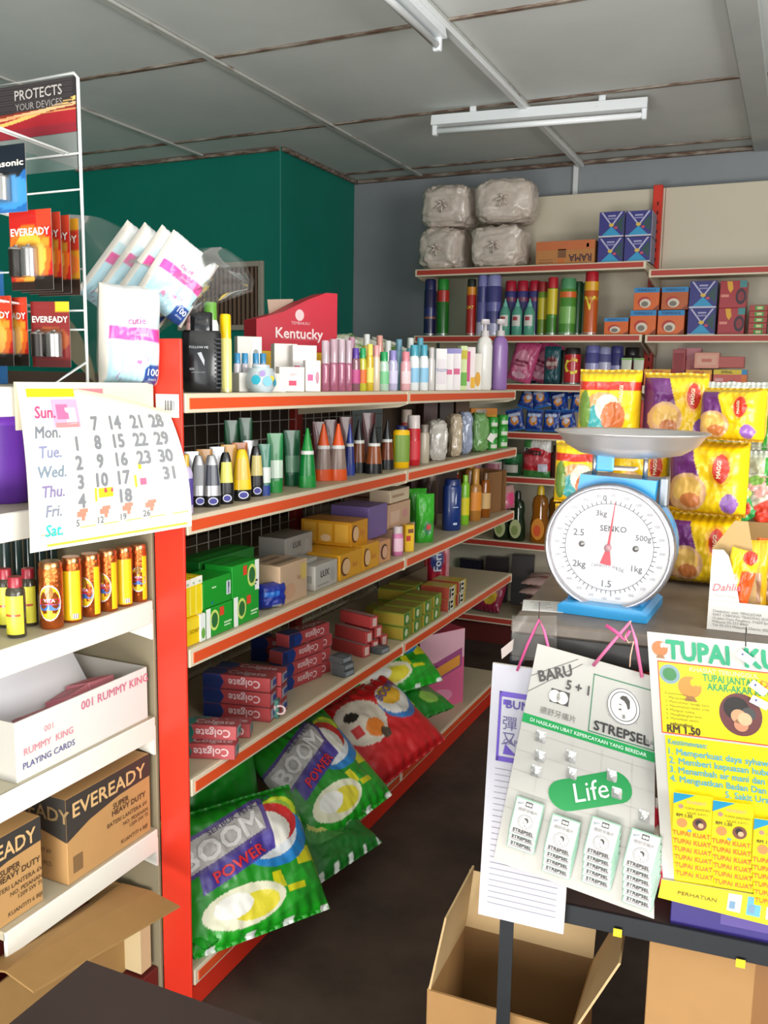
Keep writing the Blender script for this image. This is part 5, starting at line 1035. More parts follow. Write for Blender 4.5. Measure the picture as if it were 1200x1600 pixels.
bbox('noodle_carton', 'brown carton with upside down dark lettering on the top shelf', 836, 929, 0, 36, M('b57a44', .7, bump=.1, var=.06, bs=20), [('front', 'rect', 0, .62, 1, 1, 'c26a3a'), ('front', 'text', 'RAMA', .76, .28, .30, '4a2a30', {'rot': pi, 'bold': .03, 'fit': .38}), ('front', 'rect', .38, .30, .52, .66, '7a5030'), ('front', 'rect', .38, .05, .5, .28, 'c26a2a'), ('front', 'rect', .05, .1, .3, .14, '8a5a34'), ('front', 'rect', .05, .22, .3, .25, '8a5a34'), ('front', 'rect', .86, .70, .9, .86, '4a3028')], off=.05, dpt=.2)
blu = [('front', 'rect', 0, 0, 1, 1, '34327e'), ('front', 'poly', [(.06, .98), (.14, .98), (.52, .48), (.47, .46)], 'b9b6d0', .0008), ('front', 'poly', [(.86, .98), (.94, .98), (.56, .46), (.50, .48)], 'b9b6d0', .0008), ('front', 'poly', [(.5, .42), (.12, .06), (.88, .06)], '2f96c4', .001), ('front', 'poly', [(.66, .5), (.96, .85), (.96, .15)], '2a4a4a', .0009), ('front', 'disc', .5, .47, .10, .07, 'd8b44a', .0014), ('front', 'disc', .68, .36, .07, .05, 'c44a5a', .0014), ('front', 'rect', 0, 0, 1, .06, 'c9c6d4', .0012), ('front', 'rect', .35, .80, .66, .86, 'a9a6c8', .0012), ('front', 'rect', .3, .70, .7, .75, '8a88b4', .0012), ('right', 'rect', 0, 0, .15, 1, 'b9b9cc')]
z1 = None
for c_, (x0, x1) in enumerate(((933, 972), (974, 1015))):
    for r_ in range(2):
        _, z1 = bbox('coil_carton', 'deep blue carton with a bright blue triangle in the stack of four', x0, x1, 0, 38, '2f2d74', blu, off=.05, up=r_*m(39, B(x0, 0, .05)), grp='blue cartons on the top shelf', hm=m(38, B(x0, 0, .05)), dpt=.16)
# second shelf: spray cans
cans = [(671, 19, 86, '1f1c4a', '1f1f52', (('2a2a6a', .35, .5), ('8a5a4a', .3, .34)), .05, 'dark navy spray can standing alone at the shelf end with a violet sheen', None), (691, 19, 86, '1e6a1e', '23882c', (('b52a22', .60, .80),), .05, 'green spray can with a red band beside the navy one', None),
        (735, 15, 86, 'b0231c', '1f2420', (('d88a1c', .72, .86),), .05, 'red and orange insect spray with a black cap', 'CAT'), (752, 17, 92, '5a5a94', '7a7ab0', (('c4c2d8', .0, .22), ('3a3a78', .55, .8)), .05, 'lavender spray can with a pale base beside the black capped one', None), (770, 24, 92, '43427f', '8f8fc0', (('b5b2d2', .0, .2), ('6a68a8', .4, .55)), .06, 'wide violet spray can with a pale cap and base', None)]
for i in range(3): cans.append((796+i*18.5, 19, 84, '3a3a78', 'b01e34', (('7a3a5a', .62, .7),), .13, 'indigo spray can with a crimson cap behind the mint bottles', None))
cans += [(846, 16, 82, '6a8a24', '9a2a2a', (('c9b82a', .3, .7),), .10, 'olive and yellow spray can with a dull red cap', None), (861, 17, 88, '3f7a26', 'b8202c', (('d2bc2a', .35, .80), ('4a8a2a', .3, .36)), .06, 'green and yellow spray can with a bright red cap', None), (885, 26, 86, '4c8a34', '4f8f62', (('7ab05a', .2, .5), ('d9652a', .66, .76)), .05, 'wide leaf green spray can with an orange spot', None), (901, 14, 82, '2f5a34', '1f4a2c', (), .10, 'dark green spray can with a bright vertical glint', None), (910, 12, 80, '3a5a3c', '2a4a30', (), .12, 'slim dark green spray can by the orange can', None), (921, 22, 96, 'c2581c', 'b51c2a', (('e0a82a', .70, .84), ('c98a2a', .55, .6)), .05, 'tall orange spray can with a crimson cap', 'V')]
for i, (x, wd, hh, bc, cc, bands, off, lb, tx) in enumerate(cans):
    P = B(x, 1, off); w, h = S3(P, wd, hh); can('spray_can', lb, P, w, h, bc, cc, bands, group='indigo spray cans' if 'indigo' in lb else None, txt=tx)
for i in range(3):
    P = B(788+i*19, 1, .04); w, h = S3(P, 17, 56)
    t = item('mint_bottle', 'mint green bottle with a pointed nozzle on the spray can shelf', 'bottle', P, 0, [('body', M('5aa38c', .25, coat=.3), [(0, w*.46, w*.46), (h*.02, w*.5, w*.5), (h*.62, w*.5, w*.5), (h*.78, w*.28, w*.28)]), ('nozzle', PL('7abfae'), [(h*.78, w*.24, w*.24), (h*.86, w*.2, w*.2), (h*.92, w*.1, w*.1), (h, w*.06, w*.06)]), ('label', 'd8d6ce', [(h*.25, w*.5, w*.5), (h*.55, w*.5, w*.5)], 'arc', -50, 50)], 'mint green nozzle bottles')
    b = MB(); loft(b, [(h*.40, w*.5, w*.5), (h*.5, w*.5, w*.5)], PL('b5434a'), 6, 2, radians(-120), radians(-70), .0018); b.build('label_spot', t)
frm = [('front', 'rect', 0, .78, 1, 1, '2a86c0'), ('front', 'text', 'FORMULA-X', .5, .885, .11, '1f3a6a', {'bold': .02, 'fit': .7}), ('front', 'disc', .42, .36, .26, .24, 'b5332a'), ('front', 'disc', .46, .30, .22, .20, 'd9ccb8', .0014), ('front', 'disc', .44, .27, .14, .12, '7a7468', .0018), ('front', 'poly', [(1, 0), (1, .25), (.75, 0)], '8a3a1c')]
of = 'd9641c'
for i, (x0, x1, r_, hh, lb) in enumerate(((943, 981, 0, 26, 'low orange carton with a blue band at the end of the row'), (983, 1024, 0, 37, 'orange carton with a blue band under another'), (1026, 1068, 0, 37, 'orange carton with a blue band beside the blue triangle cartons'), (987, 1027, 1, 34, 'orange carton with a blue band stacked above the row'), (1030, 1072, 1, 34, 'darker orange carton with a blue band stacked beside the blue cartons'))):
    bbox('coil_carton', lb, x0, x1, 1, hh, of if i < 4 else 'b8581c', frm, off=.05, up=r_*m(37.5, B(990, 1, .05)), dpt=.14)
for r_ in range(2):
    bbox('coil_carton', 'deep blue carton with a bright blue triangle between orange and red cartons', 1073, 1116, 1, 41, '2f2d74', blu, off=.05, up=r_*m(41.5, B(1090, 1, .05)), dpt=.16, grp='blue cartons on the spray can shelf', right=True)
    bbox('coil_carton', 'red carton with a yellow burst and dark coil beside the blue pair', 1120, 1162, 1, 41, 'a8222a', [('front', 'poly', [(.25, .98), (.45, .98), (.5, .7), (.4, .55), (.3, .7)], 'e0a52a'), ('front', 'rect', .74, .75, 1, 1, '3f8a8a'), ('front', 'disc', .8, .42, .2, .3, '3a2230'), ('front', 'disc', .8, .42, .12, .18, '8a2a34', .0015), ('front', 'rect', .05, .4, .35, .5, 'd98a7a')], off=.05, up=r_*m(41.5, B(1140, 1, .05)), dpt=.16, grp='red coil cartons', right=True)
for i in range(5):
    bbox('incense_pack', 'slim red pack with a green label in the pile of five', 1168, 1197, 1, 9, 'a8342a', [('front', 'rect', .3, .15, .8, .85, '4a9a3c'), ('front', 'rect', .42, .3, .7, .7, 'd9d2a0', .001)], off=.06, up=i*m(9.2, B(1180, 1, .06)), dpt=.10, grp='slim red packs', right=True)
bbox('coil_carton', 'dark violet carton beside the slim red packs', 1199, 1230, 1, 44, '3a2f6a', [], off=.06, right=True)
# third shelf
pk = lambda s: paint((None, 'c04a78'), (disc(.45, .5, .3, .26), 'd98aa4'), (rect(.2, .45, .75, .52), '8a2a4a'), (rect(.2, .36, .7, .4), '9a3a5a'), (disc(.5, .15, .3, .08), 'd9a0b4'))
for i, (x, off, roll, c) in enumerate(((812, .05, 14, 0), (842, .14, 20, 0))):
    P = B(x, 2, off); w, h = S3(P, 40, 64); pouch('refill_pouch', ['pink softener pouch leaning at the shelf front', 'pink softener pouch leaning behind its twin'][i], 'pouch', w, h, .06, pk(0), P+Vector((-.01, 0, .012)), (radians(-4), radians(roll), 0), seed=i*3, bottom=False, nu=40, nv=40)
P = B(862, 2, .05); w, h = S3(P, 26, 58); pouch('refill_pouch', 'dark teal pouch with a red label beside the pink ones', 'pouch', w, h, .05, paint((None, '1c4a52'), (disc(.5, .55, .4, .18), '6a2a34'), (rect(.15, .5, .85, .58), 'a8908a'), (rect(0, 0, 1, .1), '123840')), P, (0, 0, 0), seed=9, bottom=False, nu=30, nv=30)
for x, wd, hh, bc, cc, bands, off, lb, tx in ((893, 26, 56, '3a2a24', '1f1c1c', (('b51f28', .06, .82),), .06, 'short red can with a black top', 'C'), (880, 16, 52, '3a4028', '2a2a20', (), .12, 'dull olive can behind the red one', None), (924, 24, 60, '4a4a86', '6a6aa4', (('9a98c0', .05, .55),), .06, 'violet can with a pale middle on the third shelf', None), (943, 20, 58, '585888', '8a8ab0', (('b0aec8', .05, .6),), .06, 'grey violet can with a bright side on the third shelf', None), (962, 20, 60, '303068', '3a3a70', (('8a88b0', .4, .5),), .08, 'navy can on the third shelf', None)):
    P = B(x, 2, off); w, h = S3(P, wd, hh); can('spray_can', lb, P, w, h, bc, cc, bands, txt=tx)
for x, off, lb in ((977, .04, 'pale cream tube with a green crimp standing on its cap'), (996, .05, 'pale cream tube with a green crimp beside the upright post')):
    P = B(x, 2, off); w, h = S3(P, 16, 42); t = tube_up('cream_tube', lb, P, w, h, PL('c9ccb8'), PL('e0ddd0'), rz=0, lab=PL('b5504a'))
    b = MB(); b.box((0, 0, h*.96), (w*1.02, .006, h*.06), PL('6fae4a')); b.build('crimp', t)
P = B(985, 2, .14); w, h = S3(P, 34, 58); bottle('dark_bottle', 'dark bottle with a red stripe behind the cream tubes', P, w, h, PL('2a2426'), PL('1f1c1c'), lab='8a2a2c')
oc = lambda t2='e0a02a': [('front', 'rect', 0, .72, 1, 1, t2), ('front', 'text', 'BERUS', .5, .86, .16, 'b5322a', {'bold': .02}), ('front', 'rect', .3, .42, .6, .62, 'd9c8b8'), ('front', 'disc', .75, .3, .14, .18, '6a6a78'), ('front', 'rect', .1, .15, .5, .22, 'c98a5a')]
for x0, x1, hh, col, pr, off, up, lb in ((1005, 1047, 25, 'd0661f', oc(), .04, 0, 'orange carton with a yellow top strip at the upright'), (1070, 1111, 25, 'd0661f', oc(), .04, 0, 'orange carton with a yellow top strip under a pale one'), (1113, 1166, 26, 'c0402c', [('front', 'rect', 0, .72, .84, 1, 'dcc02a'), ('front', 'rect', .84, .72, 1, 1, '2a8ac0'), ('front', 'text', 'SPIRAL', .4, .86, .16, '4a3a1c', {'bold': .02}), ('front', 'rect', .84, 0, 1, .7, 'd9752a'), ('front', 'disc', .55, .22, .1, .16, '6a5a60'), ('front', 'rect', .05, .3, .3, .5, 'd9a0a0')], .04, 0, 'red carton with a yellow and blue top strip'),
    (1048, 1068, 56, '9a1f24', [('front', 'rect', .1, .1, .9, .9, '8a1c22')], .10, 0, 'dark red carton between the orange ones'), (1054, 1092, 58, 'b5434a', [('front', 'rect', 0, .8, 1, 1, 'c98088'), ('front', 'rect', .2, .3, .8, .7, 'c46a6a')], .14, 0, 'rose red carton standing at the back'), (1082, 1121, 24, 'd38a72', [('front', 'rect', .1, .2, .9, .85, 'dda890'), ('front', 'rect', .3, .4, .7, .6, 'c46a5a', .001)], .06, .0905, 'pale coral carton lying on the orange ones'), (1119, 1160, 17, 'b03a2c', [], .06, .094, 'flat brick red carton lying on the red one')):
    bbox('coil_carton', lb, x0, x1, 2, hh, col, pr, off=off, up=up, dpt=.10 if off < .1 else .08, right=True)
# fourth shelf: heap of blue sachet packs
bl = paint((None, '16307a'), (disc(.5, .5, .42, .3), '1f4fa8'), (disc(.48, .48, .26, .22), 'd9892a'), (disc(.5, .52, .16, .12), 'd9d6e0'), (rect(.15, .66, .85, .78), 'b9c4e0'), (rect(0, 0, 1, .08), '2f6fc0'), (rect(0, .92, 1, 1), '2f6fc0'))
i = 0
for row, (n, x0, dx, up, tl) in enumerate(((5, 808, 27, 0, -6), (4, 820, 27, .105, -20), (3, 835, 27, .17, -34))):
    for j in range(n):
        P = B(x0+j*dx+rnd.uniform(-2, 2), 3, .05+.05*row, up+(rnd.uniform(0, .025) if row else 0)); i += 1
        pouch('sachet_pack', ['blue snack sachet in the front row of the heap', 'blue snack sachet in the middle layer of the heap', 'blue snack sachet on top of the heap'][row], 'sachet', .095, .12, .03, bl, P+Vector((0, 0, .004)), (radians(tl), radians(rnd.uniform(-16, 16)), radians(rnd.uniform(-14, 14))), ['front blue sachets', 'middle blue sachets', 'top blue sachets'][row], seed=i*1.3, nu=20, nv=22, wr=.006)
# fifth shelf
P = B(838, 4, .05); w, h = S3(P, 44, 60); pouch('detergent_pouch', 'white red and green detergent pouch with dark lettering', 'pouch', w, h, .06, paint((None, 'b51c28'), (lambda u, v: v > .62+.15*sin(u*3), 'd5d2cc'), (rect(.0, .75, .3, 1), '4a8a4a'), (disc(.5, .42, .5, .14), 'c85058'), (rect(0, 0, 1, .16), '3a7a3a'), (rect(.62, .16, .92, .34), 'c4c2d4')), P, (0, 0, radians(-4)), seed=3.3, bottom=False, nu=50, nv=50, texts=[('Bitza', '22201e', .22, .42, .66, {'bold': .03, 'fit': .6})])
for x, off, lb in ((772, .06, 'green lidded jar with a white body near the gondola end'), (800, .06, 'dark green jar with a white label on the fifth shelf'), (742, .10, 'green lidded jar behind the gondola end')):
    P = B(x, 4, off); w, h = S3(P, 30, 34); item('food_jar', lb, 'jar', P, 0, [('body', PL('c9b9b4' if x != 800 else '1f4a2c', .2), [(0, w*.46, w*.46), (h*.05, w*.5, w*.5), (h*.6, w*.5, w*.5)]), ('lid', PL('1f6a3a'), [(h*.6, w*.5, w*.5), (h*.7, w*.53, w*.53), (h, w*.5, w*.5)]), ('label', PL('b9b4a8' if x == 800 else 'b06a7a'), [(h*.15, w*.5, w*.5), (h*.5, w*.5, w*.5)], 'arc', -50, 50)])
for x in (870, 895): P = B(x, 4, .08); w, h = S3(P, 24, 50); bottle('dark_bottle', 'dark brown bottle behind the scale on the fifth shelf', P, w, h, PL('3a1f1c'), PL('2a1c1a'), group='dark bottles behind the scale', rz=0)
# sixth shelf: washing up liquid
for x, wd, hh, bd, cp, lab, lb in ((783, 26, 76, M('1c2a16', .12), PL('1c1c1a'), 'b9c08a', 'dark green washing up bottle with an apple label, farther along'), (807, 27, 78, M('1c2a16', .12), PL('1c1c1a'), 'b9c08a', 'dark green washing up bottle with an apple label beside the amber one'), (842, 30, 90, M('b5701c', .08, trans=.55), PL('d8b41c'), 'd98a2a', 'amber washing up bottle with a yellow cap'), (866, 26, 84, M('8a5a18', .08, trans=.5), PL('c9a41c'), 'c98a3a', 'amber washing up bottle half hidden behind the scale'), (880, 28, 82, PL('a8506a', .2), PL('c9c0bc'), 'b56a80', 'pink washing up bottle with a white cap')):
    P = B(x, 5, .05 if x != 866 else .13); w, h = S3(P, wd, hh)
    t = item('dish_soap_bottle', lb, 'bottle', P, 0, [('body', bd, [(0, w*.42, w*.28), (h*.03, w*.5, w*.34), (h*.32, w*.5, w*.34), (h*.5, w*.40, w*.3), (h*.66, w*.44, w*.3), (h*.78, w*.36, w*.27), (h*.84, w*.16, w*.16)]), ('cap', cp, [(h*.84, w*.2, w*.2), (h*.95, w*.17, w*.17), (h, w*.12, w*.12)])])
    b = MB(); b.quad([(w*.34*cos(q*pi/10), -w*.36-.001, h*.25+h*.19*sin(q*pi/10)) for q in range(20)], PL(lab)); b.quad([(w*.2*cos(q*pi/8)-.004, -w*.36-.0016, h*.22+h*.1*sin(q*pi/8)) for q in range(16)], PL('8a9a5a' if 'apple' in lb else 'd9552a')); b.build('label', t)
# base shelf: flat pink packs, a magenta bag and dark packs behind
for i in range(4):
    P = B(842+4*(i % 2), 6, .02, i*.058); pouch('flat_pack', 'flat pale pink pack in the low pile by the counter', 'pack', .28, .26, .05, paint((None, 'c4a29a'), (lambda u, v: abs(v-.3-.2*u) < .05, '9a4a44'), (rect(0, .6, 1, .66), 'a8625a')), P+Vector((.02, -.02, .026)), (radians(-88), 0, radians(4*(i % 2)-2)), 'flat pink packs', seed=i*2.1, nu=26, nv=20)
P = B(752, 6, .05); pouch('snack_bag', 'magenta bag with blue and yellow patches on the low shelf', 'bag', .25, .22, .08, paint((None, '8a1a3a'), (disc(.55, .6, .2, .3), 'c41f78'), (disc(.45, .7, .14, .2), '1f5f9a'), (disc(.75, .35, .16, .2), 'd0a82a'), (disc(.3, .6, .1, .1), 'c9752a')), P+Vector((0, -.03, .012)), (radians(-30), 0, radians(-12)), seed=4.4, wr=.01)
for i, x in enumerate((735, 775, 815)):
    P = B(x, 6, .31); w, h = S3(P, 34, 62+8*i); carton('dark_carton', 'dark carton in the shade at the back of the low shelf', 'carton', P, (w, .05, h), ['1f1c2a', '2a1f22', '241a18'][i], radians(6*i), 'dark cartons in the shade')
# ============================================================ the counter
# ---- dial scale
Ps = Cn(948, 966); Ps = Ps+CV*.07; Ps.z = CZ+.0006
rzS = CR-radians(7)
sc = thing('weighing_scale', 'blue dial weighing scale with a round steel pan on the counter', 'scale', Ps, rzS)
blue = M('1f8fc8', .35, coat=.3, var=.06, bs=10); chrome = M('b5b4ba', .28, .85); stl = M('d2cfce', .36, .75, bump=.05, bs=30)
b = MB(); b.prism([(-.075, 0), (.075, 0), (.075, .014), (.066, .020), (-.066, .020), (-.075, .014)], -.075, .075, blue, 'y'); b.build('base', sc)
b = MB(); b.prism([(-.068, .018), (.062, .018), (.055, .06), (-.055, .06)], -.040, .05, blue, 'y'); b.build('pedestal', sc)
R_, zc_ = .108, .116
def ylathe(prof, k, seg=48):   # axis along -Y
    q = MB(); q.lathe(prof, k, seg, cap=False); q.v = [(x, -z, y+zc_) for x, y, z in q.v]; q.f = [f[::-1] for f in q.f]; return q
ylathe([(0, -.045), (R_*.90, -.045), (R_*.95, -.035), (R_*.95, .030), (R_*.90, .034), (0, .034)], blue).build('drum', sc)
ylathe([(R_*.93, .028), (R_*1.0, .030), (R_*1.02, .040), (R_*1.01, .054), (R_*.96, .060), (R_*.93, .056), (R_*.93, .048)], chrome).build('rim', sc)
dial = ylathe([(0, .046), (R_*.935, .046)], M('d9d6d6', .5)); dial.build('dial_face', sc)
q = lambda u, v: (u, -.0468, zc_+v)
tk = MB(); dkc = M('5a5a60', .6)
ring = [(R_*.685*cos(i*pi/40), R_*.685*sin(i*pi/40)) for i in range(81)]
for i in range(80): a, c = ring[i], ring[i+1]; tk.quad([q(a[0], a[1]), q(c[0], c[1]), q(c[0]*1.012, c[1]*1.012), q(a[0]*1.012, a[1]*1.012)], dkc)
for i in range(60):
    a = pi/2-2*pi*i/60+.10; l_ = .05 if i % 5 else .09; w_ = .006
    u0 = Vector((cos(a), sin(a))); n0 = Vector((-sin(a), cos(a)))*R_*w_
    tk.quad([q(*(u0*R_*.69-n0)), q(*(u0*R_*(.69+l_)-n0)), q(*(u0*R_*(.69+l_)+n0)), q(*(u0*R_*.69+n0))], dkc)
tag(tk.build('tick_marks', sc), kind='stuff')
tx = MB()
for s, a, rr, sz in (('0', 97, .78, .10), ('500g', 20, .56, .10), ('1kg', -33, .54, .11), ('1.5', -90, .58, .12), ('2kg', 214, .54, .12), ('2.5', 157, .52, .12), ('3kg', 104, .55, .10)):
    tx.text(s, '5f6066', q, R_*sz*1.25, R_*rr*cos(radians(a)), R_*rr*sin(radians(a)), bold=.01)
tx.text('SENKO', '4a4a50', q, R_*.13, R_*.06, R_*.30, bold=.01); tx.text('CAPACITY 3kg', '70707a', q, R_*.065, -R_*.05, -R_*.30); tx.text('10g', '70707a', q, R_*.09, R_*.2, -R_*.33)
for i in range(24):
    a = pi/2-2*pi*(i+.5)/24+.1; tx.text(str((i % 4+1)*100), '8a8a90', q, R_*.06, R_*.82*cos(a), R_*.82*sin(a), rot=0)
tx.build('lettering', sc)
for sx in (-.42, .42): b = ylathe([(0, .047), (R_*.05, .047), (R_*.045, .050), (0, .050)], M('8a8886', .3, .7), 14); b.v = [(x+sx*R_, y, z+R_*.02) for x, y, z in b.v]; b.build('rivet', sc)
nd = MB(); ang = radians(6)
for poly in ([(-.0022, 0), (.0022, 0), (.0006, R_*.72), (-.0006, R_*.72)], [(-.0025, 0), (.0025, 0), (.0095, -R_*.27), (-.0095, -R_*.27)]):
    nd.quad([(x*cos(ang)+z*sin(ang), -.050, zc_+z*cos(ang)-x*sin(ang)) for x, z in poly][::-1], M('c8414e', .5))
nd.lathe([(.006, 0), (.006, .004), (0, .005)], M('b58a90', .4), 12, c=(0, 0, 0)); nd.v[8:] = [(x, -.050-z, zc_+y) for x, y, z in nd.v[8:]]; nd.build('pointer', sc)
ylathe([(0, .0585), (R_*.93, .0585)], FILM('dial_glass', glossy=.025, rough=.03, op=.01)).build('dial_glass', sc)
hz0 = .196; b = MB(); b.prism([(-.066, .180), (.066, .180), (.070, .232), (-.058, .236)], -.030, .040, blue, 'y'); b.build('top_housing', sc)
b = MB(); b.box((.078, .0, .212), (.014, .03, .05), M('7a7f84', .4, .5), .003); b.build('adjuster', sc)
for sx in (-.040, .046): b = MB(); b.tube([(sx, -.005, .23), (sx, -.005, .272)], .0042, chrome, 10); b.build('pan_post', sc)
b = MB(); b.box((-.012, -.052, .262), (.030, .006, .034), blue, .004); b.box((.01, -.030, .250), (.05, .04, .004), M('c9cdd0', .4)); b.build('pan_bracket', sc)
b = MB(); pr_ = [(0, .268), (.050, .268), (.085, .274), (.108, .288), (.122, .306), (.1285, .309), (.1285, .311), (.120, .3085), (.106, .2905), (.084, .277), (.05, .271), (0, .271)]
b.lathe(pr_, stl, 56, cap=False); b.v = [(x+.018, y, z) for x, y, z in b.v]; b.build('pan', sc)
# price slip and nail with a pink tie
Pt = Cn(848, 948); t = thing('price_slip', 'white printed slip under clear film lying beside the scale', 'slip', Pt, radians(14))
b = MB(); b.box((0, 0, .0006), (.070, .075, .0008), M('dedcd6', .4)); b.build('paper', t)
b = MB(); [b.box((-.004+.004*(i % 2), .022-i*.011, .0014), (.034-.006*(i % 3), .0014, .0002), M('8a8a90', .6)) for i in range(5)]; tag(b.build('print', t), kind='stuff')
# ---- noodle packs behind the scale
def noodle(s=0, purple=True):
    return paint((None, 'efc40c'), (lambda u, v: u < .34+.25*(1-v)*sin(v*3) and v < .92 and v > .1, '6a2a6e' if purple else 'efc40c'), (disc(.30, .32, .27, .26), 'd9a878'), (disc(.30, .36, .2, .17), 'e2b45a'), (disc(.36, .22, .14, .10), 'c4743c'), (disc(.74, .66, .16, .24), 'e6a81a'), (disc(.74, .66, .11, .19), 'c8321c'), (rect(0, .93, 1, 1), 'd9ae0a'), (rect(0, 0, 1, .06), 'c99a0a'), (disc(.86, .2, .1, .14), '8a5aa0' if purple else 'd9542a'))
def nred(): return paint((None, 'efc40c'), (disc(.42, .38, .34, .3), 'd9a06a'), (disc(.35, .3, .2, .2), '3f9a9a'), (disc(.5, .45, .2, .2), 'e8d8c0'), (disc(.6, .32, .2, .22), 'c86a34'), (lambda u, v: .70 < v < .82, 'c8301c'), (rect(0, .94, 1, 1), 'd9ae0a'), (disc(.12, .4, .1, .3), '6a8a3a'))
zr0 = CZ+.0006
npos = [(1092, 912, 0, 86, 'noodle'), (1020, 905, 0, 90, 'noodle'), (935, 898, 0, 90, 'noodle'),
        (1104, 822, 1, 112, 'noodle'), (1008, 815, 1, 96, 'noodle'), (935, 805, 1, 100, 'nred')]
lbs = ['yellow noodle multipack with purple corner at the foot of the stack by the display box', 'yellow noodle multipack hidden low behind the dial', 'yellow noodle multipack low behind the scale near the shelves', 'yellow noodle multipack with a purple bowl panel, on the second tier beside the dial', 'yellow noodle multipack behind the right pan post', 'yellow noodle multipack with a red emblem behind the left pan post']
P0 = Cn(1070, 918); base_v = (P0-CP).dot(CV)
def nstack(x, z, v, W_, H_, T_, col, lb, rz, seed, roll=0, tilt=0):
    # point on plane v behind the counter front, at height z, column x
    P0_ = CP+CV*v; y = 800
    for _ in range(6):
        P = atp(x, y, P0_, CV); P.z = z; y = pj(P)[1]
    return pouch('noodle_pack', lb, 'noodle pack', W_, H_, T_, col, P, (radians(tilt), radians(roll), CR+radians(rz)), None, p=7, q=7, seal=.06, wr=.004, nu=72, nv=72, seed=seed, texts=[('MAGGI', 'f0e2c0', .075, .72, .655, {'rot': pi/2, 'bold': .03, 'e': .003})])
Hn = .138
bv = base_v+.06
nstack(1094, zr0, bv, .135, Hn, .10, noodle(), lbs[0], -8, 1.1)
nstack(998, zr0, bv+.0, .115, Hn, .10, noodle(), lbs[1], 3, 2.1)
nstack(906, zr0, bv+.02, .115, Hn, .10, noodle(), lbs[2], 0, 3.1)
nstack(1104, zr0+Hn+.001, bv-.01, .145, .145, .11, noodle(), lbs[3], -14, 4.1)
nstack(998, zr0+Hn+.001, bv+.04, .115, .135, .10, noodle(1, False), lbs[4], 6, 5.1)
nstack(910, zr0+Hn+.001, bv+.05, .12, .130, .10, nred(), lbs[5], 2, 6.1)
nstack(1144, zr0+2*Hn+.010, bv-.03, .115, .10, .10, noodle(1), 'yellow noodle multipack lying on the second tier by the bean noodle packs', -20, 7.1)
nstack(950, zr0+2*Hn+.003, bv+.05, .125, .14, .10, nred(), 'yellow and red noodle multipack at the top of the stack over the pan', 0, 8.1)
nstack(1052, zr0+2*Hn+.003, bv+.07, .125, .135, .10, noodle(1), 'yellow noodle multipack with purple edge at the top beside the pan rim', 8, 9.1)
# red twists on the top packs
for x, z, lb in ((940, zr0+3*Hn-.028, 'red tied corner on the top noodle pack over the pan'),):
    pass
bih = paint((None, 'cfd0bc'), (lambda u, v: .44 < u < .55, '2f9a2c'), (disc(.2, .6, .25, .4), 'b4b79a'), (disc(.15, .5, .14, .25), 'd9dccb'), (lambda u, v: u < .42 and abs(v-.25-.6*u) < .06, 'b8c25a'), (lambda u, v: u < .4 and v < .3 and int(v*30) % 2, '9a9c88'), (lambda u, v: v > .9, 'dfe2d8'))
for i, (x, tier, lb) in enumerate(((1128, 2, 'clear rice noodle pack with green stripe topmost beside the yellow stack'), (1194, 2, 'clear rice noodle pack with green stripe topmost beside its twin'), (1194, 1, 'clear rice noodle pack with green stripe in the middle tier'), (1128, 1, 'clear rice noodle pack with green stripe hidden in the middle tier'), (1194, 0, 'clear rice noodle pack with green stripe lowest in the stack'), (1128, 0, 'clear rice noodle pack with green stripe lowest behind the yellow packs'))):
    v = bv+.20; P0_ = CP+CV*v; y = 800; z = zr0+tier*.128
    for _ in range(6): P = atp(x, y, P0_, CV); P.z = z; y = pj(P)[1]
    pouch('rice_noodle_pack', lb, 'noodle pack', .100, .126 if tier < 2 else .142, .10, bih, P, (0, 0, CR-radians(4)), None, p=6, q=5, seal=.05, wr=.006, nu=50, nv=40, seed=i*2.7, mat=VCOL('gloss_film', .22, .4, .15), texts=[('RAMA', 'c8402c', .25, .74, .5, {'rot': pi/2, 'bold': .03, 'e': .004})])
# colourful small snacks in front of the rice noodles
cols_ = ['d8402a', '3fa83c', 'e0b020', 'e07a2a', 'd9d6c8', '8a4a9a', '2f9a4a', 'd9602a', 'c9d040', 'd8402a', '7fb04a', 'e2a8a0']
for i in range(13):
    x = 1108+(i*47) % 110; z = zr0+.120+.028*((i*7) % 3)
    P0_ = CP+CV*(bv+.085+.012*(i % 3)); y = 800
    for _ in range(6): P = atp(x, y, P0_, CV); P.z = z; y = pj(P)[1]
    c1, c2 = cols_[i % 12], cols_[(i*5+3) % 12]
    pouch('snack_sachet', {'d8402a': 'small red snack sachet in the jumble before the rice noodles', '3fa83c': 'small green snack sachet in the jumble before the rice noodles'}.get(c1, 'small bright snack sachet in the jumble before the rice noodles'), 'sachet', .046, .05, .018, paint((None, c1), (disc(.5, .5, .35, .3), c2), (rect(0, .8, 1, 1), 'e6e0d0')), P, (radians(-12-20*(i % 3)), radians((i*47) % 70-35), radians((i*31) % 50-25)), 'jumbled snack sachets' if c1 not in ('d8402a', '3fa83c') else ('red snack sachets' if c1 == 'd8402a' else 'green snack sachets'), seed=i, nu=12, nv=12)
Pk = CP+CU*.40+CV*(bv+.10); carton('support_tray', 'low brown tray under the jumbled snack sachets', 'tray', (Pk.x, Pk.y, zr0), (.20, .06, .118), '9a7a4a', CR)
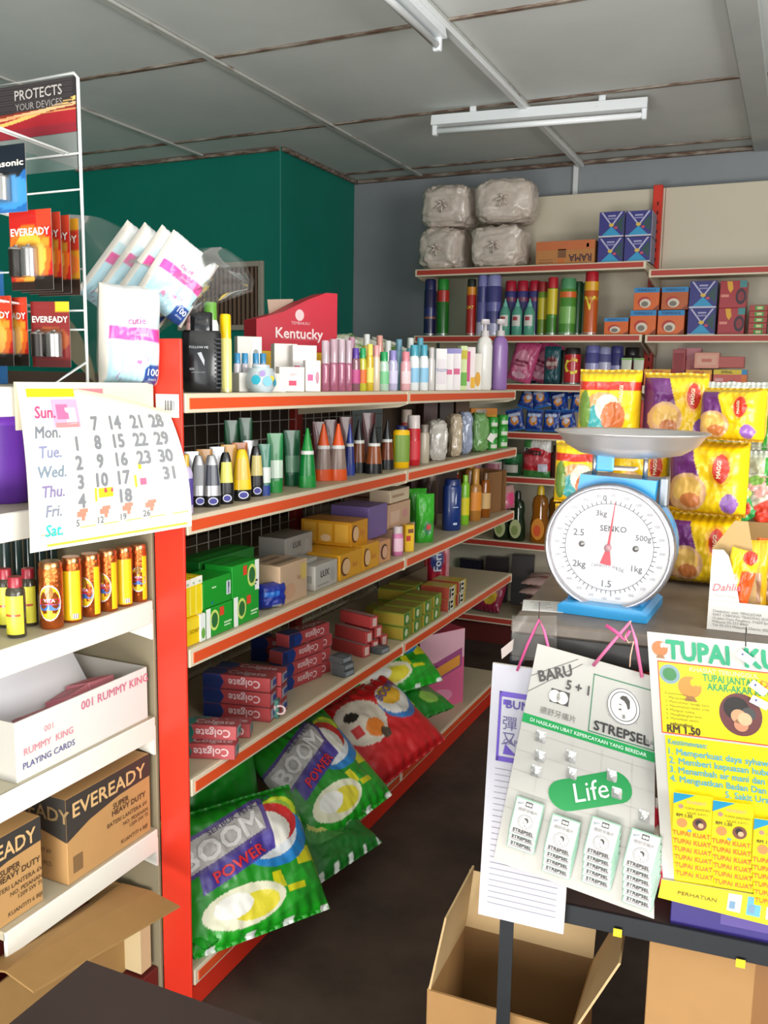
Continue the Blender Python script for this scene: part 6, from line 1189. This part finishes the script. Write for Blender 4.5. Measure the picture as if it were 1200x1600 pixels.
for i, (x, lb) in enumerate(((1166, 'yellow snack packet standing behind the display box'), (1186, 'yellow snack packet with a picture standing behind the display box'), (1206, 'orange snack packet standing behind the display box'))):
    P0_ = CP+CV*(.20+.03*i); y = 800
    for _ in range(6): P = atp(x, y, P0_, CV); P.z = zr0; y = pj(P)[1]
    pouch('snack_packet', lb, 'packet', .062, .125, .025, paint((None, 'dfae10' if i < 2 else 'd9641c'), (rect(.2, .15, .8, .6), 'b98a6a'), (disc(.4, .75, .2, .08), 'c4742a')), P, (radians(-6), 0, CR+.2), seed=i+.4, nu=24, nv=28)
# ---- white card display box
Pd0 = Cn(1104, 983); t = thing('display_carton', 'white cut down display carton with red script on its side', 'display box', Pd0, CR-radians(3))
wc = M('d6d2cc', .6); kr = M('b0905c', .7, bump=.1, var=.06, bs=20)
Wd, Dd = .26, .155; hf = m(46, Pd0)*1.0; hs = m(100, Pd0)
b = MB(); b.box((Wd/2, .002, hf/2), (Wd, .004, hf), wc); b.build('front_panel', t)
k_ = m(1, Pd0)      # metres per pixel here
def dpoly(pts, y0, y1, mt, nm):
    b = MB(); b.prism([((x-1104)*k_, (983-y)*k_) for x, y in pts], y0, y1, mt, 'y'); b.build(nm, t)
dpoly([(1104, 984), (1158, 984), (1150, 945), (1141, 905), (1128, 866), (1120, 857), (1104, 858)], .005, .008, wc, 'side_panel')
dpoly([(1104, 858), (1112, 846), (1133, 814), (1152, 814), (1160, 850), (1171, 915), (1176, 983), (1158, 983), (1104, 983)], .030, .034, kr, 'inner_panel')
b = MB(); b.box((Wd, Dd/2, hs*.4), (.004, Dd, hs*.8), kr); b.build('end_panel', t)
b = MB(); b.box((Wd/2, Dd, hs*.30), (Wd, .004, hs*.6), kr); b.build('back_panel', t)
b = MB(); b.box((Wd/2, Dd/2, .003), (Wd-.006, Dd-.006, .004), kr); b.build('bottom', t)
b = MB(); q = lambda u, v: (u, -.001, v)
for i, s in enumerate(('Diedarkan oleh: PENGEDAR', 'KIAT CHEONG TRADING SDN BHD', '10 Jalan Dato Panglima, 31650 Ipoh', 'Malaysia 05-253 8460', 'Tel: 05-253 Malaysia, Cheras, 43200')): b.text(s, '7a7874', q, .0062, .008, hf*(.66-i*.12), align='L')
b.text('Sugar', '4a86b5', q, .012, .115, hf*.50, bold=.01, align='L'); b.text('Bean Snack', '4a86b5', q, .010, .125, hf*.33, bold=.01, align='L')
q2 = lambda u, v: (u, .0042, v); b.text('Dahlia', 'd8636a', q2, .017, 24*k_, 68*k_, slant=.3, bold=.01, rot=.1); b.text('Makanan Ringan', '9a9694', q2, .0055, 24*k_, 54*k_); b.build('lettering', t)
Pp = t.matrix_basis@Vector((.034, .0195, .034)); pouch('snack_packet', 'yellow and red snack packet inside the display carton', 'packet', .044, .098, .016, paint((None, 'f0c41a'), (lambda u, v: u > .5 and v < .7, 'd8521c'), (disc(.7, .9, .25, .12), 'd8301c'), (disc(.3, .4, .2, .2), 'e0d0b8')), Pp, (0, radians(10), CR-.05), seed=2.2, nu=26, nv=30)
# ---- cards hanging from the front
def card_fn(c, off, bow=0):
    tl, tr, br, bl_ = [cat_(x, y, off) for x, y in c]
    nrm = -CV
    def fn(u, v, e=0): return (tl*(1-u)*v+tr*u*v+br*u*(1-v)+bl_*(1-u)*(1-v))+nrm*(e+bow*sin(pi*u)*sin(pi*v))
    W_ = ((tr-tl).length+(br-bl_).length)/2; H_ = ((tl-bl_).length+(tr-br).length)/2
    return fn, W_, H_, (tl, tr, br, bl_)
def hang_card(name, lb, cat, corners, off, mt, bow=0, thick=.0016):
    fn, W_, H_, cs = card_fn(corners, off, bow); b = MB()
    b.grid(lambda u, v: fn(u, v), 10, 12, mt); b.grid(lambda u, v: fn(1-u, v, -thick), 10, 12, M('b9a98a', .7))
    for i in range(10):
        for (ua, va), (ub, vb) in (((i/10, 1), ((i+1)/10, 1)), ((i/10, 0), ((i+1)/10, 0)), ((0, i/10), (0, (i+1)/10)), ((1, i/10), (1, (i+1)/10))):
            b.quad([fn(ua, va), fn(ub, vb), fn(ub, vb, -thick), fn(ua, va, -thick)], M('d0ccc0', .7))
    return tag(b.build(name), lb, cat), fn, W_, H_
class PR:     # printing on a hanging card, u,v in 0..1
    def __init__(s, fn, W_, H_): s.b = MB(); s.fn = fn; s.W = W_; s.H = H_
    def q(s, u0, v0, u1, v1, c, e=.0006): s.b.quad([s.fn(u, v, e) for u, v in ((u0, v0), (u1, v0), (u1, v1), (u0, v1))], c)
    def p(s, pts, c, e=.0008): s.b.quad([s.fn(u, v, e) for u, v in pts], c)
    def d(s, u, v, r, c, e=.0009, sy=1, n=28): s.p([(u+r/s.W*cos(i*2*pi/n), v+r*sy/s.H*sin(i*2*pi/n)) for i in range(n)], c, e)
    def t(s, tx, u, v, sz, c, e=.0014, fit=None, **kw):
        if fit: kw['wid'] = fit*s.W/(text_mesh(tx)[2]*sz)
        s.b.text(tx, c, lambda a, b_: s.fn(a/s.W, b_/s.H, e), sz, u*s.W, v*s.H, **kw)
    def line(s, u0, v0, u1, v1, w, c, e=.0008):
        du, dv = (u1-u0)*s.W, (v1-v0)*s.H; l_ = sqrt(du*du+dv*dv); nx, ny = -dv/l_*w/2/s.W, du/l_*w/2/s.H
        s.p([(u0+nx, v0+ny), (u1+nx, v1+ny), (u1-nx, v1-ny), (u0-nx, v0-ny)], c, e)
# ruled receipt pad
pad, fn, W_, H_ = hang_card('receipt_pad', 'white ruled receipt pad with a violet heading hanging at the rack corner', 'pad', [(770, 1036), (908, 1056), (880, 1460), (747, 1428)], .020, M('c4c2c9', .55), 0, .006)
p = PR(fn, W_, H_); vio = '6a52b4'
for a in ((.10, .63, .13, .90), (.10, .88, .62, .90), (.10, .63, .62, .65)): p.q(*a, vio)
p.q(.15, .85, .24, .87, vio); p.t('BUMMALI', .47, .855, .020, '5a4a9a', bold=.02)
for i, s in enumerate(('彈', '又')): p.t(s, .24, .78-i*.06, .026, '6a6290')
p.t('CAP', .26, .71, .013, '6a6290'); p.p([(.18, .66), (.34, .66), (.20, .70)], vio)
for i in range(24): p.line(.10+.0*i, .60-i*.0235, .90, .60-i*.0235, .0010, '8a8894')
p.b.build('printed_lines', pad); tag(pad.children[-1], kind='stuff')
# lozenge card
stc, fn, W_, H_ = hang_card('lozenge_card', 'white hanging display card with a green pill mark and rows of lozenge packets', 'display card', [(840, 1006), (1024, 1058), (1022, 1436), (771, 1344)], .034, M('bdbab2', .5))
p = PR(fn, W_, H_); gk = '4a4644'
p.t('BARU', .19, .90, .026, gk, rot=.42, bold=.03); p.line(.0, .86, .36, .985, .0012, '6a6662'); p.line(.0, .79, .40, .97, .0012, '6a6662')
p.t('5 + 1', .385, .868, .022, gk, bold=.03)
for a in ((.50, .70, .508, .945), (.987, .70, .995, .945), (.50, .940, .995, .945), (.50, .70, .995, .705)): p.q(*a, '3f7f5a')
def portrait(p, u, v, r):
    p.q(u-.12*r/.03*.9, v-.055*r/.03, u+.12*r/.03*.9, v+.035*r/.03, 'a09c98', .0007); p.d(u, v, r, 'eceae4', .0010); 
    n = 28
    for i in range(n):
        a, c = i*2*pi/n, (i+1)*2*pi/n
        for k in (.98, .80): p.p([(u+k*r/p.W*cos(a), v+k*r/p.H*sin(a)), (u+k*r/p.W*cos(c), v+k*r/p.H*sin(c)), (u+(k-.05)*r/p.W*cos(c), v+(k-.05)*r/p.H*sin(c)), (u+(k-.05)*r/p.W*cos(a), v+(k-.05)*r/p.H*sin(a))], '5a5652', .0012)
    def hp(pts, c, e): p.p([(u+x*r/p.W, v+y*r/p.H) for x, y in pts], c, e)
    hp([(-.32, .25), (-.2, .5), (.1, .55), (.3, .35), (.3, -.05), (.1, -.4), (-.12, -.5), (-.28, -.35), (-.33, -.1), (-.42, -.02)], 'd9d5cf', .0014)
    hp([(-.25, .42), (-.1, .58), (.15, .6), (.36, .4), (.38, 0), (.26, -.1), (.18, .15), (.02, .32), (-.15, .36)], '4a4642', .0017)
    hp([(-.3, -.18), (-.12, -.14), (-.1, -.22), (-.26, -.24)], '5a5650', .0017); hp([(-.28, .1), (-.12, .1), (-.12, .05), (-.26, .05)], '5a5650', .0017)
    hp([(-.05, -.45), (.1, -.4), (.14, -.6), (-.02, -.66)], '8a8680', .0016)
portrait(p, .755, .845, .030)
p.t('STREPSEL', .75, .735, .022, '3a3836', bold=.03, wid=1.05)
p.q(.18, .775, .33, .835, '4a4644'); p.d(.215, .805, .0105, 'd9d6ce', .0012); p.d(.275, .805, .0105, 'd9d6ce', .0012)
p.t('德舒牙痛片', .26, .73, .013, '7a7670'); p.q(-.0, .655, 1.0, .695, '149a4e'); p.t('DI HASILKAN UBAT KEPERCAYAAN YANG BEREDAR', .5, .676, .0085, 'cfe8d4', bold=.02)
p.t('UBAT', .96, .66+.07, .012, '8a8682')
for i in range(5): p.line(0, .62-i*.09, 1, .62-i*.09, .0006, 'b0aca4')
for i in range(4): p.line(.18+i*.22, .64, .18+i*.22, .05, .0006, 'b0aca4')
ring = []; W1, H1 = .060, .0185
def pill(r, l, rot, u, v):
    pts = []
    for s_ in (1, -1):
        for i in range(11): a = -pi/2+pi*i/10; pts.append(((l+r*cos(a))*s_, (r*sin(a))*s_))
    c_, s2 = cos(rot), sin(rot); return [(u+(x*c_-y*s2)/W_, v+(x*s2+y*c_)/H_) for x, y in pts]
p.p(pill(.026, .044, .50, .56, .45), '139048', .0012); p.t('Life', .55, .452, .044, 'dfeee0', .002, rot=.50, slant=.25)
p.b.build('printed_design', stc)
blis = FILM('blister', op=.04)
for u, v in ((.16, .615), (.40, .57), (.70, .545), (.18, .53), (.42, .50), (.17, .46), (.93, .42), (.74, .48)):     # torn blister craters
    b = MB(); b.grid(lambda a, c: fn(u+(a-.5)*.075, v+(c-.5)*.05, .001+.008*max(0, sin(pi*a)*sin(pi*c))*(.7+.6*nz(a*6, c*6, u*20))), 10, 10, M('cfcecb', .2, .35, coat=.4)); b.build('torn_blister', stc)
def axes(fn):
    o = fn(.5, .5); X_ = (fn(.6, .5)-fn(.4, .5)).normalized(); Z_ = (fn(.5, .6)-fn(.5, .4)); Z_ = (Z_-X_*Z_.dot(X_)).normalized(); Y_ = Z_.cross(X_); return X_, Y_, Z_
ax = axes(fn)
def onto(u, v, e, fn, ax):
    M4 = Matrix.Identity(4)
    for i in range(3): M4[i][0], M4[i][1], M4[i][2] = ax[0][i], ax[1][i], ax[2][i]
    M4.translation = fn(u, v, e); return M4
lw, lh = .047, .068
src = {}
for cidx, (u, v, n) in enumerate(((.155, .185, 3), (.395, .165, 4), (.645, .215, 5), (.895, .225, 6))):
    for k in range(n):
        e = .004+.0024*(n-k); vv = v-k*.034
        nm = 'front' if k == 0 else 'rear'
        if nm not in src:
            t = thing('lozenge_packet', 'x', 'packet')
            b = MB(); b.box((0, 0, lh/2), (lw, .0022, lh), M('8fb7a0', .4), .0006); b.build('packet', t)
            b = MB(); b.box((0, -.0013, lh/2), (lw*.92, .0006, lh*.95), M('cfccca', .4)); b.build('face', t)
            q2 = PR(lambda uu, v2, ee=0: Vector(((uu-.5)*lw, -.0017-ee, v2*lh)), lw, lh)
            q2.t('STREPSEL', .5, .16, .0085, '4a4846', bold=.03, wid=1.0); q2.q(.1, .07, .9, .085, '8a8886'); 
            if k == 0: portrait(q2, .5, .43, .0125); q2.q(.38, .82, .62, .95, '5a5856'); q2.d(.45, .885, .0025, 'd9d6ce', .0012); q2.d(.55, .885, .0025, 'd9d6ce', .0012); q2.t('德舒牙痛片', .5, .72, .0065, '8a8884'); q2.t('Baru', .2, .88, .005, '6a8a9a', rot=.4)
            q2.b.build('printing', t); src[nm] = t; o = t
        else: o = clone(src[nm])
        o.matrix_basis = onto(u, vv-.02, e, fn, ax)
        o['label'] = 'full faced lozenge packet at the front of its column on the hanging card' if k == 0 else 'lozenge packet tucked behind another, only its lower edge showing'
        o['group'] = 'front lozenge packets' if k == 0 else 'tucked lozenge packets'
# tonic card
tup, fn, W_, H_ = hang_card('tonic_card', 'yellow and white hanging display card with green heading and sachet columns', 'display card', [(1011, 987), (1330, 1020), (1350, 1425), (1036, 1374)], .046, M('c9c6bf', .5))
p = PR(fn, W_, H_); yy = 'f0dc10'
p.q(.045, .605, 1, .892, 'd84a2a', .0005); p.q(.05, .61, 1, .887, yy, .0008); p.q(.06, 0, 1, .598, yy, .0006)
p.t('TUPAI', .255, .940, .040, '14986a', bold=.045, fit=.315); p.t('KUAT', .66, .940, .040, '14986a', bold=.045, fit=.33)
def squirrel(u, v, r, c='d58a3c'):
    p.d(u, v, r, c, .0012); p.d(u+.5*r/W_, v+.45*r/H_, r*.42, yy if v < .9 else 'c9c6bf', .0015); p.d(u+.55*r/W_, v-.1*r/H_, r*.35, c, .0017); p.p([(u-.5*r/W_, v-1.3*r/H_), (u+.6*r/W_, v-1.3*r/H_), (u+.3*r/W_, v-.8*r/H_), (u-.3*r/W_, v-.8*r/H_)], '9a6a3a', .0013)
squirrel(.062, .940, .0115, 'c8703a'); squirrel(.205, .800, .017)
p.d(.105, .843, .0150, '7f9aa0', .0011); p.d(.105, .843, .0100, '3f7f4a', .0014)
p.t('KHASIAT TERUNGGUL', .21, .872, .0095, 'e9cda0', align='L', bold=.03); p.t('TUPAI JANTAN', .275, .845, .0155, '2f9a5a', align='L', bold=.03, fit=.27); p.t('DARI', .565, .845, .0155, 'd9863a', align='L', bold=.03); p.t('AKAR-AKAR KAYU', .295, .812, .0155, '2f9a5a', align='L', bold=.03, fit=.34)
for i in range(7): p.t(['Keistimewaan:', '1. Menambah dan', '2. Memulihkan tenaga batin', '3. Menyihatkan badan anda', '4. Menguat tulang', '5. Menghilangkan letih', '6. Menambah selera'][i], .075, .768-i*.0165, .0058, '6a661c', align='L')
p.t('sebungkus', .15, .648, .008, '5a4a1c', bold=.02); p.t('RM 1.50', .16, .627, .0160, '4a3a1c', bold=.05, fit=.17)
p.d(.455, .715, .0300, '6a3a3a', .0012, sy=1.1); p.d(.435, .738, .018, '2a2422', .0015); p.d(.445, .708, .011, 'c99a72', .0018); p.d(.475, .700, .010, 'd9b088', .0019); p.d(.495, .722, .010, '4a4a4a', .0017); p.d(.455, .675, .010, 'c98a6a', .0018)
p.t('Keistimewaan:', .075, .575, .0125, '6fb0a8', align='L', bold=.03, fit=.20)
for i, s_ in enumerate(('1. Memperkuat daya syhawat untuk', '2. Memberi kepuasan hubungan', '3. Menambah air mani dan lama', '4. Menguatkan Badan Dan Pinggang', '5. Sakit Urat Dan Pinggang')): p.t(s_, .075+(.0 if i < 4 else .28), .537-i*.0365, .0145, '5fb0c0', align='L', bold=.025, fit=(.66, .60, .58, .66, .5)[i])
p.t('PERHATIAN', .22, .03, .012, '6a6020', align='L')
p.b.build('printed_design', tup)
ax = axes(fn); tw_, th_ = .056, .073; src = {}
for cidx, u in enumerate((.165, .365, .565, .765)):
    for k in range(6):
        e = .004+.0022*(6-k); vv = .10-k*.036-(.06 if cidx == 2 else 0)+(-.01 if cidx == 1 else 0)
        nm = 'f' if k == 0 else 'r'
        if nm not in src:
            t = thing('tonic_sachet', 'x', 'sachet'); b = MB(); b.box((0, 0, th_/2), (tw_, .002, th_), PL('efd70c', .25), .0006); b.build('sachet', t)
            q2 = PR(lambda uu, v2, ee=0: Vector(((uu-.5)*tw_, -.0013-ee, v2*th_)), tw_, th_)
            q2.t('TUPAI KUAT', .5, .13, .0105, 'd0741c', bold=.03, wid=.92)
            if k == 0:
                q2.p([(0, 1), (.55, 1), (0, .76)], '1f96c0'); q2.d(.70, .38, .010, '7a4a3a'); q2.d(.68, .41, .005, '2a2422', .0014); q2.d(.73, .36, .004, 'd9b088', .0016); q2.d(.25, .36, .0075, 'd98a4a'); q2.d(.2, .72, .0035, 'b98a7a'); q2.t('RM 1.50', .3, .53, .007, '5a4a1c', bold=.03); q2.t('TUPAI JANTAN', .62, .70, .0055, '7a7420'); q2.t('AKAR KAYU', .62, .60, .0055, '7a7420'); q2.t('KHASIAT', .6, .84, .007, 'e6c48a', bold=.02); q2.q(.4, .18, .5, .23, '6aa0b0')
            q2.b.build('printing', t); src[nm] = t; o = t
        else: o = clone(src[nm])
        o.matrix_basis = onto(u, vv+.105, e, fn, ax)
        o['label'] = 'yellow sachet with blue corner at the front of its column on the tonic card' if k == 0 else 'yellow sachet tucked behind another on the tonic card'
        o['group'] = 'front tonic sachets' if k == 0 else 'tucked tonic sachets'
# strip of blister tablets at the foot of the tonic card
low, fn2, W2, H2 = hang_card('tablet_strip', 'yellow card strip with clear tablet blisters under the tonic card', 'card', [(1034, 1374), (1340, 1424), (1335, 1480), (1028, 1402)], .052, M('ecd40c', .45))
p = PR(fn2, W2, H2); p.t('PERHATIAN', .20, .5, .011, '7a6a10', bold=.02)
for i in range(6): p.q(.36+i*.10, .2, .43+i*.10, .9, ['c9d0cc', '5aa0c4'][i % 2]); p.q(.37+i*.10, .3, .40+i*.10, .6, '6a8aa4', .001)
p.b.build('printing', low)
for i, (x, y, a) in enumerate(((1165, 1027, -.6), (1185, 1075, -.6), (1187, 1098, -.4))):
    Pq = cat_(x, y, .056); t = thing('price_tag', 'small white price sticker curling off the tonic card', 'price tag', Pq, CR, 'price stickers on the tonic card', (0, a*-1+.0, CR)); b = MB(); b.box((0, 0, 0), (.026, .0006, .012), M('dfe0e6', .5)); b.build('sticker', t); b = MB(); b.box((-.006, -.0006, .001), (.003, .0004, .003), M('5a5a8a', .5)); b.build('mark', t)
# nails and pink ties
pinkm = M('d8528c', .4); 
def wire(name, lb, pts, r, mt, cat): 
    b = MB(); b.tube([cat_(x, y, o_) for x, y, o_ in pts], r, mt, 8); return tag(b.build(name), lb, cat)
wire('nail', 'thin nail holding the receipt pad tie at the counter edge', [(843, 940, .024), (842, 968, .024), (842, 972, .0)], .0008, M('5a4a48', .4, .6), 'nail')
wire('plastic_tie', 'pink plastic tie holding up the receipt pad', [(808, 1048, .026), (825, 1005, .028), (843, 968, .026), (850, 985, .028), (856, 1008, .030), (858, 1020, .030)], .0022, pinkm, 'tie')
wire('plastic_tie', 'pink plastic ribbon holding up the lozenge card', [(927, 1040, .038), (950, 1012, .042), (985, 972, .036), (993, 1000, .042), (1003, 1058, .040)], .0028, M('e0709c', .35), 'tie')
wire('plastic_tie', 'short loose pink ribbon end beside the lozenge card tie', [(947, 977, .034), (966, 990, .040), (976, 1000, .042), (984, 985, .040)], .0030, pinkm, 'tie')
wire('paper_string', 'thin peach string dangling from the lozenge card nail', [(986, 970, .040), (976, 995, .044), (982, 1004, .044), (990, 1002, .044), (985, 1025, .044), (984, 1042, .044)], .0010, M('e2b49a', .5), 'string')
wire('nail', 'nail holding the tonic card at the counter edge', [(1166, 980, .0), (1166, 984, .050), (1165, 1010, .060)], .0010, M('4a4644', .4, .6), 'nail')
# clear plastic sheet corner and small tag at the rack corner
b = MB(); b.grid(lambda u, v: cat_(800+u*70, 962+v*70, .012+.006*sin(u*4+v*3)), 8, 8, FILM('clear_sheet', 'b9b4ac', .2, .15, .16)); tag(b.build('plastic_sheet'), 'clear plastic sheet hanging over the counter corner', 'plastic sheet')
b = MB(); c_ = [cat_(x, y, .016) for x, y in ((783, 1014), (803, 998), (801, 1016), (784, 1030))]; b.add(c_+[q_+CV*.001 for q_ in c_], [(0, 1, 2, 3), (7, 6, 5, 4), (0, 4, 5, 1), (1, 5, 6, 2), (2, 6, 7, 3), (3, 7, 4, 0)], M('b9a9a2', .6)); tag(b.build('small_tag'), 'small pale tag on the clear sheet at the counter corner', 'tag')
# goods on the lower shelf of the rack
zl_w = zl+FLR
for i, (x, y, c, lb) in enumerate(((908, 1405, 'b5202a', 'red and gold snack bag on the lower shelf under the lozenge card'), (1040, 1425, 'c81f34', 'red and white snack bag on the lower shelf under the tonic card'), (972, 1410, 'a8242a', 'dark red snack bag on the lower shelf between the cards'))):
    P = cat_(x, y, -.10); P.z = zl_w+.012
    pouch('snack_bag', lb, 'bag', .088, .15, .045, paint((None, c), (disc(.5, .55, .4, .22), 'd9ccb8' if i == 1 else 'b58a2a'), (disc(.5, .55, .25, .14), '8a9a3a' if i == 1 else 'd9502a'), (rect(0, .9, 1, 1), 'd9d2c4'), (lambda u, v: abs(v-.25-.2*u) < .05, 'e6e0da')), P, (radians(-18), radians(5*i-5), CR), seed=i*2+.7, wr=.008, nu=36, nv=36)
P = cat_(1130, 1462, -.06); carton('violet_carton', 'violet carton on the lower shelf under the tonic card', 'carton', (P.x, P.y, zl_w+.0015), (.17, .09, .06), '3a2f78', CR, None, [('front', 'rect', .45, .3, .9, .6, '5a4a90')])
P = CP+CU*.30+CV*.45; 
for i in range(4):
    P = CP+CU*(.13+.13*i)+CV*.34; P.z = CZ-.085-.215
    pouch('hanging_snack', 'red and yellow snack bag standing high at the back of the lower shelf', 'bag', .12, .17, .05, paint((None, 'b5241c'), (disc(.5, .6, .35, .2), 'd9a82a'), (rect(.1, .2, .9, .35), '8a2a1c')), P+Vector((0, 0, -.0)), (0, 0, CR+.1*i), 'snack bags at the back of the lower shelf', seed=i*1.9, nu=20, nv=22)
P = CP+CU*.34+CV*.34; carton('stock_carton', 'long brown carton under the rear snack bags in the rack', 'carton', (P.x, P.y, zl_w+.0015), (.56, .12, CZ-.085-.215-zl_w-.003), '5a4432', CR)
# ---- cartons under the rack
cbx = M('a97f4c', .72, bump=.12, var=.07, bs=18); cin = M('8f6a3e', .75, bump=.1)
Pb = CP-CU*.140+CV*.05; hb = .318-FLR
t = thing('open_carton', 'open brown carton with raised flaps under the corner of the rack', 'carton', (Pb.x, Pb.y, FLR+.0005), CR+radians(-3))
Wb, Db = .27, .22
P_l = [at(682, 1532, 1, 1.46), None]
b0 = MB(); b0.box((Wb/2, 0, hb/2), (Wb, .005, hb), cbx); b0.build('front_panel', t)
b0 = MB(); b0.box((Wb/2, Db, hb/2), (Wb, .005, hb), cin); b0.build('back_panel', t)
for x_ in (0, Wb): b0 = MB(); b0.box((x_, Db/2, hb/2), (.005, Db, hb), cbx); b0.build('side_panel', t)
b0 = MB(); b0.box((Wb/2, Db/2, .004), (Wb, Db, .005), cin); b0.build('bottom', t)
def flap(pts, name):
    n_ = (Vector(pts[1])-Vector(pts[0])).cross(Vector(pts[3])-Vector(pts[0])).normalized()*.004; q = MB(); k = len(pts)
    vs = [Vector(a) for a in pts]+[Vector(a)+n_ for a in pts]; q.add(vs, [tuple(range(k)), tuple(range(2*k-1, k-1, -1))]+[(i, i+k, (i+1) % k+k, (i+1) % k) for i in range(k)], M('c7a878', .72, bump=.1, var=.05, bs=18)); q.build(name, t)
flap([(0, 0, hb), (0, Db, hb), (.02, Db-.02, hb+.15), (.012, .05, hb+.12)], 'flap')
flap([(Wb, 0, hb), (Wb, Db, hb), (Wb+.06, Db, hb+.14), (Wb+.07, .02, hb+.14)], 'flap')
flap([(0, Db, hb), (Wb, Db, hb), (Wb, Db+.03, hb+.11), (0, Db+.03, hb+.11)], 'flap')
b0 = MB(); q = lambda u, v: (u, -.0035, v); b0.text('1 K', '4a3a7a', q, .04, .085, hb-.075); b0.build('lettering', t)
Pb = CP+CU*.235+CV*.05
carton('closed_carton', 'closed brown carton with packing tape under the right part of the rack', 'carton', (Pb.x+.20, Pb.y+.17, FLR+.0005), (.40, .30, .535-FLR-.02), cbx, CR, None, [('front', 'rect', .42, 0, .56, 1, '8a5f34'), ('front', 'rect', .485, 0, .492, 1, '6a4828', .001), ('top', 'rect', 0, .45, 1, .55, '96703f')])
for x_, y_ in ((965, 1457), (1157, 1505)):
    Pq = cat_(x_, y_, .004); t = thing('tape_scrap', 'small scrap of yellow tape stuck to the lower rail', 'tape', Pq, CR, 'yellow tape scraps'); b = MB(); b.box((0, -.001, 0), (.014, .001, .014), M('e0c020', .4)); b.build('scrap', t)
# printed marks too small to take apart
for o in bpy.data.objects:
    if o.parent and o.parent.name.split('.')[0] in ('display_box', 'cosmetic_carton', 'shampoo_bottle', 'wall_calendar', 'playing_card_carton', 'lotion_carton', 'header_card', 'paste_pouch', 'round_jar') and o.name.split('.')[0] in ('lettering', 'printed_panel'): o['kind'] = 'stuff'
